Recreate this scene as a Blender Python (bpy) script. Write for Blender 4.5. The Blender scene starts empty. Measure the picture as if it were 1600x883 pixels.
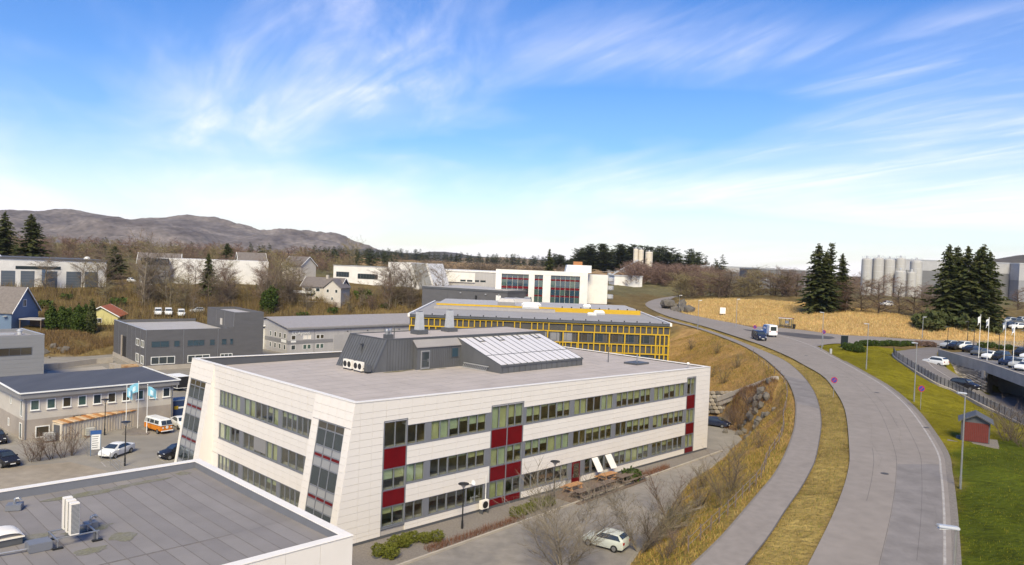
import bpy, bmesh, math, random
import numpy as np
from mathutils import Vector, Matrix
sc = bpy.context.scene
COL = sc.collection
R = math.radians
random.seed(7); rng = np.random.default_rng(11)
# ------------------------------------------------------------------ camera
CAM_H, FPX, ROLL, PITCH = 24.8, 1198.0, 0.0384, 0.0263
cam_d = bpy.data.cameras.new('camera'); cam = bpy.data.objects.new('camera', cam_d); COL.objects.link(cam)
cam_d.sensor_width = 36.0; cam_d.lens = 36.0*FPX/1600.0; cam_d.clip_start = 0.5; cam_d.clip_end = 40000
cam.matrix_world = Matrix.Translation((0, 0, CAM_H)) @ Matrix.Rotation(math.pi/2-PITCH, 4, 'X') @ Matrix.Rotation(ROLL, 4, 'Z')
sc.camera = cam
# ------------------------------------------------------------------ world, sun, exposure
SUN_EL, SUN_AZ = 43.0, 183.0          # azimuth measured clockwise from +Y (north): behind the camera
wd = bpy.data.worlds.new('World'); sc.world = wd; wd.use_nodes = True
nt = wd.node_tree; N = nt.nodes; L = nt.links
N.clear()
wout = N.new('ShaderNodeOutputWorld'); bg = N.new('ShaderNodeBackground'); bg.inputs['Strength'].default_value = 0.10
L.new(bg.outputs[0], wout.inputs[0])
sky = N.new('ShaderNodeTexSky'); sky.sky_type = 'NISHITA'; sky.sun_disc = False
sky.sun_elevation = R(SUN_EL); sky.sun_rotation = R(SUN_AZ); sky.altitude = 0; sky.air_density = 1.0; sky.dust_density = 0.6; sky.ozone_density = 3.0
def wn(t, **k):
    n = N.new(t)
    for a, b in k.items(): setattr(n, a, b)
    return n
def wmath(op, a, b=None, clamp=False):
    n = wn('ShaderNodeMath', operation=op); n.use_clamp = clamp
    for i, v in enumerate((a, b)):
        if v is None: continue
        if hasattr(v, 'links'): L.new(v, n.inputs[i])
        else: n.inputs[i].default_value = v
    return n.outputs[0]
def wramp(fac, stops):
    n = wn('ShaderNodeValToRGB'); L.new(fac, n.inputs[0]); e = n.color_ramp.elements
    while len(e) < len(stops): e.new(0.5)
    for el, (p, v) in zip(e, stops): el.position = p; el.color = (v, v, v, 1)
    return n.outputs[0]
tc = wn('ShaderNodeTexCoord'); sx = wn('ShaderNodeSeparateXYZ'); L.new(tc.outputs['Generated'], sx.inputs[0])
zc = wmath('MAXIMUM', sx.outputs[2], 0.0)
zd = wmath('ADD', zc, 0.10)
cx = wmath('DIVIDE', sx.outputs[0], zd); cy = wmath('DIVIDE', sx.outputs[1], zd)
cv = wn('ShaderNodeCombineXYZ'); L.new(cx, cv.inputs[0]); L.new(cy, cv.inputs[1])
def cloud(rot, scl, off, scale, detail, rough, dist):
    m0 = wn('ShaderNodeMapping'); m0.inputs['Rotation'].default_value = (0, 0, R(rot)); L.new(cv.outputs[0], m0.inputs[0])
    m = wn('ShaderNodeMapping'); m.inputs['Scale'].default_value = scl; m.inputs['Location'].default_value = off
    L.new(m0.outputs[0], m.inputs[0])
    n = wn('ShaderNodeTexNoise'); n.inputs['Scale'].default_value = scale; n.inputs['Detail'].default_value = detail
    n.inputs['Roughness'].default_value = rough; n.inputs['Distortion'].default_value = dist
    L.new(m.outputs[0], n.inputs[0]); return n.outputs[0]
streak = cloud(-24, (1.0, 0.30, 1), (3.1, 1.7, 0), 1.8, 9, 0.56, 1.3)
patch = cloud(-20, (0.9, 0.5, 1), (7.3, 2.9, 0), 0.62, 4, 0.5, 0.6)
fine = cloud(-30, (1.4, 0.28, 1), (1.3, 5.2, 0), 2.4, 8, 0.56, 1.8)
s1 = wramp(streak, [(0.42, 0), (0.70, 1)]); s2 = wramp(patch, [(0.40, 0), (0.66, 1)]); s3 = wramp(fine, [(0.35, 0.2), (0.70, 1)])
c1 = wmath('MULTIPLY', wmath('MULTIPLY', s1, s2), s3)
veil = wramp(sx.outputs[2], [(0.0, 0.95), (0.06, 0.74), (0.13, 0.42), (0.23, 0.20), (0.42, 0.02)])
c2 = wmath('MULTIPLY', veil, wmath('ADD', wmath('MULTIPLY', s2, 0.5), 0.6))
cl = wmath('SUBTRACT', 1.0, wmath('MULTIPLY', wmath('SUBTRACT', 1.0, wmath('MULTIPLY', c1, 0.86, True)), wmath('SUBTRACT', 1.0, c2, True)), True)
hs = wn('ShaderNodeHueSaturation'); hs.inputs['Hue'].default_value = 0.513; hs.inputs['Saturation'].default_value = 1.86; hs.inputs['Value'].default_value = 1.16; L.new(sky.outputs[0], hs.inputs['Color'])
mx = wn('ShaderNodeMix', data_type='RGBA'); L.new(cl, mx.inputs[0]); L.new(hs.outputs[0], mx.inputs[6]); mx.inputs[7].default_value = (9.5, 9.1, 9.6, 1)
L.new(mx.outputs[2], bg.inputs['Color'])
sd = bpy.data.lights.new('sun', 'SUN'); sd.energy = 3.6; sd.angle = R(24); sd.color = (1.0, 0.885, 0.58)
so = bpy.data.objects.new('sun', sd); COL.objects.link(so)
_a = R(SUN_AZ); _e = R(SUN_EL)
sdir = Vector((math.sin(_a)*math.cos(_e), math.cos(_a)*math.cos(_e), math.sin(_e)))
so.rotation_euler = sdir.to_track_quat('Z', 'Y').to_euler(); so.location = sdir*300
vs = sc.view_settings; vs.view_transform = 'Standard'; vs.look = 'None'; vs.gamma = 1.0; vs.use_curve_mapping = False; vs.exposure = 0.53
sc.cycles.max_bounces = 6; sc.cycles.diffuse_bounces = 3; sc.cycles.glossy_bounces = 3; sc.cycles.transparent_max_bounces = 8; sc.cycles.transmission_bounces = 3
sc.cycles.use_adaptive_sampling = True; sc.cycles.adaptive_threshold = 0.02
sc.cycles.use_denoising = True
# ------------------------------------------------------------------ survey helpers: a sight line from the camera station meets a height or the terrain
def ray(x, y):
    u = x-800; v = y-441.5; c, s = math.cos(ROLL), math.sin(ROLL)
    u2 = u*c+v*s; v2 = -u*s+v*c
    c, s = math.cos(PITCH), math.sin(PITCH)
    return (u2, FPX*c-v2*s, -FPX*s-v2*c)
def gz(x, y, z):
    d = ray(x, y); t = (z-CAM_H)/d[2]; return (d[0]*t, d[1]*t, z)
def gd(x, y, Y):
    d = ray(x, y); t = Y/d[1]; return (d[0]*t, Y, CAM_H+d[2]*t)
def lerp(a, b, t): return a+(b-a)*t
# ------------------------------------------------------------------ materials
MATS = {}
def mat(name, col, rough=0.7, var=0.0, scale=1.0, bump=0.0, bscale=None, metal=0.0, col2=None, coord='Object', spec=0.5, stretch=None, attr=None, detail=4, dist=0.0):
    """procedural material: base colour with noise variation (var) or a second colour (col2) and fine relief"""
    if name in MATS: return MATS[name]
    m = bpy.data.materials.new(name); m.use_nodes = True; MATS[name] = m
    t = m.node_tree; b = t.nodes['Principled BSDF']
    b.inputs['Roughness'].default_value = rough; b.inputs['Metallic'].default_value = metal; b.inputs['Specular IOR Level'].default_value = spec
    c = tuple(col)+(1,); b.inputs['Base Color'].default_value = c
    vec = None
    if var or col2 or bump:
        if coord == 'World':
            g = t.nodes.new('ShaderNodeNewGeometry'); vec = g.outputs['Position']
        else:
            g = t.nodes.new('ShaderNodeTexCoord'); vec = g.outputs['Object']
        if stretch:
            mp = t.nodes.new('ShaderNodeMapping'); mp.inputs['Scale'].default_value = stretch; t.links.new(vec, mp.inputs[0]); vec = mp.outputs[0]
    src = None
    if attr:
        at_ = t.nodes.new('ShaderNodeAttribute'); at_.attribute_name = attr; src = at_.outputs['Color']
        t.links.new(src, b.inputs['Base Color'])
    if var or col2:
        n = t.nodes.new('ShaderNodeTexNoise'); n.inputs['Scale'].default_value = scale; n.inputs['Detail'].default_value = detail; n.inputs['Roughness'].default_value = 0.62; n.inputs['Distortion'].default_value = dist
        t.links.new(vec, n.inputs[0])
        r = t.nodes.new('ShaderNodeValToRGB'); e = r.color_ramp.elements; e[0].position = 0.3; e[1].position = 0.7
        if col2 is not None:
            e[0].color = c; e[1].color = tuple(col2)+(1,)
        else:
            e[0].color = (1-var,)*3+(1,); e[1].color = (1+var,)*3+(1,)
        t.links.new(n.outputs[0], r.inputs[0]); out = r.outputs[0]
        if col2 is not None and var:
            n2 = t.nodes.new('ShaderNodeTexNoise'); n2.inputs['Scale'].default_value = scale*7; n2.inputs['Detail'].default_value = 3; t.links.new(vec, n2.inputs[0])
            r2 = t.nodes.new('ShaderNodeMapRange'); r2.inputs[1].default_value = 0.3; r2.inputs[2].default_value = 0.7; r2.inputs[3].default_value = 1-var; r2.inputs[4].default_value = 1+var; t.links.new(n2.outputs[0], r2.inputs[0])
            mm = t.nodes.new('ShaderNodeVectorMath'); mm.operation = 'SCALE'; t.links.new(out, mm.inputs[0]); t.links.new(r2.outputs[0], mm.inputs[3]); out = mm.outputs[0]
        if col2 is None:
            mm = t.nodes.new('ShaderNodeVectorMath'); mm.operation = 'MULTIPLY'
            if src is not None: t.links.new(src, mm.inputs[0])
            else: mm.inputs[0].default_value = col
            t.links.new(out, mm.inputs[1]); out = mm.outputs[0]
        t.links.new(out, b.inputs['Base Color'])
    if bump:
        n = t.nodes.new('ShaderNodeTexNoise'); n.inputs['Scale'].default_value = bscale or scale*4; n.inputs['Detail'].default_value = 5; t.links.new(vec, n.inputs[0])
        bp = t.nodes.new('ShaderNodeBump'); bp.inputs['Strength'].default_value = min(1, bump); bp.inputs['Distance'].default_value = 0.05 if bump <= 1 else 0.3
        t.links.new(n.outputs[0], bp.inputs['Height']); t.links.new(bp.outputs[0], b.inputs['Normal'])
    return m
def glass(name, tint=(0.75, 0.82, 0.80), op=0.0, dark=(0.03, 0.04, 0.04)):
    """window pane: clear sheet with a mirror coat (Fresnel); op mixes in an opaque tint"""
    if name in MATS: return MATS[name]
    m = bpy.data.materials.new(name); m.use_nodes = True; MATS[name] = m
    t = m.node_tree; t.nodes.clear()
    o = t.nodes.new('ShaderNodeOutputMaterial'); tr = t.nodes.new('ShaderNodeBsdfTransparent'); tr.inputs[0].default_value = tuple(tint)+(1,)
    gl = t.nodes.new('ShaderNodeBsdfGlossy'); gl.inputs['Roughness'].default_value = 0.03; gl.inputs[0].default_value = (0.9, 0.95, 0.97, 1)
    lw0 = t.nodes.new('ShaderNodeLayerWeight'); lw0.inputs[0].default_value = 0.5; lw = t.nodes.new('ShaderNodeMath'); lw.operation = 'POWER'; lw.inputs[1].default_value = 3.0; t.links.new(lw0.outputs['Facing'], lw.inputs[0])
    mr = t.nodes.new('ShaderNodeMath'); mr.operation = 'MULTIPLY_ADD'; mr.inputs[1].default_value = 0.8; mr.inputs[2].default_value = 0.09; mr.use_clamp = True; t.links.new(lw.outputs[0], mr.inputs[0])
    di = t.nodes.new('ShaderNodeBsdfDiffuse'); di.inputs[0].default_value = tuple(dark)+(1,)
    m1 = t.nodes.new('ShaderNodeMixShader'); m1.inputs[0].default_value = op; t.links.new(tr.outputs[0], m1.inputs[1]); t.links.new(di.outputs[0], m1.inputs[2])
    m2 = t.nodes.new('ShaderNodeMixShader'); t.links.new(mr.outputs[0], m2.inputs[0]); t.links.new(m1.outputs[0], m2.inputs[1]); t.links.new(gl.outputs[0], m2.inputs[2])
    t.links.new(m2.outputs[0], o.inputs[0]); return m
G_CLEAR = glass('glass_clear', tint=(0.92, 0.95, 0.92)); G_DARK = glass('glass_dark', op=1.0, dark=(0.035, 0.045, 0.05)); G_BROWN = glass('glass_brown', op=1.0, dark=(0.06, 0.05, 0.035))
G_GREEN = glass('glass_green', op=1.0, dark=(0.06, 0.10, 0.09)); G_BLUE = glass('glass_blue', op=1.0, dark=(0.03, 0.06, 0.085)); G_SKY = glass('glass_milky', op=1.0, dark=(0.86, 0.79, 0.71))
def alt(name, *a, **k): return mat(name, *a, **k)
M_WHITE = mat('white_cladding', (0.755, 0.70, 0.655), 0.45, var=0.035, scale=0.35, bump=0.05, bscale=3)
M_JOINT = mat('joint_grey', (0.42, 0.38, 0.35), 0.8)
M_WTRIM = mat('white_trim', (0.82, 0.765, 0.70), 0.4, var=0.04, scale=0.6)
M_DGREY = mat('dark_grey_metal', (0.085, 0.088, 0.098), 0.5, var=0.10, scale=0.5)
M_PIER = mat('grey_frame_metal', (0.17, 0.175, 0.20), 0.45, var=0.05, scale=1)
M_ZINC = mat('zinc_cladding', (0.105, 0.107, 0.115), 0.5, var=0.14, scale=0.7, stretch=(1, 1, .3))
M_RED = mat('red_panel', (0.125, 0.004, 0.008), 0.3, var=0.2, scale=0.8, spec=.25)
M_ROOF = mat('roof_felt', (0.30, 0.28, 0.275), spec=.15, rough=0.85, var=0.11, scale=0.22, bump=0.25, bscale=30, detail=7)
M_ROOF2 = mat('roof_felt_light', (0.445, 0.392, 0.362), spec=.15, rough=0.85, var=0.10, scale=0.3, bump=0.2, bscale=25, detail=7)
M_SEAM = mat('roof_seam', (0.178, 0.162, 0.157), spec=.15, rough=0.9, var=0.15, scale=2)
M_ROOM = mat('office_interior', (0.34, 0.25, 0.13), 0.9, col2=(0.12, 0.10, 0.07), scale=0.5)
M_BLIND = mat('roller_blind', (0.50, 0.485, 0.26), 0.8, var=0.12, scale=0.8)
M_BLIND2 = mat('roller_blind_sage', (0.46, 0.50, 0.33), 0.8, var=0.12, scale=0.8)
M_STEEL = mat('galvanised_steel', (0.42, 0.42, 0.43), 0.38, metal=0.75, var=0.08, scale=3)
M_ALU = mat('pale_aluminium', (0.55, 0.55, 0.56), 0.4, metal=0.4, var=0.06, scale=2)
M_BLACK = mat('black_plastic', (0.018, 0.018, 0.02), 0.5, var=0.2, scale=3)
M_CONC = mat('concrete', (0.40, 0.355, 0.305), spec=.15, rough=0.85, var=0.14, scale=0.5, bump=0.3, bscale=8, detail=8)
M_ASPH = mat('asphalt', (0.250, 0.219, 0.197), 0.9, var=0.08, scale=0.12, bump=0.4, bscale=14, coord='World', detail=10, col2=(0.278, 0.243, 0.219), dist=0.2, spec=.2)
M_ASPH2 = mat('asphalt_worn', (0.235, 0.215, 0.19), spec=.15, rough=0.88, col2=(0.31, 0.28, 0.24), var=0.09, scale=0.07, bump=0.35, bscale=10, coord='World', detail=8, dist=0.6)
M_ASPH3 = mat('asphalt_dark_patch', (0.105, 0.098, 0.10), spec=.15, rough=0.85, var=0.2, scale=0.35, bump=0.3, bscale=12, coord='World', detail=8)
M_PATH = mat('asphalt_path', (0.250, 0.219, 0.198), 0.9, var=0.08, scale=0.2, col2=(0.272, 0.238, 0.216), spec=.2, dist=.2, bump=0.3, bscale=16, coord='World', detail=9)
M_LINE = mat('road_paint', (0.46, 0.43, 0.40), 0.8, col2=(0.28, 0.255, 0.245), scale=1.6, spec=.2, coord='World')
M_GRAVEL = mat('gravel', (0.25, 0.222, 0.20), spec=.15, rough=0.95, col2=(0.17, 0.15, 0.135), var=0.22, scale=5.0, bump=0.9, bscale=9, coord='World', detail=6)
M_BARK = mat('bark', (0.115, 0.088, 0.066), spec=.15, rough=0.9, var=0.25, scale=1.5)
M_BARK2 = mat('bark_pale', (0.22, 0.185, 0.14), spec=.15, rough=0.9, var=0.3, scale=1.2)
M_TWIG = mat('twigs_brown', (0.19, 0.145, 0.11), spec=.15, rough=0.9, var=0.3, scale=0.4)
M_TWIGR = mat('twigs_reddish', (0.19, 0.125, 0.10), spec=.15, rough=0.9, var=0.3, scale=0.4)
M_TWIGY = mat('twigs_olive', (0.24, 0.195, 0.10), spec=.15, rough=0.9, var=0.3, scale=0.4)
M_NEEDLE = mat('conifer_needles', (0.030, 0.048, 0.018), spec=.1, rough=0.85, col2=(0.105, 0.105, 0.04), var=0.3, scale=0.5)
M_NEEDLE2 = mat('pine_needles', (0.045, 0.062, 0.030), spec=.1, rough=0.85, col2=(0.105, 0.11, 0.05), var=0.3, scale=0.4)
M_LEAF = mat('evergreen_leaves', (0.035, 0.060, 0.014), spec=.15, rough=0.75, col2=(0.075, 0.105, 0.022), var=0.3, scale=1.2)
M_LEAFY = mat('yellow_green_leaves', (0.10, 0.115, 0.018), spec=.15, rough=0.75, col2=(0.16, 0.16, 0.03), var=0.3, scale=1.2)
M_WOOD = mat('fresh_wood', (0.42, 0.22, 0.10), 0.7, var=0.18, scale=2, stretch=(1, 8, 8))
M_WOODD = mat('weathered_wood', (0.16, 0.115, 0.09), 0.8, var=0.25, scale=2, stretch=(1, 8, 8))
M_RUST = mat('rusty_metal', (0.30, 0.12, 0.035), 0.8, col2=(0.55, 0.42, 0.26), var=0.25, scale=1.3)
M_TYRE = mat('tyre_rubber', (0.014, 0.014, 0.014), 0.85)
M_RIM = mat('wheel_rim', (0.35, 0.35, 0.36), 0.35, metal=0.7)
M_LAMP = mat('headlight_lens', (0.75, 0.76, 0.78), 0.1)
M_TAIL = mat('tail_light_lens', (0.35, 0.01, 0.01), 0.15)
# ------------------------------------------------------------------ mesh builder
class MB:
    def __init__(s): s.v = []; s.f = []
    def quad(s, a, b, c, d):
        n = len(s.v); s.v += [tuple(a), tuple(b), tuple(c), tuple(d)]; s.f.append((n, n+1, n+2, n+3)); return s
    def hexa(s, b, t):
        """b, t: four bottom and four top corners, counter-clockwise seen from above"""
        n = len(s.v); s.v += [tuple(p) for p in b]+[tuple(p) for p in t]
        s.f += [(n+3, n+2, n+1, n), (n+4, n+5, n+6, n+7)]+[(n+i, n+(i+1) % 4, n+4+(i+1) % 4, n+4+i) for i in range(4)]; return s
    def box(s, x0, x1, y0, y1, z0, z1):
        return s.hexa([(x0, y0, z0), (x1, y0, z0), (x1, y1, z0), (x0, y1, z0)], [(x0, y0, z1), (x1, y0, z1), (x1, y1, z1), (x0, y1, z1)])
    def prism(s, poly, z0, z1, ztop=None):
        """poly CCW [(x,y)...]; z1 a number or a list per corner"""
        k = len(poly); n = len(s.v)
        zz = z1 if isinstance(z1, (list, tuple)) else [z1]*k
        zb = z0 if isinstance(z0, (list, tuple)) else [z0]*k
        s.v += [(p[0], p[1], b) for p, b in zip(poly, zb)]+[(p[0], p[1], z) for p, z in zip(poly, zz)]
        s.f += [tuple(range(n+k-1, n-1, -1)), tuple(range(n+k, n+2*k))]+[(n+i, n+(i+1) % k, n+k+(i+1) % k, n+k+i) for i in range(k)]; return s
    def sheet(s, poly, z):
        n = len(s.v); s.v += [(p[0], p[1], z) for p in poly]; s.f.append(tuple(range(n, n+len(poly)))); return s
    def extrude_y(s, poly, y0, y1):
        """poly in (x,z), CCW seen from -y"""
        k = len(poly); n = len(s.v)
        s.v += [(p[0], y0, p[1]) for p in poly]+[(p[0], y1, p[1]) for p in poly]
        s.f += [tuple(range(n, n+k)), tuple(range(n+2*k-1, n+k-1, -1))]+[(n+(i+1) % k, n+i, n+k+i, n+k+(i+1) % k) for i in range(k)]; return s
    def tube(s, a, b, r0, r1=None, n=6, cap=True):
        r1 = r0 if r1 is None else r1
        a = Vector(a); b = Vector(b); d = (b-a)
        if d.length < 1e-6: return s
        d.normalize(); u = d.orthogonal().normalized(); w = d.cross(u); k = len(s.v)
        for p, r in ((a, r0), (b, r1)):
            for i in range(n):
                q = p+(u*math.cos(2*math.pi*i/n)+w*math.sin(2*math.pi*i/n))*r; s.v.append(tuple(q))
        s.f += [(k+i, k+(i+1) % n, k+n+(i+1) % n, k+n+i) for i in range(n)]
        if cap: s.f += [tuple(range(k+n-1, k-1, -1)), tuple(range(k+n, k+2*n))]
        return s
    def bar(s, a, b, w, h=None):
        """rectangular bar from a to b, w wide (sideways), h high"""
        h = w if h is None else h
        a = Vector(a); b = Vector(b); d = (b-a).normalized()
        up = Vector((0, 0, 1)) if abs(d.z) < 0.95 else Vector((1, 0, 0))
        sd_ = d.cross(up).normalized()*(w/2); u = sd_.cross(d).normalized()*(h/2)
        return s.hexa([a-sd_-u, a+sd_-u, b+sd_-u, b-sd_-u][::1], [a-sd_+u, a+sd_+u, b+sd_+u, b-sd_+u][::1])
    def lathe(s, prof, c=(0, 0, 0), n=12):
        k = len(s.v); m = len(prof)
        for r, z in prof:
            for i in range(n): s.v.append((c[0]+r*math.cos(2*math.pi*i/n), c[1]+r*math.sin(2*math.pi*i/n), c[2]+z))
        for j in range(m-1):
            for i in range(n): s.f.append((k+j*n+i, k+j*n+(i+1) % n, k+(j+1)*n+(i+1) % n, k+(j+1)*n+i))
        s.f += [tuple(range(k+n-1, k-1, -1)), tuple(range(k+(m-1)*n, k+m*n))]; return s
    def mesh(s, name):
        m = bpy.data.meshes.new(name); m.from_pydata(s.v, [], s.f); m.update(); return m
    def build(s, name, m, parent=None, smooth=False, bevel=0.0, loc=None, rz=None, recalc=False):
        me = s.mesh(name)
        if recalc or bevel:
            bm = bmesh.new(); bm.from_mesh(me); bmesh.ops.recalc_face_normals(bm, faces=bm.faces)
            if bevel: bmesh.ops.bevel(bm, geom=bm.edges[:], offset=bevel, segments=2, affect='EDGES', clamp_overlap=True)
            bm.to_mesh(me); bm.free()
        return put(name, me, m, parent, smooth, loc, rz)
def put(name, me, m=None, parent=None, smooth=False, loc=None, rz=None):
    o = bpy.data.objects.new(name, me); COL.objects.link(o)
    if m is not None and not me.materials: me.materials.append(m)
    if smooth: me.polygons.foreach_set('use_smooth', [True]*len(me.polygons))
    if parent is not None: o.parent = parent
    if loc is not None: o.location = loc
    if rz is not None: o.rotation_euler[2] = rz
    return o
def npmesh(name, V, T, cols=None):
    """mesh from numpy arrays of vertices and triangles"""
    me = bpy.data.meshes.new(name); V = np.asarray(V, np.float32); T = np.asarray(T, np.int32)
    me.vertices.add(len(V)); me.vertices.foreach_set('co', V.ravel())
    k = T.shape[1]; me.loops.add(T.size); me.loops.foreach_set('vertex_index', T.ravel())
    me.polygons.add(len(T)); me.polygons.foreach_set('loop_start', np.arange(0, T.size, k, dtype=np.int32)); me.polygons.foreach_set('loop_total', np.full(len(T), k, np.int32))
    if cols is not None:
        a = me.color_attributes.new('tint', 'FLOAT_COLOR', 'POINT'); c4 = np.ones((len(V), 4), np.float32); c4[:, :3] = cols; a.data.foreach_set('color', c4.ravel())
    me.update(calc_edges=True); return me
def tag(o, label=None, cat=None, group=None, kind=None):
    if label: o['label'] = label
    if cat: o['category'] = cat
    if group: o['group'] = group
    if kind: o['kind'] = kind
    return o
def thing(name, label, cat, loc=(0, 0, 0), rz=0.0, group=None):
    o = bpy.data.objects.new(name, None); COL.objects.link(o); o.location = loc; o.rotation_euler[2] = rz; o.empty_display_size = 0.3
    return tag(o, label, cat, group)
def struct(o): o['kind'] = 'structure'; return o
def stuff(o, label=None, cat=None): o['kind'] = 'stuff'; return tag(o, label, cat)
def dup(root, loc, rz=None, label=None, group=None, scale=None):
    r = root.copy(); COL.objects.link(r); r.location = loc
    if rz is not None: r.rotation_euler[2] = rz
    if label: r['label'] = label
    if group: r['group'] = group
    if scale: r.scale = (scale,)*3 if not isinstance(scale, (tuple, list)) else scale
    for ch in root.children:
        c = ch.copy(); COL.objects.link(c); c.parent = r
        for g in ch.children:
            d = g.copy(); COL.objects.link(d); d.parent = c
    return r
# ------------------------------------------------------------------ terrain
def road_z(Y):
    return float(np.interp(Y, [20, 45, 59, 93, 122, 160, 195, 257, 320, 420], [4.6, 5.6, 6.4, 7.6, 8.7, 10.0, 10.7, 12.0, 12.6, 13.0]))
def on_road(x, y, off=0.0):
    z = 9.5
    for _ in range(40):
        p = gz(x, y, z); z = 0.5*z+0.5*(road_z(p[1])+off)
    return gz(x, y, z)
def smooth_line(pts, n=8):
    P = [Vector(p) for p in pts]; out = []
    for i in range(len(P)-1):
        a = P[max(0, i-1)]; b = P[i]; c = P[i+1]; d = P[min(len(P)-1, i+2)]
        for k in range(n):
            t = k/n; out.append(0.5*((2*b)+(c-a)*t+(2*a-5*b+4*c-d)*t*t+(3*b-a-3*c+d)*t*t*t))
    out.append(P[-1]); return out
# cross sections of the main road, near to far: left edge, right edge (sight lines)
ROADX = [((1262, 883), (1496, 883)), ((1303, 800), (1491, 800)), ((1324, 740), (1484, 740)), ((1327, 700), (1474, 700)), ((1320, 640), (1431, 640)), ((1303, 608), (1392, 606)),
         ((1285, 587), (1357, 585)), ((1256, 570), (1330, 570)), ((1232, 557), (1300, 554)), ((1197, 542), (1274, 540)), ((1160, 529), (1232, 526)),
         ((1101, 510), (1160, 508)), ((1075, 503), (1105, 497)), ((1040, 493), (1062, 488)), ((1012, 480), (1041, 478)), ((1010, 473), (1043, 472)), ((1026, 467), (1056, 464)), ((1050, 463), (1080, 460))]
RL = smooth_line([on_road(*a) for a, b in ROADX]); RR = smooth_line([on_road(*b) for a, b in ROADX])
_d = (RL[0]-RL[1]).normalized()
RL = [RL[0]+_d*30+Vector((-6, 0, 0)), RL[0]+_d*15+Vector((-1, 0, 0))]+RL; RR = [RR[0]+_d*30+Vector((-9, 0, 0)), RR[0]+_d*15+Vector((-2, 0, 0))]+RR
for l in (RL, RR):
    for p in l[:2]: p.z = road_z(p.y)
PATHX = [((1084, 883), (1165, 883)), ((1129, 839), (1200, 839)), ((1161, 802), (1228, 796)), ((1188, 770), (1251, 763)), ((1211, 742), (1266, 736)), ((1226, 715), (1274, 717)), ((1238, 685), (1281, 682)),
         ((1244, 660), (1283, 660)), ((1244, 626), (1280, 636)), ((1233, 597), (1270, 609)), ((1215, 577), (1250, 583)), ((1192, 558), (1225, 563)), ((1160, 540), (1190, 547)), ((1120, 524), (1142, 528)), ((1085, 512), (1100, 514)), ((1050, 503), (1060, 503)), ((1022, 494), (1030, 494))]
PL = smooth_line([on_road(*a, -0.2) for a, b in PATHX]); PR = smooth_line([on_road(*b, -0.2) for a, b in PATHX])
_d = (PL[0]-PL[1]).normalized()
PL = [PL[0]+_d*25]+PL; PR = [PR[0]+_d*25]+PR
for p in (PL[0], PR[0]): p.z = road_z(p.y)-0.2
SIDEX = [((1176, 510), (1240, 545)), ((1219, 512), (1275, 541)), ((1256, 516), (1300, 537)), ((1311, 523), (1330, 537)), ((1360, 525.5), (1362, 536.5)), ((1450, 531), (1452, 539)), ((1600, 533), (1600, 542)), ((1800, 536), (1800, 546))]
SL = smooth_line([on_road(*a) for a, b in SIDEX], 4); SR = smooth_line([on_road(*b) for a, b in SIDEX], 4)
RAMPX = [((1398, 549, 9.8), (1500, 536, 10.1)), ((1402, 558, 9.5), (1466, 548, 9.9)), ((1425, 574, 8.9), (1474, 570, 8.8)), ((1465, 598, 7.7), (1499, 588, 7.5)), ((1510, 619, 6.6), (1532, 610, 6.2)), ((1560, 643, 5.6), (1556, 619, 5.6)), ((1640, 682, 5.0), (1640, 622, 5.0)), ((1760, 745, 4.6), (1760, 640, 4.6))]
ML = smooth_line([gz(*a) for a, b in RAMPX], 5); MR = smooth_line([gz(*b) for a, b in RAMPX], 5)
# building frames
DX, DY = math.cos(R(45.09)), math.sin(R(45.09))
T0 = (-12.89, 64.69)
def bl(s, t, z=0.0):                       # main building frame (s along the long front, t along the short front)
    return (T0[0]+DX*s-DY*t, T0[1]+DY*s+DX*t, z)
LOT_EDGE = [gz(x, y, 0) for x, y in [(1118, 655), (1149, 674), (1160, 687), (1141, 703), (1129, 721), (1080, 750), (1050, 790), (1020, 830), (985, 883)]]
YARD = [(-200, 60), (-60, 20), (-10, 15), (2, 30), (5, 46)]+[(p[0], p[1]) for p in LOT_EDGE[::-1]]+[(33, 127), (31, 134), (30, 184), (-19, 184), (-20, 200), (-38, 236), (-70, 212), (-86, 190), (-92, 176), (-97, 170), (-112, 165), (-200, 160)]
CT = []                                    # terrain control points (X, Y, Z)
def c3(*p): CT.append(tuple(p))
for x, y in [(-220, 60), (-220, 120), (-150, 100), (-120, 60), (-90, 100), (-60, 60), (-30, 30), (-10, 15), (0, 35), (3, 46), (-30, 80), (-60, 130), (-100, 150), (-60, 165), (-30, 170), (-72, 203), (-40, 228), (10, 90), (20, 110), (-130, 158), (-220, 160), (-97, 168), (-115, 164), (0, 135), (28, 135), (30, 150)]: c3(x, y, 0.0)
for p in LOT_EDGE: c3(*p)
for l, n in ((PL, 6), (PR, 8), (RL, 8), (RR, 8), (SL, 3), (SR, 3), (ML, 4)):
    for p in l[::n]: c3(p.x, p.y, p.z)
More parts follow.
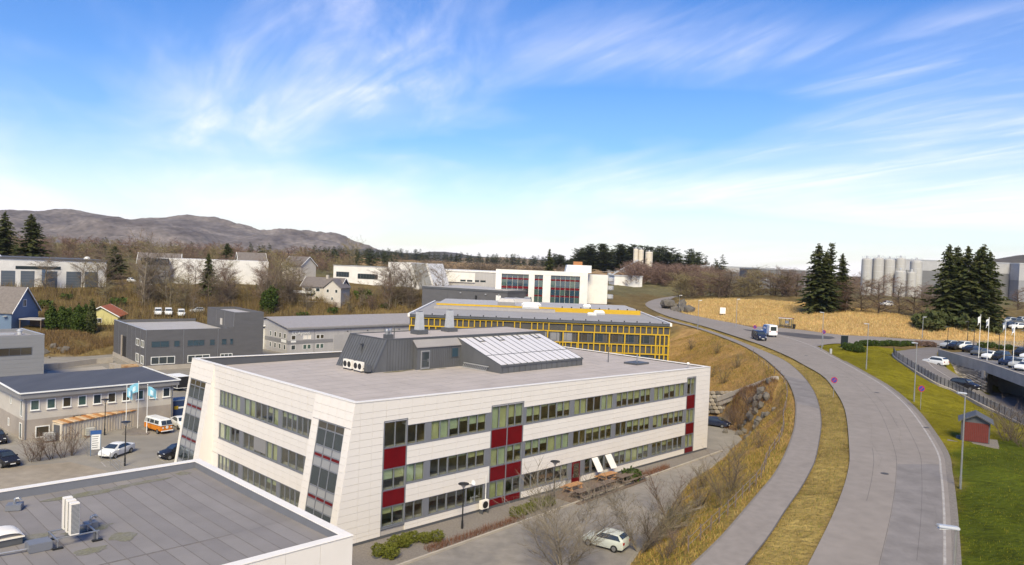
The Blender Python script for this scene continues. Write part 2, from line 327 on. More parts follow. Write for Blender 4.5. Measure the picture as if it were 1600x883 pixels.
for x, y, z in [(-60, -40, 0), (0, -40, 1), (6, 20, 2.5), (14, 18, 4), (60, 0, 5.8), (60, 40, 6.4), (40, -40, 5), (120, -40, 6), (60, 70, 6.6), (70, 95, 6.2),
                (30, 172, 2), (30, 184, 3.5), (-18, 188, 2.5), (5, 188, 3), (0, 205, 8.5), (-15, 222, 8), (25, 210, 10.5), (-4, 230, 12.6), (30, 248, 12.8), (40, 225, 11.6), (0, 300, 13.5), (-30, 250, 11.5), (-30, 300, 14),
                (-94, 205, 6.5), (-87, 214, 6.5), (-99, 200, 6.2), (-82, 222, 6.8), (-110, 186, 4), (-104, 200, 5), (-127, 190, 4), (-170, 190, 4), (-95, 182, 2), (-112, 172, 2.2), (-82, 196, 2.5), (-66, 222, 4.5), (-58, 236, 9), (-57, 247, 12), (-45, 247, 10), (-40, 262, 12.5), (-85, 240, 9.5), (-100, 226, 8.5),
                (-139, 212, 11.5), (-122, 232, 12), (-160, 205, 10), (-200, 210, 12), (-110, 260, 13), (-80, 280, 14), (-150, 300, 14), (-250, 260, 14), (-60, 330, 15),
                (-90, 420, 16), (0, 400, 15), (80, 300, 14.5), (60, 262, 13.5), (66, 234, 12.2), (90, 210, 13.2), (85, 250, 14.5), (110, 190, 13), (130, 172, 12.6), (100, 300, 15.5), (150, 230, 14.5), (180, 200, 13.5), (200, 280, 14), (150, 400, 15), (240, 480, 14), (120, 580, 14), (130, 140, 10.5), (180, 120, 10), (260, 200, 13),
                (-400, 400, 18), (-400, 150, 6), (400, 300, 13), (300, 500, 14), (0, 700, 16), (-300, 700, 20), (400, 800, 16), (-150, 1100, 19), (300, 1300, 16), (-900, 900, 25), (-700, 1800, 28), (900, 900, 14), (0, 2000, 18), (1200, 2200, 14), (-2600, 2400, 40), (0, 4500, 14), (3200, 3200, 10), (600, -100, 8), (-600, -100, 0)]: c3(x, y, z)
_sa, _sb = Vector(gz(1117, 629, 2.4)), Vector(gz(1212, 594, 8.2))
for _k in range(9): _p = _sa.lerp(_sb, _k/8); c3(_p.x, _p.y, _p.z-.15); c3(_p.x+1.5, _p.y+1.5, _p.z+.1); c3(_p.x-1.5, _p.y-1.5, _p.z-.25)
CT = np.array(CT, float)
_, idx = np.unique(np.round(CT[:, :2]/2).astype(int), axis=0, return_index=True); CT = CT[idx]
def _phi(a, b): return np.sqrt(((a[:, None, :]-b[None, :, :])**2).sum(-1)+1.0)
_n = len(CT); _A = np.zeros((_n+1, _n+1)); _A[:_n, :_n] = -_phi(CT[:, :2], CT[:, :2])+np.eye(_n)*0.02; _A[_n, :_n] = 1; _A[:_n, _n] = 1
_w = np.linalg.solve(_A, np.append(CT[:, 2], 0))
def base_h(P):
    P = np.asarray(P, float).reshape(-1, 2); out = np.empty(len(P))
    for i in range(0, len(P), 20000): out[i:i+20000] = -_phi(P[i:i+20000], CT[:, :2])@_w[:_n]+_w[_n]
    return out
def inside(P, poly):
    x, y = P[:, 0], P[:, 1]; r = np.zeros(len(P), bool); k = len(poly)
    for i in range(k):
        x0, y0 = poly[i][:2]; x1, y1 = poly[(i+1) % k][:2]
        c = ((y0 > y) != (y1 > y)); r ^= c & (x < (x1-x0)*(y-y0)/((y1-y0) or 1e-9)+x0)
    return r
def seg_dist(P, line, closed=False):
    """distance to a polyline and the height of its nearest point"""
    best = np.full(len(P), 1e9); zz = np.zeros(len(P)); k = len(line)
    for i in range(k if closed else k-1):
        a = np.array(line[i][:2], float); b = np.array(line[(i+1) % k][:2], float); d = b-a; q = max(1e-9, d@d)
        t = np.clip(((P-a)@d)/q, 0, 1); e = np.hypot(*(P-(a+t[:, None]*d)).T); m = e < best; best[m] = e[m]
        za = line[i][2] if len(line[i]) > 2 else 0; zb = line[(i+1) % k][2] if len(line[i]) > 2 else 0
        zz[m] = (za+t*(zb-za))[m]
    return best, zz
RIBS = [(RL, RR, 2.5), (PL, PR, 1.2), (SL, SR, 2.5), (ML, [r_+(r_-l_).normalized()*5.0 for l_, r_ in zip(ML, MR)], 1.0)]
DECK = [gz(1468, 545, 10.7)[:2], gz(1640, 597, 10.7)[:2], (190, 110), (190, 150), gz(1600, 543, 10.2)[:2], gz(1500, 537, 10.2)[:2]]
UNDER = [gz(1541, 566, 10.75)[:2], gz(1650, 603, 10.75)[:2], (gz(1650, 603, 10.75)[0]+15, gz(1650, 603, 10.75)[1]+4), (gz(1541, 566, 10.75)[0]+6, gz(1541, 566, 10.75)[1]+5)]
FLATS = [(YARD, 0.0, 2.2), ([(-19, 135), (30, 135), (30, 184), (-19, 184)], 0.0, 3.0), ([(-8, 225), (34, 225), (34, 275), (-8, 275)], 12.8, 8.0), (UNDER, 5.0, 1.0)]
def height(P):
    P = np.asarray(P, float).reshape(-1, 2); h = base_h(P)
    n1 = np.sin(P[:, 0]*0.31+np.sin(P[:, 1]*0.17)*2)*np.cos(P[:, 1]*0.27+np.sin(P[:, 0]*0.13)*2)
    far = np.clip((np.hypot(P[:, 0], P[:, 1])-120)/400, 0, 1)
    h = h+n1*(0.14+0.5*far)+0.07*np.sin(P[:, 0]*1.3+P[:, 1]*0.4)*np.cos(P[:, 1]*1.1-P[:, 0]*.5)
    for poly, z, m in FLATS:
        x0, y0 = np.min(np.array(poly), 0)-m; x1, y1 = np.max(np.array(poly), 0)+m
        k = np.where((P[:, 0] > x0) & (P[:, 0] < x1) & (P[:, 1] > y0) & (P[:, 1] < y1))[0]
        if not len(k): continue
        Q = P[k]; ins = inside(Q, poly); d, _ = seg_dist(Q, poly, True); t = np.where(ins, 0, np.clip(d/m, 0, 1)); t = t*t*(3-2*t)
        h[k] = (z-0.06)*(1-t)+h[k]*t
    for l, r, m in RIBS:
        a = np.array([tuple(p) for p in l]); b = np.array([tuple(p) for p in r])
        lo = np.minimum(a.min(0), b.min(0))[:2]-m-2; hi = np.maximum(a.max(0), b.max(0))[:2]+m+2
        k = np.where((P[:, 0] > lo[0]) & (P[:, 0] < hi[0]) & (P[:, 1] > lo[1]) & (P[:, 1] < hi[1]))[0]
        if not len(k): continue
        Q = P[k]; d1, z1 = seg_dist(Q, [tuple(p) for p in l]); d2, z2 = seg_dist(Q, [tuple(p) for p in r]); d = np.minimum(d1, d2); z = np.where(d1 < d2, z1, z2); ins = np.zeros(len(Q), bool)
        for i in range(len(a)-1):
            for tri in ((a[i], b[i], b[i+1]), (a[i], b[i+1], a[i+1])):
                A_, B_, C_ = tri; det = (B_[0]-A_[0])*(C_[1]-A_[1])-(C_[0]-A_[0])*(B_[1]-A_[1])
                if abs(det) < 1e-6: continue
                u = ((Q[:, 0]-A_[0])*(C_[1]-A_[1])-(C_[0]-A_[0])*(Q[:, 1]-A_[1]))/det; v = ((B_[0]-A_[0])*(Q[:, 1]-A_[1])-(Q[:, 0]-A_[0])*(B_[1]-A_[1]))/det
                g = (u >= -1e-4) & (v >= -1e-4) & (u+v <= 1.0001); zt = A_[2]+u*(B_[2]-A_[2])+v*(C_[2]-A_[2]); z = np.where(g & ~ins, zt, np.where(g, np.minimum(z, zt), z)); ins |= g
        t = np.where(ins | (d < 0.9), 0, np.clip((d-0.9)/m, 0, 1)); t = t*t*(3-2*t); h[k] = (z-0.16)*(1-t)+h[k]*t
    return h
def H1(x, y): return float(height([(x, y)])[0])
def hit(x, y, ymin=30.0, ymax=6000.0):
    """where a sight line meets the terrain"""
    d = np.array(ray(x, y)); Y = np.geomspace(ymin, ymax, 420); t = Y/d[1]; P = np.stack([d[0]*t, d[1]*t], 1); z = CAM_H+d[2]*t
    f = z-base_h(P); i = np.where(f < 0)[0]
    if not len(i): return gd(x, y, ymax)
    i = i[0]
    if i == 0: return (P[0, 0], P[0, 1], z[0])
    k = f[i-1]/(f[i-1]-f[i]); p = P[i-1]*(1-k)+P[i]*k
    return (float(p[0]), float(p[1]), H1(p[0], p[1]))
def axis(lo, hi, a, b, step, g):
    f = list(np.arange(a, b+step/2, step)); s = step
    x = a
    while x > lo: s *= g; x -= s; f.insert(0, x)
    s = step; x = f[-1]
    while x < hi: s *= g; x += s; f.append(x)
    return np.array(f)
GX = axis(-5200, 5200, -135, 135, 1.0, 1.09); GY = axis(-120, 9000, 24, 262, 1.0, 1.06)
XX, YY = np.meshgrid(GX, GY); GP = np.stack([XX.ravel(), YY.ravel()], 1); GH = height(GP)
# ground colour by what grows there (true surface colours)
C_GOLD = np.array((0.47, 0.30, 0.125)); C_LAWN = np.array((0.175, 0.150, 0.012)); C_LAWN2 = np.array((0.070, 0.086, 0.009)); C_DRY = np.array((0.27, 0.195, 0.065)); C_HILL = np.array((0.16, 0.115, 0.05)); C_ROUGH = np.array((0.27, 0.195, 0.055)); C_FAR = np.array((0.15, 0.13, 0.065)); C_YARD = np.array((0.20, 0.175, 0.15))
GC = np.tile(C_HILL, (len(GP), 1)); dist0 = np.hypot(GP[:, 0], GP[:, 1])
def zone(poly, col, soft=2.0):
    P = np.array([p[:2] for p in poly]); k = np.where((GP[:, 0] > P[:, 0].min()-soft*3) & (GP[:, 0] < P[:, 0].max()+soft*3) & (GP[:, 1] > P[:, 1].min()-soft*3) & (GP[:, 1] < P[:, 1].max()+soft*3))[0]
    if not len(k): return
    Q = GP[k]+np.stack([np.sin(GP[k, 1]*.9)+np.sin(GP[k, 1]*.23+1), np.cos(GP[k, 0]*.8)+np.sin(GP[k, 0]*.19)], 1)*soft*.35
    ins = inside(Q, poly); d, _ = seg_dist(Q, [tuple(p) for p in P], True); w = np.clip(np.where(ins, d, -d)/soft+.5, 0, 1)[:, None]; GC[k] = GC[k]*(1-w)+col*w
zone([(-900, 330), (900, 330), (2500, 6000), (-2500, 6000)], C_FAR, 30)
_pl = [(p.x, p.y) for p in PL]; _pr = [(p.x, p.y) for p in PR]; _rl = [(p.x, p.y) for p in RL]; _rr = [(p.x, p.y) for p in RR]; _ml = [(p.x, p.y) for p in ML]
zone([(p[0], p[1]) for p in LOT_EDGE]+[(3, 30)]+_pl+[(44, 190), (31, 186), (31, 130)], C_ROUGH, 1.5)
zone([(33, 132), (31, 150), (31, 186), (44, 190)]+_pl[:40:-1], np.array((0.34, 0.21, 0.085)), 3)
zone(_pr+_rl[::-1], C_DRY, 0.4)
zone(_rr[:90]+[(72, 165), (100, 150), (160, 146), (160, 120)]+_ml[::-1]+[(70, 90), (80, 60), (80, 10), (30, 0)], C_LAWN, 1.0)
zone([hit(x, y)[:2] for x, y in [(1479, 703), (1545, 690), (1640, 690)]]+[(120, 40), (60, 0), (30, 10), hit(1496, 883)[:2], hit(1490, 800)[:2]], C_LAWN2, 1.5)
GOLD = [hit(x, y)[:2] for x, y in [(1066, 489), (1110, 499), (1165, 507.5), (1256, 514), (1311, 522), (1360, 524.5), (1450, 530)]]+[(150, 160), (230, 150), (230, 190), (150, 202), (118, 196), (110, 232), (95, 262), (80, 285), (64, 280), (56, 258)]
zone(GOLD, C_GOLD, 2.0)
for fld in [[(-200, 650), (330, 700), (300, 1250), (-260, 1200)], [(-450, 1300), (700, 1400), (600, 2400), (-700, 2200)]]: zone(fld, np.array((0.34, 0.22, 0.11)), 40)
zone([(-330, 1000), (-200, 1000), (-190, 1260), (-340, 1230)], np.array((0.13, 0.15, 0.03)), 20)
zone(YARD, C_YARD, 1.5)
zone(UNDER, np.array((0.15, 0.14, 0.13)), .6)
nz = 1+0.16*(np.sin(GP[:, 0]*0.21+3*np.sin(GP[:, 1]*0.083))*np.cos(GP[:, 1]*0.19+2*np.sin(GP[:, 0]*0.071)))
GC = np.clip(GC*nz[:, None], 0, 1)
nx, ny = len(GX), len(GY); ii = np.arange((ny-1)*(nx-1)); r0 = ii//(nx-1); c0 = ii % (nx-1); v0 = r0*nx+c0
M_GROUND = mat('ground_vegetation', (0.2, 0.2, 0.1), 0.95, spec=.05, var=0.34, scale=0.55, bump=1.2, bscale=2.2, coord='World', attr='tint', detail=9, dist=0.8)
gme = npmesh('terrain', np.column_stack([GP, GH]), np.stack([v0, v0+1, v0+1+nx, v0+nx], 1), GC)
struct(put('terrain', gme, M_GROUND, smooth=True))
# ------------------------------------------------------------------ roads, paths and yards
def ribbon(name, l, r, m, dz=0.0, a=0.0, b=1.0, i0=0, i1=None, n=1, kind=True):
    l = l[i0:i1]; r = r[i0:i1]; mb = MB()
    for p, q in zip(l, r):
        for k in range(n+1):
            w = p.lerp(q, a+(b-a)*k/n); mb.v.append((w.x, w.y, w.z+dz))
    for i in range(len(l)-1):
        for k in range(n): j = i*(n+1)+k; mb.f.append((j, j+1, j+n+2, j+n+1))
    o = mb.build(name, m); 
    return struct(o) if kind else o
ribbon('main_road', RL, RR, M_ASPH, 0.0, n=2)
ribbon('cycle_path', PL, PR, M_PATH, 0.02)
ribbon('side_road', SL, SR, M_ASPH, -0.006)
ribbon('ramp_road', ML, MR, mat('asphalt_ramp', (0.19, 0.172, 0.165), 0.9, spec=.2, var=0.12, scale=0.3, bump=0.3, bscale=12, coord='World'), 0.0)
# edge line, lane seams and patches
ribbon('road_edge_line', RL, RR, M_LINE, 0.006, 0.905, 0.925, 0, 92)
ribbon('road_edge_strip', RL, RR, M_GRAVEL, 0.005, 0.965, 1.03, 0, 62)
def crack(f, i0, i1, w=.03, drift=.012):
    mb = MB(); rr = random.Random(i0*7+i1); k = 0
    for i in range(i0, i1):
        for t in (0, .5):
            f += rr.gauss(0, drift); p = RL[i].lerp(RR[i], f).lerp(RL[i+1].lerp(RR[i+1], f), t); q = RL[i].lerp(RR[i], f+w/26).lerp(RL[i+1].lerp(RR[i+1], f+w/26), t); mb.v += [(p.x, p.y, p.z+.007), (q.x, q.y, q.z+.007)]
            if k: mb.f.append((2*k-2, 2*k-1, 2*k+1, 2*k))
            k += 1
    struct(mb.build('road_crack', M_CRACK))
M_CRACK = mat('road_seam', (0.115, 0.103, 0.097), 0.9, var=0.3, scale=1.0, coord='World')
for k, (f, i0, i1) in enumerate([(0.47, 0, 52), (0.72, 3, 34), (0.24, 12, 27), (0.60, 30, 60)]):
    ribbon('road_seam', RL, RR, M_CRACK, 0.004, f, f+0.004, i0, i1)
for f_, a_, b_ in [(.30, 20, 34), (.55, 26, 36), (.82, 8, 16), (.68, 46, 60), (.25, 60, 76)]: crack(f_, a_, b_)
for f_, i_ in [(.36, 18), (.66, 40), (.40, 66), (.95, 30)]:
    p_ = RL[i_].lerp(RR[i_], f_); struct(MB().lathe([(.36, 0), (.36, .008)], n=18).build('manhole_cover', mat('cast_iron', (.07, .066, .065), .7, var=.2, scale=6), loc=(p_.x, p_.y, p_.z+.004)))
M_REPAIR = mat('asphalt_repair', (0.215, 0.195, 0.188), 0.9, spec=.2, var=0.2, scale=0.5, bump=0.3, bscale=14, coord='World', detail=9)
ribbon('road_patch', RL, RR, M_REPAIR, 0.003, 0.478, 0.90, 2, 22)
M_TRACK = mat('asphalt_polished_track', (0.258, 0.233, 0.225), 0.8, var=0.14, scale=0.25, coord='World', detail=9)
ribbon('path_edge_seam', PL, PR, M_CRACK, 0.024, 0.985, 1.02, 0, 96); ribbon('path_edge_seam', PL, PR, M_GRAVEL, 0.023, -0.06, 0.0, 0, 96)
ribbon('path_patch', PL, PR, M_REPAIR, 0.024, 0.0, 0.97, 64, 78)
ribbon('ramp_bay_line', ML, MR, M_LINE, 0.006, 0.60, 0.625, 8, 24)
def patch(name, pix, m, z=None, dz=0.005):
    mb = MB(); pts = [on_road(x, y) if z is None else gz(x, y, z) for x, y in pix]
    mb.v = [(p[0], p[1], p[2]+dz) for p in pts]; mb.f = [tuple(range(len(pts)))]; return struct(mb.build(name, m, recalc=False))
patch('junction_patch', [(1160, 514), (1180, 516.5), (1240, 520), (1300, 526), (1306, 528.5), (1296, 530), (1262, 529), (1220, 523), (1180, 519), (1166, 516.5)][::-1], M_ASPH3, dz=0.012)
# lot and yard sheets
struct(MB().sheet(YARD, 0.0).build('asphalt_yard', M_ASPH2))
def bsheet(name, s0, s1, t0, t1, z, m): return struct(MB().sheet([bl(s0, t0)[:2], bl(s1, t0)[:2], bl(s1, t1)[:2], bl(s0, t1)[:2]], z).build(name, m))
lot = MB().sheet([bl(-9, -13)[:2], bl(40, -13)[:2], bl(58, -6)[:2], bl(58, -3.2)[:2], bl(-9, -6.5)[:2]], 0.006)
struct(MB().sheet([bl(-8, -6.6)[:2]]+[(p[0]-0.4, p[1]) for p in LOT_EDGE[::-1]][0:7]+[bl(58.4, -2.0)[:2]], 0.006).build('asphalt_lot', mat('asphalt_lot', (0.20, 0.185, 0.175), 0.9, spec=.15, col2=(0.30, 0.27, 0.24), var=0.12, scale=0.13, bump=0.4, bscale=9, coord='World', detail=9, dist=1.0)))
struct(MB().sheet([bl(-8, -6.3)[:2], bl(58.3, -2.0)[:2], bl(58.3, 1)[:2], bl(-8, 1)[:2]], 0.012).build('gravel_bed', M_GRAVEL))
kb = MB(); kb.bar(bl(-8, -6.45, 0.05), bl(58.3, -2.0, 0.05), 0.22, 0.26); struct(kb.build('kerb', M_CONC))
struct(MB().sheet([gz(x, y, 0)[:2] for x, y in [(60, 612), (190, 590), (160, 572), (75, 580)]][::-1], 0.006).build('concrete_apron', mat('concrete_apron', (0.36, 0.32, 0.27), 0.9, var=0.12, scale=0.15, coord='World', bump=0.2, bscale=5, detail=8)))
struct(MB().sheet([gz(x, y, 0)[:2] for x, y in [(-40, 735), (110, 722), (165, 735), (215, 760), (-40, 810)]][::-1], 0.006).build('gravel_strip', mat('dirt_strip', (0.25, 0.205, 0.15), 0.95, col2=(0.33, 0.28, 0.22), var=0.12, scale=0.12, coord='World', bump=0.4, bscale=6, detail=8)))
for a, b in [((245, 715), (258, 722)), ((262, 672), (271, 677)), ((158, 722), (165, 729))]:
    p, q = gz(*a, 0.012), gz(*b, 0.012); struct(MB().bar(p, q, 0.12, 0.004).build('bay_line', M_LINE))
# ------------------------------------------------------------------ main white office building
MAIN = thing('white_office_building', 'large white panelled office block with red panels and grey flat roof', 'building', bl(0, 0), R(45.09))
RZ = 11.3                                  # roof level
LS, LT = 57.6, 33.4
LEAN = 0.1425
def par_z(s): return 12.37-0.92*max(0, min(1, s/57.0))
def s_left(z): return -(12.37-z)*LEAN      # battered end bays of the short front
PQUEUE = []                                # cladding panels: (distance key, 8 corners)
def panel_quad(c4, nrm, key, th=0.09):
    """c4: four corners on the outer face (counter-clockwise from outside), nrm inward normal"""
    PQUEUE.append((key, c4, nrm, th))
rowsB = [0.25, 0.62, 1.0]; rows1 = [2.72, 3.31, 3.9, 4.48]; rows2 = [6.2, 6.8, 7.4, 7.98]; rowsT = [9.78, 10.42, 11.06, 11.7, None]
G = 0.010
def face_panel(s0, s1, z0, z1, left=False, key=0):
    def zt(s): return par_z(s)-0.03 if z1 is None else z1
    za, zb = z0+G, (None if z1 is None else z1-G)
    a0 = (s_left(za) if left else s0)+G; a1 = (s_left(zb if zb else par_z(0)) if left else s0)+G
    c = [(a0, 0, za), (s1-G, 0, za), (s1-G, 0, zb if zb else zt(s1)), (a1, 0, zb if zb else zt(s0))]
    panel_quad(c, (0, 1, 0), s0*0.8-z0*0.1)
def cols(s0, s1, w):
    n = max(1, round((s1-s0)/w)); return [(s0+(s1-s0)*i/n, s0+(s1-s0)*(i+1)/n) for i in range(n)]
SA0, SA1, SB0, SB1, SC0, SC1 = 3.10, 5.62, 16.12, 20.68, 51.95, 54.05
# full height end zones
zfull = [0.25, 0.62, 1.0]+[1.0+0.62*i for i in range(1, 15)]; zfull = [z for z in zfull if z < 10.3]+[10.3]
for i in range(len(zfull)-1):
    z0, z1 = zfull[i], zfull[i+1]
    face_panel(-9, 0.6, z0, z1, left=True); face_panel(0.6, 1.85, z0, z1); face_panel(1.85, SA0-0.06, z0, z1)
    for a, b in cols(SC1+0.06, LS, 1.2): face_panel(a, b, z0, z1)
topz = [10.3, 10.85, 11.4, None]
first = True
for a, b in [(-9, 0.6), (0.6, 1.85)]+cols(1.85, LS, 1.42):
    for i in range(3): face_panel(a, b, topz[i], topz[i+1], left=(a == -9))
for a, b in cols(SA1+0.06, SB0-0.06, 1.42)+cols(SB1+0.06, SC0-0.06, 1.42):
    face_panel(a, b, 9.78, 10.3)
    for rr in (rows1, rows2):
        for i in range(3): face_panel(a, b, rr[i], rr[i+1])
    DOOR = a < 29.9 and b > 28.6
    for i in range(2):
        if DOOR: continue
        face_panel(a, b, rowsB[i], rowsB[i+1])
# short front (plane s = 0 above; end bays battered)
TB0, TB1 = 6.35, 27.6                       # middle part, vertical
def side_panel(t0, t1, z0, z1, lean):
    z1b = 12.33 if z1 is None else z1
    f = s_left if lean else (lambda z: 0.0)
    za, zb = z0+G, z1b-G
    c = [(f(za), t1-G, za), (f(za), t0+G, za), (f(zb), t0+G, zb), (f(zb), t1-G, zb)]
    panel_quad(c, (1, 0, 0), 2+t0*0.7-z0*0.1)
ST = [(5.15, 1.0), (33.0-0.1, 28.9)]        # glazed strips in the end bays (t range), z from 0.3 to 10.1
for a, b in cols(TB0, TB1, 1.42):
    for zz in ([9.75, 10.4, 11.05, 11.7, None], rows1, rows2, rowsB):
        for i in range(len(zz)-1): side_panel(a, b, zz[i], zz[i+1], False)
for z0, z1 in zip([0.25]+[0.25+0.62*i for i in range(1, 16)], [0.25+0.62*i for i in range(1, 16)]+[10.1]):
    if z1 > 10.2: continue
    for a, b in [(0.0, 0.98), (5.17, TB0-0.02), (27.62, 28.3), (28.3, 28.88), (32.95, LT)]: side_panel(a, b, z0, z1, True)
for a, b in cols(0, TB0-0.02, 1.3)+cols(27.62, LT, 1.2):
    for z0, z1 in [(10.17, 10.8), (10.8, 11.5), (11.5, None)]: side_panel(a, b, z0, z1, True)
# place panels: the nearest 300 singly, the rest joined
PQUEUE.sort(key=lambda q: q[0])
rest = MB(); _cache = {}
def panel_mb(c4, nrm, th):
    n = Vector(nrm)*th; o = [Vector(p) for p in c4]; i = [p+n for p in o]
    mb = MB(); mb.v = [tuple(p) for p in o+i]; mb.f = [(0, 1, 2, 3), (7, 6, 5, 4), (4, 5, 1, 0), (5, 6, 2, 1), (6, 7, 3, 2), (7, 4, 0, 3)]; return mb
for k, (key, c4, nrm, th) in enumerate(PQUEUE):
    o0 = Vector(c4[0])
    if k < 300:
        rel = tuple(tuple(round(x, 3) for x in (Vector(p)-o0)) for p in c4)
        me = _cache.get((rel, nrm))
        if me is None: me = panel_mb([Vector(r) for r in rel], nrm, th).mesh('panel'); me.materials.append(M_WHITE); _cache[(rel, nrm)] = me
        put('panel', me, None, MAIN, loc=o0)
    else:
        mb = panel_mb(c4, nrm, th); n = len(rest.v); rest.v += mb.v; rest.f += [tuple(i+n for i in f) for f in mb.f]
stuff(rest.build('panels', M_WHITE, MAIN))
# core behind the panels: spandrel slabs (open at the window bands), rooms behind
core = MB(); I = 0.10
for z0, z1 in [(0.0, 1.0), (2.72, 4.48), (6.2, 7.98), (9.78, RZ)]:
    for a, b in [(I, SA0), (SA1, SB0), (SB1, SC0), (SC1, LS-.02)]: core.box(a, b, I, 0.9, z0, z1)
    core.box(I, 0.9, 0.92, LT-I, z0, z1)
for z0, z1 in [(0.0, 0.93), (2.72, 4.20), (6.1, 7.98), (10.36, RZ)]:
    for a, b in [(SA0+.001, SA1-.001), (SB0+.001, SB1-.001), (SC0+.001, SC1-.001)]: core.box(a, b, I+.01, 0.9, z0, z1)
core.box(0.92, LS-I, LT-0.9, LT-I, 0, RZ-0.02); core.box(LS-0.9, LS-0.02, 0.92, LT-0.92, 0, RZ-0.02)
core.box(54.05, LS-0.03, 0.11, 0.9, 0.01, RZ-0.01)
core.box(I+0.01, SA0-0.04, I+0.01, 0.9, 0.02, RZ-0.01)
wl = core.build('wall', M_JOINT, MAIN)
# wedges under the battered end bays
wd_ = MB()
for a, b in [(0.02, TB0-0.02), (27.63, LT-0.02)]:
    for q0, q1 in [(0.0, 0.25), (10.1, RZ)]: pass
wd_.hexa([(s_left(0)+.1, 0.1, 0), (0.3, 0.1, 0), (0.3, 0.98, 0), (s_left(0)+.1, 0.98, 0)], [(.1, 0.1, 12.2), (0.3, 0.1, 12.2), (0.3, 0.98, 12.2), (.1, 0.98, 12.2)])
wd_.hexa([(s_left(0)+.1, 5.2, 0), (0.3, 5.2, 0), (0.3, TB0-.03, 0), (s_left(0)+.1, TB0-.03, 0)], [(.1, 5.2, 12.2), (0.3, 5.2, 12.2), (0.3, TB0-.03, 12.2), (.1, TB0-.03, 12.2)])
wd_.hexa([(s_left(0)+.1, 27.64, 0), (0.3, 27.64, 0), (0.3, 28.85, 0), (s_left(0)+.1, 28.85, 0)], [(.1, 27.64, 12.2), (0.3, 27.64, 12.2), (0.3, 28.85, 12.2), (.1, 28.85, 12.2)])
wd_.hexa([(s_left(0)+.1, 32.97, 0), (0.3, 32.97, 0), (0.3, LT-.02, 0), (s_left(0)+.1, LT-.02, 0)], [(.1, 32.97, 12.2), (0.3, 32.97, 12.2), (0.3, LT-.02, 12.2), (.1, LT-.02, 12.2)])
wd_.hexa([(s_left(10.15)+.1, 0.99, 10.15), (0.3, 0.99, 10.15), (0.3, 5.19, 10.15), (s_left(10.15)+.1, 5.19, 10.15)], [(.1, 0.99, 12.2), (0.3, 0.99, 12.2), (0.3, 5.19, 12.2), (.1, 5.19, 12.2)])
wd_.hexa([(s_left(10.15)+.1, 28.86, 10.15), (0.3, 28.86, 10.15), (0.3, 32.96, 10.15), (s_left(10.15)+.1, 32.96, 10.15)], [(.1, 28.86, 12.2), (0.3, 28.86, 12.2), (0.3, 32.96, 12.2), (.1, 32.96, 12.2)])
wd_.build('end_bay', M_WHITE, MAIN)
# white cheek of the far end bay (faces the viewer)
MB().hexa([(s_left(0), 27.56, 0.25), (0.1, 27.56, 0.25), (0.1, 27.615, 0.25), (s_left(0), 27.615, 0.25)], [(-0.02, 27.56, 12.2), (0.1, 27.56, 12.2), (0.1, 27.615, 12.2), (-0.02, 27.615, 12.2)]).build('end_bay_cheek', M_WHITE, MAIN)
MB().box(s_left(0)+.12, LS+0.02, 0.02, 0.3, 0.0, 0.24).build('plinth', M_DGREY, MAIN)
rm = MB(); rm.box(2.6, 2.75, 2.6, LT-1, 0, RZ-.05); rm.box(2.6, LS-1, 2.6, 2.75, 0, RZ-.05)
for z in (0.55, 2.95, 4.05, 6.5, 7.5): rm.box(0.92, LS-1, 0.92, 2.6, z, z+0.06)
for s in np.arange(8.4, 52, 7.72): rm.box(s, s+.1, 0.95, 2.6, 0, 9.7)
rm.build('office_room', M_ROOM, MAIN)
# parapet, coping, roof
mb = MB()
def parapet(a, b, w, z0, za, zb):
    ax, ay = a; bx, by = b; L_ = math.hypot(bx-ax, by-ay); nx_, ny_ = -(by-ay)/L_*w, (bx-ax)/L_*w
    return ([(ax, ay, z0), (bx, by, z0), (bx+nx_, by+ny_, z0), (ax+nx_, ay+ny_, z0)], [(ax, ay, za), (bx, by, zb), (bx+nx_, by+ny_, zb), (ax+nx_, ay+ny_, za)])
mb.hexa(*parapet((0.1, 0.1), (LS, 0.1), 0.35, RZ, par_z(0)-.04, par_z(LS)-.04))
mb.hexa(*parapet((LS, 0.46), (LS, LT), 0.35, RZ, par_z(LS)-.04, par_z(LS)-.04))
mb.hexa(*parapet((LS-.36, LT), (0.1, LT), 0.35, RZ, par_z(LS)-.04, par_z(0)-.08))
mb.hexa(*parapet((0.1, LT-.36), (0.1, 0.46), 0.35, RZ, par_z(0)-.08, par_z(0)-.04))
mb.build('parapet', M_DGREY, MAIN)
cp = MB()
cp.hexa(*[[(p[0], p[1], p[2]) for p in q] for q in parapet((-0.05, -0.04), (LS+.05, -0.04), 0.5, 0, 0, 0)]); cp.v = []; cp.f = []
def coping(a, b, za, zb, w=0.5, h=0.07):
    q, t = parapet(a, b, w, 0, 0, 0); bt = [(p[0], p[1], z) for p, z in zip(q, (za, zb, zb, za))]; tp = [(p[0], p[1], z+h) for p, z in zip(q, (za, zb, zb, za))]; return bt, tp
for a, b, za, zb in [((-.05, -.05), (LS+.05, -.05), par_z(0)-.03, par_z(LS)-.03), ((LS+.05, .46), (LS+.05, LT+.05), par_z(LS)-.03, par_z(LS)-.03), ((LS-.46, LT+.05), (-.05, LT+.05), par_z(LS)-.03, par_z(0)-.07), ((-.05, LT-.46), (-.05, .46), par_z(0)-.07, par_z(0)-.03)]:
    MB().hexa(*coping(a, b, za, zb)).build('coping', M_WTRIM, MAIN)
MB().box(LS-0.02, LS+0.10, 0.0, LT, 0.2, par_z(LS)-.05).build('end_cladding', M_WHITE, MAIN)
rf = MB().box(0.46, LS-.37, 0.46, LT-.36, RZ-.3, RZ).build('roof', M_ROOF2, MAIN)
sm = MB()
for k in range(1, 16): sm.box(0.6, LS-.5, k*2.05, k*2.05+0.05, RZ, RZ+0.012)
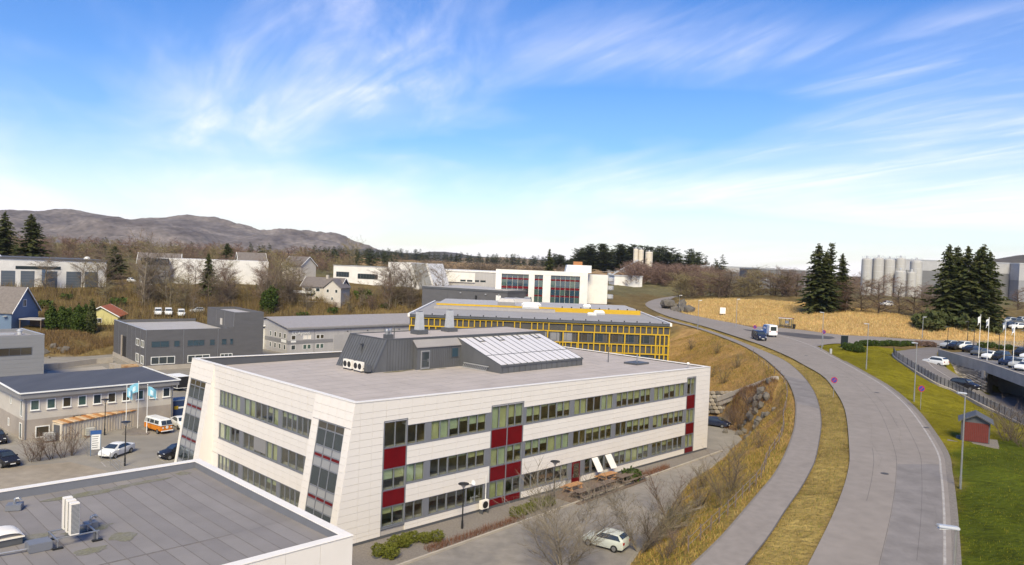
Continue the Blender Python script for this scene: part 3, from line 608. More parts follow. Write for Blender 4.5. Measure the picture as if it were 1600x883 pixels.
for k in range(9):
    for j in range(15):
        x = 3+k*6.5+(j % 3)*2.1; sm.box(x, x+.05, j*2.05+.06, (j+1)*2.05-.01, RZ, RZ+0.012)
sm.build('roofing_seams', mat('roof_seam_faint', (0.31, 0.285, 0.28), 0.9), rf)['kind'] = 'stuff'
# ---- windows
WFR = {}
def window_unit(s0, s1, z0, z1, face='s', panes=2, blind=None, parent=MAIN, gl=None, fr=0.07, red=None, leanf=None):
    """framed unit; face 's' = long front (plane t=0), 't' = short front (plane s=0)"""
    w = s1-s0; h = z1-z0; key = (round(w, 2), round(h, 2), face, panes)
    if key not in WFR:
        f = MB()
        def bx(a0, a1, b0, b1, d0=0.06, d1=0.20):
            if face == 's': f.box(a0, a1, d0, d1, b0, b1)
            else: f.box(d0, d1, -a1, -a0, b0, b1)
        bx(0, fr, 0, h); bx(w-fr, w, 0, h); bx(fr, w-fr, 0, fr); bx(fr, w-fr, h-fr, h)
        for i in range(1, panes): bx(w*i/panes-fr*.5, w*i/panes+fr*.5, fr, h-fr)
        me = f.mesh('window_frame'); me.materials.append(M_PIER)
        pm = []
        for i in range(panes):
            g = MB(); a0 = w*i/panes+(fr*.5 if i else fr); a1 = w*(i+1)/panes-(fr*.5 if i < panes-1 else fr)
            if face == 's': g.box(a0, a1, 0.13, 0.145, fr, h-fr)
            else: g.box(0.13, 0.145, -a1, -a0, fr, h-fr)
            pm.append(g.mesh('pane')); pm[-1].materials.append(G_CLEAR)
        WFR[key] = (me, pm)
    me, pm = WFR[key]
    loc = (s0, 0, z0) if face == 's' else (0, s1+s0-s0, z0)
    if face == 't': loc = (0, s1, z0); 
    o = put('window', me, None, parent, loc=loc if face == 's' else (0, s1, z0))
    if face == 't': o.location = (0, s1, z0)
    for i, p in enumerate(pm): put('pane', p, None, o)
    if blind:
        for i in range(panes):
            d = blind[i % len(blind)]
            if d <= 0.03: continue
            a0 = w*i/panes+0.05; a1 = w*(i+1)/panes-0.05; b = MB()
            if face == 's': b.box(a0, a1, 0.26, 0.275, h-0.06-d*(h-.12), h-.06)
            else: b.box(0.26, 0.275, -a1, -a0, h-0.06-d*(h-.12), h-.06)
            b.build('blind', random.choice((M_BLIND, M_BLIND, M_BLIND2)), o)
    return o
rs = random.Random(5)
def blinds(): 
    r = rs.random()
    if r < 0.25: return (1.0,)
    if r < 0.55: d = rs.choice((0.35, 0.5, 0.6)); return (d,)
    if r < 0.8: return (rs.choice((0.4, 0.6, .8)), rs.choice((0.25, 0.5, 1.0)))
    if r < 0.9: return (0.15,)
    return None
def pier(s0, s1, z0, z1): MB().box(s0+.004, s1-.004, 0.05, 0.22, z0+.01, z1-.01).build('mullion', M_PIER, MAIN)
ROWS = [(1.0, 2.72), (4.48, 6.2), (7.98, 9.78)]
for r, (z0, z1) in enumerate(ROWS):
    units = [(5.68, 7.8), (8.42, 10.63), (10.63, 13.12), (13.12, 15.45)]
    for k in range(4):
        b = 21.15+k*7.74; units += [(b, b+2.24), (b+2.24, b+4.84), (b+4.84, b+7.1)]
    units = [(a, b) for a, b in units if b < 51.9]
    for a, b in [(7.8, 8.42), (15.45, SB0-.06), (SB1+.06, 21.15), (28.25, 28.89), (35.99, 36.63), (43.73, 44.37), (51.47, SC0-.06)]: pier(a, b, z0, z1)
    for a, b in units:
        if r == 0 and 28.8 < a < 30.3:       # the entrance
            continue
        window_unit(a, b, z0, z1, 's', 2, blinds() if r else (blinds() if rs.random() < .5 else None))
    # tall columns
    zc = [(0.95, 2.72), (4.20, 6.1), (7.98, 10.3)][r]
    for a, b, n in [(SA0, SA1, 1), ((SB0), (SB0+SB1)/2, 1), ((SB0+SB1)/2, SB1, 1), (SC0, SC1, 1)]:
        za, zb = zc
        window_unit(a, b, za, zb, 's', 2, blinds())
for a, b in [(SA0, SA1), (SB0, (SB0+SB1)/2), ((SB0+SB1)/2, SB1), (SC0, SC1)]:
    for z0, z1 in [(2.72, 4.20), (6.1, 7.98)]+([(0.22, 0.95)] if a != SA0 else []):
        MB().box(a+.05, b-.05, 0.03, 0.1, z0+.06, z1-.06).build('red_panel', M_RED, MAIN)
for s in (SA0, SA1, SB0, (SB0+SB1)/2, SB1, SC0, SC1): MB().box(s-.055, s+.055, -0.015, 0.21, 0.24 if s not in (SA0, SA1) else .9, 10.36).build('mullion', M_PIER, MAIN)
for a, b in [(SA0, SA1), (SB0, SB1), (SC0, SC1)]: MB().box(a-.055, b+.055, -0.018, 0.16, 10.36, 10.45).build('window_head', M_PIER, MAIN)
MB().box(SA0-.05, SA1+.05, -0.015, 0.2, 0.80, 0.9).build('window_sill', M_PIER, MAIN)
for z in (0.97, 4.45, 7.95):
    for a, b in [(SA1+.06, SB0-.06), (SB1+.06, SC0-.06)]:
        if z < 1 and a > 20:
            MB().box(a, 28.85, -0.03, 0.05, z-.03, z+.04).build('window_sill', M_PIER, MAIN); MB().box(30.4, b, -0.03, 0.05, z-.03, z+.04).build('window_sill', M_PIER, MAIN)
        else: MB().box(a, b, -0.03, 0.05, z-.03, z+.04).build('window_sill', M_PIER, MAIN)
# red entrance door and the two awning windows swung open
dr = MB().box(28.95, 30.3, 0.02, 0.10, 0.02, 2.70).build('door', M_RED, MAIN, bevel=0.01)
MB().box(29.15, 30.1, 0.0, 0.019, 0.9, 2.5).build('pane', G_BROWN, dr); MB().box(29.08, 29.12, -0.05, 0.0, 1.0, 1.4).build('handle', M_STEEL, dr)
MB().box(30.3, 30.95, 0.05, .22, 1.0, 2.7).build('mullion', M_PIER, MAIN)
for a, b in [(31.0, 33.4), (33.4, 35.95)]:
    window_unit(a, b, 1.0, 2.72, 's', 2, None)
    s0 = (a+b)/2+.1; s1 = b-.05
    MB().hexa([(s0, -1.02, 1.25), (s1, -1.02, 1.25), (s1, -0.98, 1.28), (s0, -.98, 1.28)], [(s0, -.06, 2.62), (s1, -.06, 2.62), (s1, -.0, 2.66), (s0, .0, 2.66)]).build('open_sash', M_WTRIM, MAIN)
# short front: three bands
for r, (z0, z1) in enumerate([(0.98, 2.68), (4.48, 6.2), (7.98, 9.73)]):
    tt = [(6.75, 9.0), (9.0, 11.0), (11.65, 13.6), (13.6, 15.7), (15.7, 17.7), (18.3, 20.4), (20.4, 22.4), (22.4, 24.4)]
    t0 = 6.7; units = [(6.7, 9.6), (9.6, 12.5), (13.1, 15.4), (15.4, 17.9), (17.9, 20.4), (21.2, 23.4), (23.4, 26.1)]
    for a, b in units: window_unit(a, b, z0, z1, 't', 3 if b-a > 2.6 and r != 1 else 2, blinds() if rs.random() < .45 else None)
    for a, b in [(12.5, 13.1), (20.4, 21.2)]: MB().box(0.05, .22, a+.004, b-.004, z0, z1).build('mullion', M_PIER, MAIN)
    for a, b in [(TB0+.02, 6.7), (26.1, TB1)]:
        for q0, q1 in [(z0, (z0+z1)/2), ((z0+z1)/2, z1)]: MB().box(0.0, 0.09, a, b-.02, q0+G, q1-G).build('panel', M_WHITE, MAIN)
    MB().box(-.03, .05, 6.7, 26.1, z0-.05, z0+.02).build('window_sill', M_PIER, MAIN)
    if r == 1: MB().box(0.0, .05, 15.45, 17.9, z0+.35, z1-.05).build('shutter', mat('shutter_grey', (.24, .23, .23), .6), MAIN)
# battered glazed strips
def strip(t0, t1, zs):
    def P(t, z, d): return (s_left(z)+d, t, z)
    fr_ = MB()
    def qbar(ta, tb, za, zb, d0=0.02, d1=0.16): fr_.hexa([P(ta, za, d0), P(ta, za, d1), P(tb, za, d1), P(tb, za, d0)][::-1], [P(ta, zb, d0), P(ta, zb, d1), P(tb, zb, d1), P(tb, zb, d0)][::-1])
    for t in np.linspace(t0, t1, 4): qbar(t-.05, t+.05, .3, 10.12)
    for z in zs: qbar(t0, t1, z-.05, z+.05, 0.03, 0.15)
    sf = fr_.build('glazed_strip', M_PIER, MAIN, recalc=True)
    for k in range(len(zs)-1):
        for j in range(3):
            a = lerp(t0, t1, j/3)+.05; b = lerp(t0, t1, (j+1)/3)-.05; za, zb = zs[k]+.05, zs[k+1]-.05
            typ = 'red' if zb-za < 0.35 else ('grey' if zb-za < .95 and za < 9.2 else 'glass')
            g = MB().hexa([P(a, za, .07), P(a, za, .09), P(b, za, .09), P(b, za, .07)][::-1], [P(a, zb, .07), P(a, zb, .09), P(b, zb, .09), P(b, zb, .07)][::-1])
            g.build('pane' if typ == 'glass' else 'spandrel', {'red': M_RED, 'grey': mat('spandrel_grey', (.30, .30, .31), .4), 'glass': G_DARK if k % 2 else G_BROWN}[typ], sf, recalc=True)
ZS = [0.35, 1.1, 2.6, 3.4, 3.75, 4.5, 6.2, 7.0, 7.35, 8.0, 9.45, 10.1]
strip(1.0, 5.15, ZS); strip(28.9, 32.93, ZS)
MB().hexa([(s_left(0)-.02, LT-.02, .2), (s_left(0)+.3, LT-.02, .2), (s_left(0)+.3, LT+.06, .2), (s_left(0)-.02, LT+.06, .2)], [(-.02, LT-.02, 12.2), (.3, LT-.02, 12.2), (.3, LT+.06, 12.2), (-.02, LT+.06, 12.2)]).build('edge_trim', M_WTRIM, MAIN)
# ---- plant room on the roof, skylight, dormer
PENT = MB()
PT0, PT1, PS0, PS1, PZ = 19.2, 26.9, 15.1, 44.6, 15.05
PENT.prism([(PS0, PT0), (PS1, PT0), (PS1, PT1), (PS0, PT1)], RZ+.003, [PZ]*4)
PENT.v[4] = (PS0+1.9, PT0, PZ); PENT.v[7] = (PS0+1.9, PT1, PZ)
pent = PENT.build('plant_room', M_ZINC, MAIN)
MB().prism([(PS0+2.0, PT0+.12), (PS1-.1, PT0+.12), (PS1-.1, PT1-.1), (PS0+2.0, PT1-.1)], PZ+.002, PZ+.03).build('plant_roof', M_ROOF2, pent)
ed = MB()
ed.box(PS0+1.9, PS1+.03, PT0-.04, PT0+.10, PZ+.0, PZ+.14); ed.box(PS0+1.9, PS1, PT1-.1, PT1+.04, PZ, PZ+.14); ed.box(PS0+1.86, PS0+2.0, PT0+.1, PT1-.1, PZ, PZ+.14); 
ed.build('roof_edge', M_DGREY, pent)
for t in (PT0, PT1): MB().hexa([(PS0-.02, t-.07, RZ), (PS0+.12, t-.07, RZ), (PS0+.12, t+.07, RZ), (PS0-.02, t+.07, RZ)], [(PS0+1.86, t-.07, PZ+.13), (PS0+2.0, t-.07, PZ+.13), (PS0+2.0, t+.07, PZ+.13), (PS0+1.86, t+.07, PZ+.13)]).build('verge', M_DGREY, pent)
M_SEAMZ = mat('zinc_seam', (0.075, 0.076, 0.082), .5)
sz = MB()
for k in range(1, 15): t = PT0+(PT1-PT0)*k/15; sz.hexa([(PS0-.03, t, RZ+.1), (PS0+.02, t, RZ+.1), (PS0+.02, t+.035, RZ+.1), (PS0-.03, t+.035, RZ+.1)], [(PS0+1.83, t, PZ-.02), (PS0+1.88, t, PZ-.02), (PS0+1.88, t+.035, PZ-.02), (PS0+1.83, t+.035, PZ-.02)])
for k in range(0, 10): s = PS0+2.0+k*.42; sz.box(s, s+.03, PT0-.03, PT0, RZ, PZ-.02)
sz.build('standing_seams', M_SEAMZ, pent)['kind'] = 'stuff'
dm = MB().prism([(21.0, 18.5), (28.3, 18.5), (28.3, 19.19), (21.0, 19.19)], RZ+.003, [14.05, 14.05, 14.75, 14.75]).build('dormer', M_ZINC, pent)
MB().hexa([(20.85, 18.35, 14.0), (28.4, 18.35, 14.0), (28.4, 19.19, 14.78), (20.85, 19.19, 14.78)], [(20.85, 18.35, 14.10), (28.4, 18.35, 14.10), (28.4, 19.19, 14.9), (20.85, 19.19, 14.9)]).build('dormer_roof', M_ROOF, pent)
dz_ = MB()
for k in range(16): s = 23.4+k*.3; dz_.box(s, s+.03, 18.47, 18.5, RZ, 14.0)
dz_.build('dormer_seams', M_SEAMZ, dm)['kind'] = 'stuff'
d2 = MB().box(21.6, 22.95, 18.42, 18.499, RZ+.08, 13.6).build('roof_door', mat('door_frame_pale', (.42, .42, .43), .4, metal=.4), pent)
MB().box(21.68, 22.87, 18.40, 18.419, RZ+.25, 13.5).build('door_leaf', M_DGREY, d2); MB().box(21.8, 22.75, 18.385, 18.399, RZ+1.2, 13.4).build('pane', G_DARK, d2); MB().box(21.8, 22.75, 18.385, 18.399, RZ+.4, RZ+1.1).build('pane', G_DARK, d2); MB().box(22.6, 22.66, 18.33, 18.38, RZ+.9, RZ+1.3).build('handle', M_STEEL, d2)
w2 = MB().box(26.45, 27.6, 18.44, 18.498, 12.5, 13.78).build('window', M_DGREY, pent); MB().box(26.55, 27.5, 18.42, 18.439, 12.6, 13.68).build('pane', G_BLUE, w2)
# skylight: sloped glazing, two rows of panes
KS0, KS1, KT0, KT1, KZ0, KZ1 = 28.0, 43.3, 11.0, 19.19, 12.24, 14.85
MB().prism([(KS0, KT0), (KS1, KT0), (KS1, KT1), (KS0, KT1)], RZ+.003, [KZ0, KZ0, KZ1, KZ1]).build('skylight', M_ZINC, MAIN)
sk = [c for c in MAIN.children if c.name.startswith('skylight')][0]
def ksl(u, v, h): 
    t = lerp(KT0, KT1, v); z = lerp(KZ0, KZ1, v); return (lerp(KS0, KS1, u), t-h*.3, z+h*.95)
NP = 13; vr = [0.015, 0.34, 0.985]
for i in range(NP):
    for j in range(2):
        u0, u1 = i/NP+.0035, (i+1)/NP-.0035; v0, v1 = vr[j]+.008, vr[j+1]-.008
        MB().hexa([ksl(u0, v0, .01), ksl(u1, v0, .01), ksl(u1, v1, .01), ksl(u0, v1, .01)], [ksl(u0, v0, .06), ksl(u1, v0, .06), ksl(u1, v1, .06), ksl(u0, v1, .06)]).build('pane', G_SKY, sk)
kb_ = MB()
for i in range(NP+1): u = i/NP; kb_.hexa([ksl(u-.0024, 0, .0), ksl(u+.0024, 0, .0), ksl(u+.0024, 1, .0), ksl(u-.0024, 1, .0)], [ksl(u-.0024, 0, .09), ksl(u+.0024, 0, .09), ksl(u+.0024, 1, .09), ksl(u-.0024, 1, .09)])
kb_.hexa([ksl(0, .336, 0), ksl(1, .336, 0), ksl(1, .344, 0), ksl(0, .344, 0)], [ksl(0, .336, .09), ksl(1, .336, .09), ksl(1, .344, .09), ksl(0, .344, .09)])
kb_.build('glazing_bars', M_ZINC, sk)
for i in (2, 5, 8, 11):
    u0, u1 = (i+.08)/NP, (i+.92)/NP; mbv = MB()
    for a, b, c, e_ in [(u0, u1, .80, .82), (u0, u0+.006, .82, .97), (u1-.006, u1, .82, .97)]: mbv.hexa([ksl(a, c, .06), ksl(b, c, .06), ksl(b, e_, .06), ksl(a, e_, .06)], [ksl(a, c, .13), ksl(b, c, .13), ksl(b, e_, .13), ksl(a, e_, .13)])
    mbv.build('roof_vent_frame', M_DGREY, sk)
ft = MB()
for k in range(16): s = KS0+.2+k*(KS1-KS0-.4)/15; ft.box(s, s+.05, KT0-.04, KT0, RZ, KZ0)
ft.build('flashing_seams', M_SEAMZ, sk)['kind'] = 'stuff'
MB().box(KS0-.08, KS1+.08, KT0-.1, KT0-.041, KZ0-.14, KZ0+.05).build('gutter', M_DGREY, sk)
# chimneys, vents and other things on the roof
def bw(s, t, z): return bl(s, t, z)
for s, t, nm in [(25.1, 23.4, 'tapered grey ventilation chimney nearer the sloped end of the plant room'), (31.2, 24.6, 'tapered grey ventilation chimney nearer the sloped skylight')]:
    c = thing('ventilation_chimney', nm, 'chimney', bw(s, t, PZ+.02), R(45.09), 'tapered chimneys on the plant room')
    MB().box(-.85, .85, -.8, .8, 0, 0.55).build('base', M_DGREY, c, bevel=.03); MB().hexa([(-.5, -.46, .55), (.5, -.46, .55), (.5, .46, .55), (-.5, .46, .55)], [(-.36, -.33, 2.9), (.36, -.33, 2.9), (.36, .33, 2.9), (-.36, .33, 2.9)]).build('stack', M_ALU, c, bevel=.02)
    MB().box(-.3, .3, -.28, .28, 2.902, 2.94).build('opening_shade', M_BLACK, c)  # black plate on a closed stack, painted for the dark inside the flue
def heatpump(name, label, loc, rz, w=0.95, d=0.38, h=0.75, fans=2, group=None, legs=.18):
    o = thing(name, label, 'heat pump', loc, rz, group)
    MB().box(-w/2, w/2, -d/2, d/2, legs, legs+h).build('casing', M_WTRIM, o, bevel=.02)
    for i in range(fans):
        x = (i-(fans-1)/2)*w/fans; g = MB(); g.v = []
        n = 16; rr = min(w/fans, h)*.42
        g.v = [(x+rr*math.cos(2*math.pi*k/n), -d/2-.012, legs+h/2+rr*math.sin(2*math.pi*k/n)) for k in range(n)]+[(x+rr*math.cos(2*math.pi*k/n), -d/2+.02, legs+h/2+rr*math.sin(2*math.pi*k/n)) for k in range(n)]
        g.f = [tuple(range(n))]+[(k, n+k, n+(k+1) % n, (k+1) % n) for k in range(n)]; g.build('fan_grille', M_BLACK, o)
    for x in (-w*.38, w*.38): MB().box(x-.03, x+.03, -d/2-.05, d/2+.05, 0, legs).build('foot', M_DGREY, o)
    return o
heatpump('heat_pump', 'white twin fan heat pump at the left of the pair by the plant room', bw(14.2, 22.9, RZ+.002), R(45.09-90), w=1.7, h=1.05, group='heat pumps by the plant room')
heatpump('heat_pump', 'white twin fan heat pump at the right of the pair by the plant room', bw(14.2, 20.7, RZ+.002), R(45.09-90), w=1.7, h=1.05, group='heat pumps by the plant room')
e = thing('duct_box', 'small dark grey duct box beside the roof heat pumps', 'duct', bw(14.5, 19.3, RZ+.002), R(45.09)); MB().box(-.3, .3, -.35, .35, 0.2, .9).build('casing', M_DGREY, e, bevel=.02); MB().tube((-.2, 0, .5), (-.2, .9, .5), .09, n=8).build('pipe', M_DGREY, e); MB().box(-.25, .25, -.3, .3, 0, .2).build('foot', M_BLACK, e)
fl = thing('flue_pipe', 'short grey flue with rain cap on the sloped plant room end', 'flue', bw(16.1, 23.2, 13.0), 0); MB().tube((0, 0, .2), (0, 0, 1.25), .17, n=12).build('pipe', M_DGREY, fl, smooth=False); MB().lathe([(.3, 1.25), (.3, 1.32), (.08, 1.5)], n=12).build('cap', M_DGREY, fl); MB().lathe([(.34, -.5), (.26, .2), (.18, .25)], n=12).build('collar', M_DGREY, fl)
v = thing('roof_vent', 'silver capped vent on a grey curb at the plant room edge', 'vent', bw(17.9, 20.2, PZ+.03), R(45)); MB().box(-.5, .5, -.35, .35, 0, .55).build('curb', M_DGREY, v, bevel=.02); MB().lathe([(.2, .55), (.2, .85), (.3, .86), (.3, 1.02), (.16, 1.2)], (-.2, 0, 0), 12).build('cap', M_STEEL, v); MB().lathe([(.17, .55), (.17, .95), (.26, .96), (.26, 1.1), (.12, 1.25)], (.25, 0, 0), 12).build('cap', M_STEEL, v)
tag(MB().tube((0, 0, 0), (0, 0, 1.5), .06, n=8).build('vent_pipe', M_DGREY, loc=bw(18.9, 20.4, PZ+.03)), 'thin dark vent pipe standing beside the capped roof vent', 'pipe')
tag(MB().tube((0, 0, 0), (0, 0, 2.2), .06, n=8).build('mast_pipe', M_DGREY, loc=bw(49.1, 11.1, RZ)), 'thin grey pipe standing on the roof beyond the skylight', 'pipe')
k = thing('roof_hatch', 'low grey hatch with a short pipe near the far roof corner', 'hatch', bw(51.5, 8.0, RZ), R(45.09)); MB().box(-1.5, 1.5, -1.1, 1.1, 0, .25).build('curb', M_DGREY, k, bevel=.03); MB().tube((.4, .2, .25), (.4, .2, 1.3), .09, n=8).build('pipe', M_STEEL, k)
k = thing('security_camera', 'white dome security camera on the roof edge at the far corner', 'camera', bw(54.2, 1.4, RZ), 0); MB().tube((0, 0, 0), (0, 0, .5), .05, n=8).build('stem', M_STEEL, k); MB().lathe([(.05, .5), (.2, .55), (.22, .7), (.12, .82)], n=12).build('dome', M_WTRIM, k)
ld = thing('ladder', 'grey aluminium ladder lying along the left side of the skylight', 'ladder', bw(27.75, 17.6, RZ+.06), R(45.09))
MB().bar((-.28, 0, .04), (-.28, -4.6, .04), .05, .08).build('stile', M_ALU, ld); MB().bar((.05, 0, .55), (.05, -4.6, .55), .05, .08).build('stile', M_ALU, ld)
for k in range(14): MB().bar((-.28, -.2-k*.32, .04), (.05, -.2-k*.32, .55), .035).build('rung', M_ALU, ld)
st = MB()
for (a, b, r_) in [(22.5, 18.1, .8), (18.0, 18.7, 1.1), (24.6, 18.0, .5), (20, 18.9, .6)]: st.v += []; st.sheet([bl(a+r_*1.6*math.cos(q)*(.8+.3*rs.random()), b+r_*.35*math.sin(q)*(.8+.3*rs.random()))[:2] for q in np.linspace(0, 2*math.pi, 14)[:-1]], RZ+.016)
stuff(st.build('roof_stain', mat('moss_stain', (.17, .15, .09), .95, var=.3, scale=1.5)), 'brown moss stains on the roof by the plant room door', 'stain')
# ------------------------------------------------------------------ near flat roof (bottom left)
FG = thing('flat_roof_hall', 'nearest flat roofed building with white parapet at the lower left', 'building', bl(0, 0), R(45.09))
FZ, FS0, FS1, FT0, FT1 = 8.0, -46.0, -10.6, -16.05, 6.1
FR = FZ-0.75
w_ = MB(); w_.box(FS0, FS1-.05, FT0+.05, FT1-.05, 0, FR-.2); w_.build('wall', M_JOINT, FG)
for k, (a, b) in enumerate(cols(FS0, FS1, 2.2)): 
    if b > -24: MB().box(a+G, b-G, FT0, FT0+.08, 0.1, FZ-.08).build('panel', M_WHITE, FG)
for k, (a, b) in enumerate(cols(FT0, FT1, 2.2)): MB().box(FS1-.08, FS1, a+G, b-G, 0.1, FZ-.08).build('panel', M_WHITE, FG)
pp = MB(); I = .55
MB().box(FS0, FS1-.09, FT1-I, FT1-.02, FR-.3, FZ-.06).build('parapet', M_PIER, FG); MB().box(FS0, FS1-.09, FT0+.09, FT0+I, FR-.3, FZ-.06).build('parapet', M_PIER, FG); MB().box(FS1-I, FS1-.09, FT0+I, FT1-I, FR-.3, FZ-.06).build('parapet', M_PIER, FG)
MB().box(FS0, FS1+.04, FT1-I-.05, FT1+.05, FZ-.06, FZ).build('coping', M_WTRIM, FG, bevel=.015); MB().box(FS0, FS1+.04, FT0-.05, FT0+I+.05, FZ-.06, FZ).build('coping', M_WTRIM, FG, bevel=.015); MB().box(FS1-I-.05, FS1+.04, FT0+I+.06, FT1-I-.06, FZ-.06, FZ-.001).build('coping', M_WTRIM, FG, bevel=.015)
rmb = MB(); ns, ntt = 24, 12                       # felt strips run along t; slight falls towards the middle
FELT = [mat('felt_strip_%d' % i, c, .88, var=.10, scale=.35, bump=.25, bscale=40, detail=8) for i, c in enumerate([(.225, .206, .200), (.212, .194, .190), (.238, .218, .211)])]
def fr_z(s, t):
    u = (t-FT0)/(FT1-FT0); return FR+0.30*abs(u-.58)**1.3+0.10*max(0, (s-FS1+6)/6)
sw = 1.02; s = FS1-I; k = 0
rfo = MB().box(FS0, FS1-I, FT0+I, FT1-I, FR-.35, FR-.05).build('roof', FELT[0], FG)
while s-sw > -40:
    for (ta, tb) in [(FT0+I, -9.8), (-9.8, FT1-I)]:
        g = MB(); tl = np.linspace(ta+(.02 if ta > -10 else 0), tb-.0, 7); a, b = s-sw+.0, s+.03; lift = .008*(k % 2)
        for t in tl: g.v += [(a, t, fr_z(a, t)+lift), (b, t, fr_z(b, t)+.006+lift)]
        for i in range(6): g.f.append((2*i, 2*i+1, 2*i+3, 2*i+2))
        g.build('felt_strip', FELT[(k*2+(ta > -10)) % 3], rfo)
        g2 = MB()
        for t in tl: g2.v += [(a-.02, t, fr_z(a, t)+.018), (a+.035, t, fr_z(a, t)+.02)]
        for i in range(6): g2.f.append((2*i, 2*i+1, 2*i+3, 2*i+2))
        g2.build('felt_seam', M_SEAM, rfo)
    s -= sw; k += 1
MB().box(-40, FS1-I, -9.85, -9.74, fr_z(-25, -9.8), fr_z(-25, -9.8)+.03).build('cross_seam', M_SEAM, rfo)
sts = MB()
for (a, b, r1, r2) in [(-21.5, -3.4, 1.5, .7), (-19.6, 3.9, 3.0, .5), (-15.5, 4.3, 2.2, .35), (-22.5, -7.2, 1.0, .6), (-20.3, -6.0, .8, .9), (-24.3, -2.8, 1.2, .5), (-12.4, 4.7, .6, .5)]:
    pts = [(a+r1*math.cos(q)*rs.uniform(.7, 1.15), b+r2*math.sin(q)*rs.uniform(.7, 1.15)) for q in np.linspace(0, 2*math.pi, 18)[:-1]]
    n = len(sts.v); sts.v += [(x, y, fr_z(x, y)+.026) for x, y in pts]; sts.f.append(tuple(range(n, n+len(pts))))
stuff(sts.build('moss_stain', mat('moss_olive', (.17, .16, .085), .95, col2=(.20, .19, .185), var=.2, scale=1.2), rfo))
def fgw(s, t, dz=0.0): return bl(s, t, fr_z(s, t)+.02+dz)
# the three heat pumps on a rack
rk = thing('heat_pump_rack', 'steel rack on black feet carrying three heat pumps on the near roof', 'rack', fgw(-22.9, -4.9), R(45.09))
for y in (-.75, .75): MB().bar((-1.0, y, .55), (1.35, y, .55), .07).build('beam', M_STEEL, rk)
for x in (-.9, 1.2):
    MB().bar((x, -.95, .48), (x, .95, .48), .07).build('beam', M_STEEL, rk)
    for y in (-.9, .9): MB().tube((x, y, .05), (x, y, .48), .035, n=6).build('leg', M_STEEL, rk); MB().box(x-.28, x+.28, y-.12, y+.12, 0, .10).build('foot', M_BLACK, rk, bevel=.02)
MB().tube((1.1, -.75, -.0), (1.1, -.75, .5), .06, n=8).build('leg', M_DGREY, rk)
for i, y in enumerate((-.66, 0.0, .66)):
    nm = ('right of three tall white heat pumps on the near roof rack', 'middle one of three tall white heat pumps on the near roof rack', 'left of three tall white heat pumps on the near roof rack')[i]
    p = bl(-22.9, -4.9+y, 0); hp = thing('roof_heat_pump', nm, 'heat pump', (p[0], p[1], fr_z(-22.9, -4.9)+.61), R(45.09), 'tall heat pumps on the near roof')
    MB().box(-.25, .25, -.19, .19, 0, 1.9).build('casing', M_WTRIM, hp, bevel=.02)
    lou = MB()
    for q in range(24): z = .12+q*.072; lou.box(-.22, .22, -.21, -.191, z, z+.034)
    lou.build('louvre', M_DGREY, hp)['kind'] = 'stuff'
    lou2 = MB()
    for q in range(24): z = .12+q*.072; lou2.box(.251, .262, -.15, .15, z, z+.034)
    lou2.build('louvre', M_DGREY, hp)['kind'] = 'stuff'
def dome_light(label, loc, rz, w, d, h0=.42):
    o = thing('dome_skylight', label, 'skylight', loc, rz); MB().box(-w/2, w/2, -d/2, d/2, 0, h0).build('curb', M_DGREY, o, bevel=.02)
    g = MB(); n = 8
    for i in range(n+1):
        for j in range(n+1):
            u, v = i/n*2-1, j/n*2-1; g.v.append((u*(w/2+.06), v*(d/2+.06), h0+.06+.42*(1-u*u)**.5*(1-v**4*.35) if abs(u) < .999 else h0+.06))
    for i in range(n):
        for j in range(n): k = i*(n+1)+j; g.f.append((k, k+n+1, k+n+2, k+1))
    g.build('dome', M_WTRIM, o, smooth=True); MB().box(-w/2-.08, w/2+.08, -d/2-.08, d/2+.08, h0+.002, h0+.06).build('rim', M_WTRIM, o)
    return o
dome_light('white domed skylight on a grey curb on the near roof', fgw(-25.9, -2.9), R(45.09), 1.7, 1.5)
def gooseneck(label, loc, rz, s=1.0):
    o = thing('gooseneck_vent', label, 'vent', loc, rz); MB().box(-.45*s, .45*s, -.4*s, .4*s, 0, .38).build('curb', M_PIER, o, bevel=.02); g = MB()
    pts = [(0, 0, .38)]+[(.17-.17*math.cos(a), 0, .55+.17*math.sin(a)*1.1) for a in np.linspace(0, math.pi*.95, 7)]
    for a, b in zip(pts[:-1], pts[1:]): g.tube(a, b, .09, n=8)
    g.build('pipe', M_STEEL, o); return o
gooseneck('curved steel vent on a grey box by the far parapet of near roof', fgw(-24.0, 3.2), R(20)); gooseneck('curved steel vent just behind the three tall heat pumps', fgw(-21.3, -3.2), R(50), .8)
bx_ = thing('junction_box', 'dark grey duct box beside the heat pump rack on the near roof', 'box', fgw(-24.6, -5.2), R(45.09)); MB().box(-.6, .6, -.5, .5, .0, .5).build('casing', M_PIER, bx_, bevel=.03); MB().tube((-.6, 0, .15), (-4.5, .6, .12), .06, n=6).build('cable_duct', M_STEEL, bx_)
tag(MB().lathe([(.12, 0), (.12, .5), (.14, .55)], n=10).build('vent_stub', M_PIER, loc=fgw(-25.0, 4.8)), 'small dark vent stub at the far parapet of the near roof', 'vent')
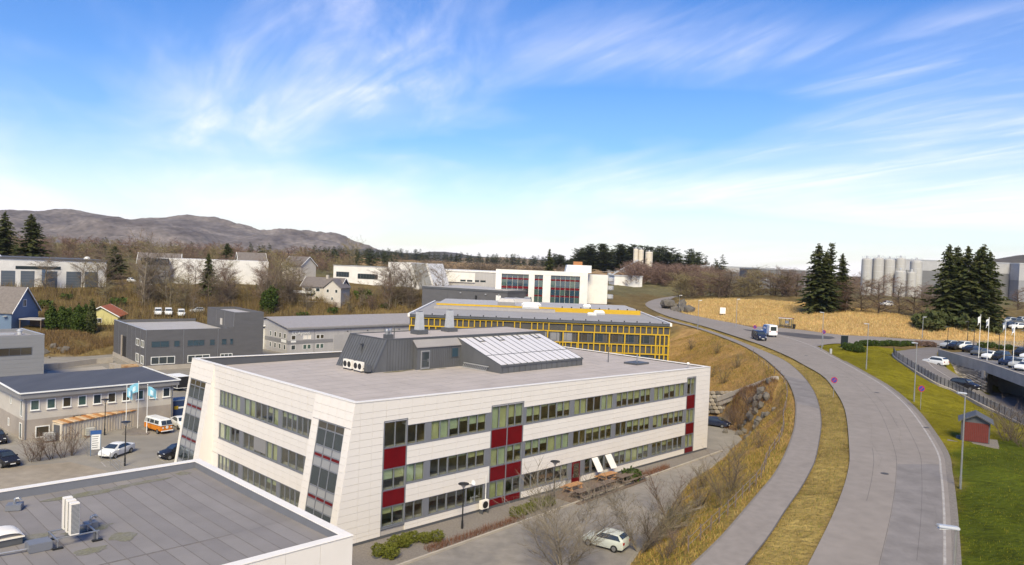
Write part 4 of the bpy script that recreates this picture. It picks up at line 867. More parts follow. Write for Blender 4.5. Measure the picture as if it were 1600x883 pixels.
# ------------------------------------------------------------------ other buildings
def bmat(name, col, **k): return mat(name, col, k.pop('rough', .6), var=k.pop('var', .08), scale=k.pop('scale', .4), **k)
M_BRK = bmat('charcoal_cladding', (.105, .102, .108), bump=.3, bscale=3, stretch=(1, 1, 4)); M_GCLAD = bmat('grey_cladding', (.235, .235, .245), stretch=(.2, .2, 4)); M_LCLAD = bmat('light_grey_cladding', (.42, .40, .40), stretch=(3, 3, .3)); M_MCLAD = bmat('mid_grey_band', (.22, .215, .225))
M_CREAM = bmat('cream_render', (.52, .475, .425)); M_CREAM2 = bmat('beige_render', (.36, .31, .27), var=.14); M_WREND = bmat('white_render', (.74, .71, .68)); M_WFRAME = bmat('white_window_frame', (.80, .79, .77)); M_DROOF = bmat('dark_felt_roof', (.085, .083, .087), var=.15, scale=.6, stretch=(1, .15, 1)); M_PROOF = bmat('pale_membrane_roof', (.44, .41, .385)); M_GROOF = bmat('grey_sheet_roof', (.33, .305, .30), stretch=(3, 3, 3)); M_TILE = bmat('grey_brown_tile', (.17, .145, .13), var=.2, scale=2)
M_ORT = bmat('orange_roof_tile', (.42, .12, .045), var=.15); M_YEL = bmat('yellow_frame', (.52, .32, .010), var=.06); M_YHOUSE = bmat('pale_yellow_render', (.56, .50, .22)); M_BLUE = bmat('blue_timber', (.13, .19, .29)); M_NAVY = bmat('navy_container', (.022, .045, .115)); M_PANEL = bmat('dark_fibre_panel', (.06, .056, .052), var=.15)
class Face:
    """a vertical wall plane: origin P (relative to parent), heading ang; outward side is to the right of the heading"""
    def __init__(s, parent, P, ang): s.p = parent; s.P = Vector((P[0], P[1], 0)); s.u = Vector((math.cos(ang), math.sin(ang), 0)); s.n = Vector((math.sin(ang), -math.cos(ang), 0))
    def pt(s, u, d, z): q = s.P+s.u*u+s.n*d; return (q.x, q.y, z)
    def add(s, mb, u0, u1, z0, z1, d0, d1): return mb.hexa([s.pt(u0, d1, z0), s.pt(u1, d1, z0), s.pt(u1, d0, z0), s.pt(u0, d0, z0)], [s.pt(u0, d1, z1), s.pt(u1, d1, z1), s.pt(u1, d0, z1), s.pt(u0, d0, z1)])
    def box(s, name, m, u0, u1, z0, z1, d0=0.0, d1=.05, parent=None): return s.add(MB(), u0, u1, z0, z1, d0, d1).build(name, m, parent or s.p)
    def win(s, u0, u1, z0, z1, fm=None, gm=None, n=1, fw=.08, sill=False, d=.06, name='window'):
        fm = fm or M_WFRAME; f = MB()
        s.add(f, u0, u1, z1-fw, z1, .004, d); s.add(f, u0, u1, z0, z0+fw, .004, d); s.add(f, u0, u0+fw, z0+fw, z1-fw, .004, d); s.add(f, u1-fw, u1, z0+fw, z1-fw, .004, d)
        for i in range(1, n): c = lerp(u0, u1, i/n); s.add(f, c-fw*.35, c+fw*.35, z0+fw, z1-fw, .004, d)
        o = f.build(name, fm, s.p)
        for i in range(n): s.box('pane', gm or G_DARK, lerp(u0+fw*.6, u1-fw*.6, i/n)+.02, lerp(u0+fw*.6, u1-fw*.6, (i+1)/n)-.02, z0+fw*.8, z1-fw*.8, .006, d*.4, o)
        if sill: s.box('sill', M_WFRAME, u0-.06, u1+.06, z0-.06, z0-.003, .004, .14, o)
        return o
def rel(p, o): return (p[0]-o[0], p[1]-o[1])
# ---- dark charcoal building with tower
DO = (-73.9, 155.0, 0); DBD = thing('charcoal_building', 'charcoal clad two storey building with a square tower at its right end', 'building', DO)
A40, A130 = R(40), R(130)
u40 = Vector((math.cos(A40), math.sin(A40), 0)); u130 = Vector((math.cos(A130), math.sin(A130), 0))
def quadplan(u, v, lu, lv, o=Vector((0, 0, 0))): return [tuple((o+u*0+v*0))[:2], tuple(o+u*lu)[:2], tuple(o+u*lu+v*lv)[:2], tuple(o+v*lv)[:2]]
MB().prism(quadplan(u40, u130, 18.0, 25.8), .9, 7.5).build('wall', M_BRK, DBD); MB().prism(quadplan(u40, u130, 18.2, 26.1, -u40*.1-u130*.1), 0, .9).build('plinth', M_CONC, DBD)
MB().prism(quadplan(u40, u130, 17.2, 25.0, u40*.4+u130*.4), 7.5, 7.56).build('roof', M_PROOF, DBD)
for a, b, c, d in [(u40, u130, 18.0, .35)]: 
    MB().prism(quadplan(a, b, c, d), 7.5, 8.2).build('parapet', M_BRK, DBD); MB().prism(quadplan(a, b, c, d, b*25.45), 7.5, 8.2).build('parapet', M_BRK, DBD); MB().prism(quadplan(a, b, .35, 25.1, b*.352), 7.5, 8.199).build('parapet', M_BRK, DBD)
MB().prism(quadplan(u40, u130, .4, 25.9, -u40*.05-u130*.05), 8.202, 8.28).build('coping', M_ALU, DBD)
fL = Face(DBD, (0, 0), A40)
for a, b, n in [(1.2, 4.7, 2), (5.6, 6.8, 1), (8.3, 11.8, 3), (12.9, 14.0, 1), (15.4, 16.5, 1)]: fL.win(a, b, 4.6, 5.9, M_DGREY, G_BLUE, n, .09)
fL.win(17.2, 17.9, 4.6, 5.9, M_DGREY, G_BLUE, 1)
for a, b in [(1.2, 5.9), (8.4, 13.0), (15.2, 17.8)]: fL.win(a, b, 1.1, 2.7, M_WFRAME, G_DARK, 3, .12)
for u in (.15, 7.5, 14.6): fL.box('corner_trim', M_STEEL, u, u+.07, .95, 8.1, .003, .03)
fS = Face(DBD, tuple(u130*25.8)[:2], A130+math.pi)
for a, b in [(19.2, 21.6), (23.0, 25.2)]: fS.win(a, b, 4.5, 6.0, M_WFRAME, G_DARK, 2, .12); fS.win(a, b, 1.1, 2.9, M_WFRAME, G_DARK, 2, .12)
fS.box('loading_door', M_BLACK, 8.0, 11.0, .95, 5.4, .003, .04); fS.box('door_jamb', M_CREAM2, 7.5, 8.0, .95, 5.5, .003, .25)
for u in (4.4, 11.8, 15.5, 18.6, 22.3): fS.box('panel_joint', M_STEEL, u, u+.06, .95, 8.1, .003, .02)
TW = u40*18.0
MB().prism(quadplan(u40, u130, 6.6, 17.3, TW+u130*.02), 0, 11.0).build('tower', M_BRK, DBD)
for a, b, o_ in [(6.6, .3, TW+u130*.02), (6.6, .3, TW+u130*17.02)]: MB().prism(quadplan(u40, u130, a, b, o_), 11.0, 11.6).build('tower_parapet', M_BRK, DBD)
for o_ in (TW+u130*.325, TW+u130*.325+u40*6.3): MB().prism(quadplan(u40, u130, .3, 16.69, o_), 11.0, 11.599).build('tower_parapet', M_BRK, DBD)
MB().prism(quadplan(u40, u130, 5.9, 16.6, TW+u130*.36+u40*.35), 11.003, 11.06).build('tower_roof', M_PROOF, DBD)
fT = Face(DBD, tuple(TW+u130*17.3)[:2], A130+math.pi); fT.box('corner_trim', M_STEEL, 17.1, 17.2, 8.5, 11.5, .003, .03)
for u in (6, 11.5): fT.box('panel_joint', M_STEEL, u, u+.06, 8.3, 11.5, .003, .02)
fT.box('hatch', M_CREAM, 8.7, 10.0, 8.25, 9.7, .003, .05); fT.box('recess_shade', M_BLACK, 13.6, 16.2, .5, 8.0, .003, .03)  # flat black panel paints the shade inside the slot; wall behind is solid
for z in (1.5, 4.3, 6.7): fT.box('balcony', M_CONC, 13.7, 16.1, z, z+.5, .031, .5)
# ---- grey building at the left edge
GO = (-85.7, 140.9, 0); GB = thing('grey_panel_building', 'grey horizontally clad building cut off by the left picture edge', 'building', GO); a48 = R(48)
u48 = Vector((math.cos(a48), math.sin(a48), 0)); v48 = Vector((-math.sin(a48), math.cos(a48), 0))
MB().prism(quadplan(u48, v48, -26, 13.4)[::-1], .9, 7.6).build('wall', M_GCLAD, GB); MB().prism(quadplan(u48, v48, -26.1, 13.6, -v48*.1+u48*.1)[::-1], 0, .9).build('plinth', M_CONC, GB)
MB().prism(quadplan(u48, v48, -25, 12.6, -u48*.4+v48*.4)[::-1], 7.6, 7.65).build('roof', M_GROOF, GB)
for o_, a, b in [(u48*0, -26, .35), (v48*13.05, -26, .35)]: MB().prism(quadplan(u48, v48, a, b, o_)[::-1], 7.6, 8.2).build('parapet', M_GCLAD, GB)
MB().prism(quadplan(u48, v48, -.35, 12.69, v48*.355)[::-1], 7.6, 8.199).build('parapet', M_GCLAD, GB); MB().prism(quadplan(u48, v48, -.42, 13.5, -v48*.04+u48*.04)[::-1], 8.203, 8.27).build('coping', M_ALU, GB)
fG = Face(GB, tuple(-u48*26)[:2], a48); fG.win(18.6, 24.0, 4.6, 6.0, M_DGREY, G_BROWN, 3, .1); fG.win(11.5, 15.4, 4.6, 6.0, M_DGREY, G_BROWN, 2, .1)
for z in np.arange(1.6, 8, .75): fG.box('cladding_joint', M_MCLAD, 0, 25.97, z, z+.035, .003, .02)
vv = thing('roof_vent_line', 'row of small pale vents on the grey building at left edge', 'vent', tuple(Vector(GO)+v48*7-u48*3)[:2]+(7.652,), a48); MB().box(-6, 0, -.3, .3, 0, .35).build('duct', M_ALU, vv, bevel=.05); MB().lathe([(.4, .0), (.4, .7), (.55, .75), (.3, 1.0)], (.9, 0, 0), 10).build('cap', M_ALU, vv)
# ---- low pale building with the dark roof
LO = (-60.86, 96.05, -0.62); LB = thing('pale_low_building', 'pale two storey building with dark low pitched roof and a row of square windows', 'building', LO); a47 = R(47.5); ul = Vector((math.cos(a47), math.sin(a47), 0)); vl = Vector((-math.sin(a47), math.cos(a47), 0))
MB().prism(quadplan(ul, vl, 18.2, 11.4), 0, 3.05).build('lower_wall', M_CREAM2, LB); MB().prism(quadplan(ul, vl, 18.16, 11.36, ul*.02+vl*.02), 3.05, 6.0).build('upper_wall', M_CREAM, LB)
rp = quadplan(ul, vl, 19.3, 12.6, -ul*.55-vl*.55); MB().prism(rp, [5.75]*4, [6.45, 6.45, 6.75, 6.75]).build('fascia', M_MCLAD, LB); MB().prism(quadplan(ul, vl, 19.1, 12.4, -ul*.45-vl*.45), [6.452, 6.452, 6.752, 6.752], [6.50, 6.50, 6.80, 6.80]).build('roof', M_DROOF, LB)
MB().prism(quadplan(ul, vl, 19.5, .16, -ul*.6-vl*.72), 6.38, 6.53).build('eaves_trim', M_WFRAME, LB); MB().prism(quadplan(ul, vl, .16, 12.6, ul*18.78-vl*.55), [6.40, 6.40, 6.7, 6.7], [6.54, 6.54, 6.86, 6.86]).build('verge_trim', M_WFRAME, LB); MB().prism(quadplan(ul, vl, .16, 12.6, -ul*.72-vl*.55), [6.40, 6.40, 6.7, 6.7], [6.54, 6.54, 6.86, 6.86]).build('verge_trim', M_WFRAME, LB)
fW = Face(LB, (0, 0), a47)
for k, g in zip(range(10), [G_GREEN, G_GREEN, G_BROWN, G_GREEN, G_DARK, G_BROWN, G_BROWN, G_GREEN, G_DARK, G_DARK]): u = .7+k*1.78; fW.win(u, u+1.02, 4.15, 5.45, M_WFRAME, g, 1, .1, True)
fW.win(1.3, 2.9, .7, 2.15, M_WFRAME, G_BROWN, 1, .12); fW.box('downpipe', M_STEEL, .12, .22, 0, 5.7, .02, .12); fW.box('downpipe', M_STEEL, 17.9, 18.0, 0, 5.7, .02, .12); fW.box('vent_box', M_BLACK, 5.5, 6.7, 2.35, 2.95, .004, .5)
fN = Face(LB, tuple(vl*11.4)[:2], a47-math.pi/2); fN.win(10.2, 11.0, 3.4, 5.4, M_WFRAME, G_DARK, 1); fN.win(6.0, 6.6, 4.3, 5.4, M_WFRAME, G_DARK, 1); fN.win(10.0, 10.9, .6, 2.6, M_WFRAME, G_BLUE, 1); fN.win(5.2, 5.7, 1.4, 2.4, M_WFRAME, G_DARK, 1)
LB.scale = (1.035,)*3
# ---- long grey warehouse
WO = (-55.0, 189.4, 0); WH = thing('grey_warehouse', 'long light grey warehouse with shallow gabled roof and lettering on its front', 'building', WO); aw = R(45.5); uw = Vector((math.cos(aw), math.sin(aw), 0)); vw = Vector((-math.sin(aw), math.cos(aw), 0))
LW, DW, EZ, RG = 48.0, 21.0, 6.3, 8.2
wm = MB(); k0 = [tuple(uw*0)[:2], tuple(uw*LW)[:2], tuple(uw*LW+vw*DW/2)[:2], tuple(uw*LW+vw*DW)[:2], tuple(vw*DW)[:2], tuple(vw*DW/2)[:2]]
wm.prism(k0, 0, [EZ, EZ, RG-.2, EZ, EZ, RG-.2]); wm.f = [f for f in wm.f if len(f) != 6 or f[0] < 6]; n = 6
wm.f += [(6, 7, 8, 11), (11, 8, 9, 10)]; wm.build('wall', M_LCLAD, WH)
def roofpl(v0, v1, z0, z1, nm, m, ov=.5, th=.22):
    p = [uw*-ov+vw*v0, uw*(LW+ov)+vw*v0, uw*(LW+ov)+vw*v1, uw*-ov+vw*v1]; zz = [z0, z0, z1, z1]
    MB().prism([tuple(q)[:2] for q in p], zz, [z+th for z in zz]).build(nm, m, WH)
roofpl(-.5, DW/2, EZ+.0, RG, 'roof', M_GROOF); roofpl(DW/2, DW+.5, RG, EZ, 'roof', M_GROOF)
fH = Face(WH, (0, 0), aw); fE = Face(WH, tuple(vw*DW)[:2], aw-math.pi/2)
fH.box('fascia', M_MCLAD, -.4, LW+.4, EZ-.35, EZ+.02, .45, .6); fH.box('band', M_MCLAD, 0, 13.0, 2.35, 3.2, .003, .06); fE.box('band', M_MCLAD, 9.5, DW, 2.55, 3.45, .003, .06)
for u in (1.0, ): fH.win(u, u+1.2, 3.4, 4.5, M_WFRAME, G_BROWN); fH.win(u, u+1.2, .9, 2.1, M_WFRAME, G_DARK)
for u in (4.3, 5.5, 8.0, 9.2): fH.win(u, u+1.05, 3.4, 4.45, M_WFRAME, G_BROWN if u > 7 else G_SKY); fH.win(u, u+1.05, .9, 2.1, M_WFRAME, G_GREEN)
for u in (7.4, 18.3, 29.0, 40.0): fH.box('panel_joint', M_MCLAD, u, u+.12, 0, EZ-.5, .003, .05)
fH.box('gate', bmat('gate_grey', (.37, .355, .36)), 13.2, 18.0, 0, 4.2, .003, .08)
for u in (17.2, 23.5, 34): fH.box('wall_lamp', M_BLACK, u, u+.25, 4.9, 5.1, .003, .2)
for u in (12.0, 14.4, 16.8, 19.2): fE.win(u, u+1.0, 3.7, 5.0, M_WFRAME, G_DARK); fE.win(u, u+1.0, .9, 2.2, M_WFRAME, G_DARK)
lob = MB(); fE.add(lob, 5.2, 9.2, 0, 5.3, .004, 2.0); lo = lob.build('entrance_lobby', M_WFRAME, WH)
fE.box('pane', G_GREEN, 5.35, 9.05, .2, 2.6, 2.002, 2.05, lo); fE.box('pane', G_GREEN, 5.35, 9.05, 2.9, 5.0, 2.002, 2.05, lo)
for u in (6.25, 7.2, 8.1): fE.box('mullion', M_WFRAME, u-.05, u+.05, .1, 5.2, 2.051, 2.1, lo)
MB().prism([fE.pt(4.8, 2.4, 0)[:2], fE.pt(9.6, 2.4, 0)[:2], fE.pt(9.6, .01, 0)[:2], fE.pt(4.8, .01, 0)[:2]], [5.32, 5.32, 5.9, 5.9], [5.5, 5.5, 6.1, 6.1]).build('lobby_roof', M_WFRAME, lo)
fH.box('sign_board', M_WFRAME, .9, 2.3, 2.75, 3.2, .062, .1); fE.box('sign_board', M_WFRAME, 18.0, 20.5, 2.65, 3.4, .062, .1)
def text(body, size, parent, loc, rot, m, ex=.01):
    cu = bpy.data.curves.new('lettering', 'FONT'); cu.body = body; cu.size = size; cu.extrude = ex; cu.align_x = 'LEFT'
    t = bpy.data.objects.new('lettering', cu); COL.objects.link(t); dg = bpy.context.evaluated_depsgraph_get(); me = bpy.data.meshes.new_from_object(t.evaluated_get(dg)); bpy.data.objects.remove(t); me.materials.append(m)
    o = put('lettering', me, None, parent); o.location = loc; o.rotation_euler = rot; return o
text('Ayond', 1.25, WH, fH.pt(2.7, .10, 4.62), (math.pi/2, 0, aw), M_WFRAME, .03)
lg = MB()
for q in (0, 1): fH.add(lg, 1.3+q*.75, 1.9+q*.75, 4.74, 4.88, .01, .06); fH.add(lg, 1.3+q*.75, 1.46+q*.75, 4.9, 5.45, .01, .06); fH.add(lg, 1.3+q*.75, 1.9+q*.75, 5.47, 5.6, .01, .06)
lg.build('logo', M_WFRAME, WH)
# ---- yellow framed building behind the main block
YO = (-18.0, 136.0, 0); YB = thing('yellow_framed_building', 'dark flat roofed building wrapped in a bright yellow frame grid', 'building', YO); YW, YD, YZ = 46.4, 46.0, 14.85
MB().box(0.05, YW-.05, .35, YD, 0, YZ-.35).build('wall', M_PANEL, YB); MB().box(-.2, YW+.2, -.15, YD+.2, YZ-.35, YZ-.02).build('fascia', M_DGREY, YB); 
MB().box(0.2, YW-.2, .2, YD, YZ-.018, YZ+.02).build('roof', mat('yellow_bldg_roof', (.33, .31, .30), .85, var=.08, scale=.2, detail=6), YB)
MB().box(-.28, .1, -.2, YD+.2, YZ-.35, YZ+.22).build('verge_trim', M_WTRIM, YB); MB().box(YW-.1, YW+.28, -.2, YD+.2, YZ-.35, YZ+.22).build('verge_trim', M_WTRIM, YB); MB().box(.1, YW-.1, -.2, .02, YZ+.0, YZ+.10).build('gutter', M_DGREY, YB)
MB().box(2.5, YW-1.5, 23.0, 23.4, YZ+.02, YZ+.9).build('yellow_upstand', M_YEL, YB); MB().box(2.3, 27, 20, 22.98, YZ+.02, YZ+.55).build('roof_step', M_GROOF, YB); MB().box(2.5, YW-1.5, 23.4, YD-1, YZ+.02, YZ+.8).build('upper_roof', M_PROOF, YB); MB().box(16.4, 22.5, 41, YD-.9, YZ+.8, YZ+1.6).build('roof_box', M_LCLAD, YB)
fY = Face(YB, (0, .35), 0)
bands = [(12.9, 14.25), (9.4, 10.9), (5.8, 7.3)]
rs2 = random.Random(3)
def yb(u0, u1, z0, z1, d1=.20): fY.box('yellow_bar', M_YEL, u0, u1, z0, z1, .03, d1+.06)
for z0, z1 in bands:
    yb(0, YW, z0-.1, z0+.1, .205); yb(0, YW, z1-.03, z1+.15, .205)
    for k in range(45):
        u = .3+k*1.02
        if 17 < u < 33 and k % 3: 
            if rs2.random() < .5: continue
        yb(u, u+.17, z0+.105, z1-.035)
for u in np.concatenate([np.arange(0.0, 7.0, 1.16), [15.5, 19.6], np.arange(24.6, 46.3, 2.75), [44.6, 45.4, 46.1]]): yb(u, u+.2, .3, 12.88, .21)
for zt in (10.95, 7.35, 3.75):
    for k in range(14):
        u = 7.6+k*2.76
        if u+1.9 < YW-1: fY.win(u, u+2.2, zt+.25, zt+1.85, M_DGREY, [G_BLUE, G_DARK, G_BROWN, G_DARK][rs2.randrange(4)], 2, .09, d=.08)
for k in range(5): fY.box('grey_panel', M_MCLAD, 18.2+k*2.3, 19.9+k*2.3, 11.05, 12.85, .004, .06)
fYR = Face(YB, (YW-.05, .35), math.pi/2); fYR.box('end_trim', M_YEL, 0.05, .25, .3, 14.4, .01, .12)
for k, (x, y, w, d, h, lab) in enumerate([(17.0, 25.5, 3.6, 3.2, 1.5, 'grey plant box at the middle of the yellow framed roof'), (22.0, 21.2, 3.4, 2.2, .8, 'larger white domed rooflight on the yellow framed roof, nearer the front'), (22.2, 24.6, 4.2, 2.4, .9, 'larger white domed rooflight on the yellow framed roof, behind the yellow upstand'), (36, 20.5, 2.2, 2, .8, 'small white rooflight on the yellow framed roof, nearer its right end'), (34, 15.5, 1.8, 1.6, .6, 'small white rooflight on the yellow framed roof, nearest the front edge'), (34, 26.0, 1.6, 1.4, .9, 'small grey hatch behind the yellow upstand')]):
    z = YZ+(.82 if y > 23.4 else .575 if (y > 20 and x < 27) else .022)
    o = thing('rooflight' if k else 'plant_box', lab, 'rooflight' if k else 'plant box', (YO[0]+x, YO[1]+y, z)); MB().box(-w/2, w/2, -d/2, d/2, 0, h*.5).build('curb', M_ALU if k else M_MCLAD, o, bevel=.04)
    MB().hexa([(-w/2, -d/2, h*.5), (w/2, -d/2, h*.5), (w/2, d/2, h*.5), (-w/2, d/2, h*.5)], [(-w/2*.75, -d/2*.75, h), (w/2*.75, -d/2*.75, h), (w/2*.75, d/2*.75, h), (-w/2*.75, d/2*.75, h)]).build('dome' if k else 'lid', M_WTRIM if k else M_LCLAD, o, bevel=.05)
fs = MB()
for k in range(20): fs.box(1.5+k*2.3, 1.7+k*2.3, 1.2+(k % 2)*.1, 1.4+(k % 2)*.1, YZ+.022, YZ+.25)
for k in range(9): x_ = 28.6+k*1.95; fs.box(x_, x_+.25, 24.4, 24.65, YZ+.81, YZ+1.1)
stuff(fs.build('snow_guards', M_BLACK, YB))
# ---- white office with the red banded glazing
OO = (23.0, 233.0, 12.7); OB = thing('white_frame_office', 'white framed office block with dark glazing and red bands beyond the yellow building', 'building', OO)
ao = math.atan2(0.0+.6, 27.6); uo = Vector((-math.cos(ao), -math.sin(ao)*-0, 0)); OZ = 9.9
MB().box(-28, 0, .6, 17, 0, OZ-.3).build('wall', M_WREND, OB)
fO = Face(OB, (-28, .6), 0)
for a, b in [(0, 3.3), (14.5, 16.2), (19.2, 21.8), (24.7, 28.0)]: pass
segs = [(0, 2.8, None), (2.8, 14.2, 'g'), (14.2, 16.9, None), (16.9, 20.6, 'g'), (20.6, 23.7-.0, None)]
W_ = 28.0
gl = [(3.0, 13.6), (16.2, 19.4), (22.2, 26.0)]; gl = [(2.9, 13.0), (15.2, 18.6), (21.3, 25.2)]
px2u = lambda x: (x-775)/142*28.0
gl = [(px2u(784), px2u(826)), (px2u(835), px2u(848)), (px2u(860), px2u(905))]
edges = [0]+[e for g in gl for e in g]+[28.0]
for i in range(0, len(edges), 2): fO.box('white_frame', M_WREND, edges[i], edges[i+1], 0, 8.6, .003, .6)
fO.box('white_frame', M_WREND, 0, 28, 8.602, OZ, .003, .62)
for a, b in gl:
    n = max(2, round((b-a)/1.6))
    for z0, z1, kind in [(0.2, 2.0, 'g'), (2.05, 2.5, 'r'), (2.55, 4.2, 'g'), (4.25, 4.9, 'r'), (4.95, 6.9, 'g'), (6.95, 7.4, 'r'), (7.45, 8.55, 'g')]:
        for i in range(n):
            u0, u1 = lerp(a, b, i/n)+.04, lerp(a, b, (i+1)/n)-.04
            fO.box('pane' if kind == 'g' else 'red_band', [G_BLUE, G_DARK, G_BLUE, G_GREEN][rs2.randrange(4)] if kind == 'g' else M_RED, u0, u1, z0, z1, .05, .12)
fOr = Face(OB, (0, .6), math.pi/2)
for i in range(3): fOr.box('side_window', G_DARK, 1.2+i*1.9, 2.4+i*1.9, .5, 8.2, .004, .06); fOr.box('white_frame', M_WREND, 2.5+i*1.9, 2.9+i*1.9, .2, 8.4, .004, .3)
MB().box(0.3, 7.2, 9, 17.4, 0, OZ-.7).build('side_wing', M_WREND, OB)
for z in (1.5, 4.3, 7.0): MB().lathe([(1.0, z), (1.3, z+.3), (1.3, z+1.3), (1.0, z+1.5)], (8.3, 12.5, 0), 12).build('round_stair', M_ALU, OB)
MB().box(-27.7, -.3, .9, 16.7, OZ-.298, OZ-.2).build('roof', M_PROOF, OB)
MB().hexa([(-6.5, 5, OZ-.2), (1.5, 5, OZ-.2), (1.5, 12, OZ-.2), (-6.5, 12, OZ-.2)], [(-6.0, 5.4, OZ+2.1), (1.5, 5.4, OZ+2.1), (1.5, 11.6, OZ+2.1), (-6.0, 11.6, OZ+2.1)]).build('plant_room', M_ALU, OB); MB().box(-4.0, -1.2, 7, 9, OZ+2.1, OZ+3.2).build('roof_unit', bmat('orange_brown', (.40, .17, .06)), OB)
# ---- low dark building, hall behind, white slanted building
KO = (-27.4, 235.0, 8.0); KB = thing('low_charcoal_hall', 'low charcoal hall with flat roof in front of the white hall', 'building', KO); ak = math.atan2(-13.0, 26.0); uk = Vector((math.cos(ak), math.sin(ak), 0)); vk = Vector((-math.sin(ak), math.cos(ak), 0))
MB().prism(quadplan(uk, vk, 29.3, 22, -uk*10+uk*10), 0, 7.9).build('wall', M_BRK, KB); MB().prism(quadplan(uk, vk, 29.6, 22.3, -uk*.15-vk*.15), 7.902, 8.5).build('parapet', M_DGREY, KB); MB().prism(quadplan(uk, vk, 28.8, 21.4, uk*.3+vk*.3), 8.503, 8.55).build('roof', M_PROOF, KB)
fK = Face(KB, (0, 0), ak); fK.box('door', M_WFRAME, 25.6, 27.2, 3.5, 7.0, .003, .08); fK.box('door', M_BLACK, 18.6, 19.3, 5.4, 6.6, .003, .08)
for u in (13.5, 22.0, 26.4): fK.box('wall_lamp', M_ALU, u, u+.4, 7.0, 7.25, .003, .3)
for u in (9.0, 18.0): fK.box('panel_joint', M_DGREY, u, u+.1, 0, 7.9, .003, .03)
HO = (-30.0, 300.0, 13.0); HB = thing('pale_grey_hall', 'pale grey flat roofed hall between the white wedge and the white office', 'building', HO)
MB().box(0, 27, 0, 30, 0, 7.4).build('wall', M_LCLAD, HB); MB().box(-.2, 27.2, -.2, 30.2, 7.4, 7.9).build('parapet', M_WREND, HB); MB().box(.3, 15.5, -.5, -.001, 3.3, 7.0).build('white_band', M_WREND, HB)
fHb = Face(HB, (0, -.5), 0)
for k in range(4): fHb.win(9.8+k*2.6, 11.9+k*2.6, 3.6, 4.3, M_DGREY, G_DARK, 2, .08) if k < 2 else Face(HB, (0, 0), 0).win(9.8+k*2.6, 11.9+k*2.6, 3.6, 4.3, M_DGREY, G_DARK, 2, .08)
MB().box(-.6, 3.6, -4, -.6, 0, 5.6).build('grey_annexe', M_MCLAD, HB); Face(HB, (-.6, -4), 0).win(1.0, 3.0, 1.6, 3.0, M_DGREY, G_BROWN, 2)
SO = (-70.0, 300.0, 13.0); SB = thing('white_slanted_building', 'white building with long window band and a big slanted grey end wall', 'building', SO)
MB().prism([(0, 0), (24, -8), (28, 6), (4, 14)], 0, 8.0).build('long_wing', M_WREND, SB); fSw = Face(SB, (0, 0), math.atan2(-8, 24)); fSw.win(1.3, 7.0, 3.6, 5.6, M_DGREY, G_DARK, 5, .1); fSw.win(10.8, 19.5, 3.2, 5.2, M_DGREY, G_DARK, 7, .1); fSw.box('coping', M_ALU, -.2, 25.4, 8.002, 8.15, -.3, .2)
p0 = Vector((23, -10, 0)); p1 = Vector((32.4, -14.6, 0)); p2 = Vector((42, -24.2, 0))
wmb = MB(); a_ = [(23, -10, 0), (36.6, -20.0, 0), (41, -4, 0), (28, 6, 0)]; b_ = [(23, -10, 10.2), (32.3, -15.2, 10.2), (37, 0, 10.2), (27, 6, 10.2)]; wmb.hexa(a_, b_); wmb.build('slanted_wing', M_WREND, SB, recalc=True)
MB().hexa([(36.7, -20.2, 0), (42.2, -25.2, 0), (46.5, -9, 0), (41.3, -4, 0)], [(32.4, -15.4, 10.1), (38.2, -20.4, 10.1), (42.5, -4.5, 10.1), (37.2, 0, 10.1)]).build('slanted_grey_wall', bmat('slanted_grey', (.30, .295, .29)), SB, recalc=True)
MB().hexa([(42.2, -25.25, 0), (43.0, -25.9, 0), (47.2, -9.9, 0), (46.5, -9, 0)], [(38.2, -20.45, 10.2), (38.9, -21.1, 10.2), (43.2, -5.2, 10.2), (42.5, -4.5, 10.2)]).build('white_verge', M_WREND, SB, recalc=True)
fSw2 = Face(SB, (23, -10), math.atan2(-10, 13.6)); fSw2.box('door', M_DGREY, .6, 1.5, 2.2, 6.2, .02, .12)
# ---- white industrial hall on the left skyline
BO = (-144.0, 215.0, 11.0); BB = thing('white_industrial_hall', 'long white industrial hall with dark gates on the left skyline', 'building', BO); ab = math.atan2(20, 19.4); ub = Vector((math.cos(ab), math.sin(ab), 0)); vb = Vector((-math.sin(ab), math.cos(ab), 0))
MB().prism(quadplan(ub, vb, 50, 24, -ub*22), 0, [9.6, 9.2, 9.2, 9.6]).build('wall', M_WREND, BB); MB().prism(quadplan(ub, vb, 50.6, 24.6, -ub*22.3-vb*.3), [9.602, 9.202, 9.202, 9.602], [10.1, 9.7, 9.7, 10.1]).build('roof_edge', M_BRK, BB)
fB = Face(BB, tuple(-ub*22)[:2], ab)
for u, w in [(9, 4.5), (15.8, 3.2), (22.5, 3.4), (27.3, 3.4), (33.0, 3.6), (39, 4.0), (44, 3.5)]: g = fB.box('gate', bmat('gate_slate', (.10, .12, .15)), u, u+w, 1.2, 6.0, .003, .1); [fB.box('gate_slat', M_MCLAD, u+.1, u+w-.1, 1.8+q*.8, 1.86+q*.8, .101, .13, g) for q in range(5)]
fB.box('window_band', G_DARK, 26.0, 37.5, 6.5, 7.4, .003, .06); fB.box('window_band', G_DARK, 9, 20, 6.5, 7.4, .003, .06); fB.box('blue_panel', M_BLUE, 33.6-1.0, 33.6-.2, 2.6, 6.5, .101, .2); fB.box('blue_panel', M_BLUE, 14.2, 15.4, 1.0, 3.6, .101, .2)
for k in (4, 27): o = thing('roof_cowl', 'small pale cowl on the white hall roof, ' + ('leftmost at picture edge' if k == 4 else 'further right along the edge'), 'vent', tuple(Vector(BO)+ub*(k-4)+vb*1.5)[:2]+(20.8,)); MB().lathe([(.9, 0), (.9, .3), (.5, .7), (.2, .8)], n=10).build('cap', M_WFRAME, o)
CO = (-119.5, 259.0, 13.0); CB = thing('pale_office_terrace', 'white and grey office building with glazed top floor behind the bare trees', 'building', CO); ac = math.atan2(16, 30)
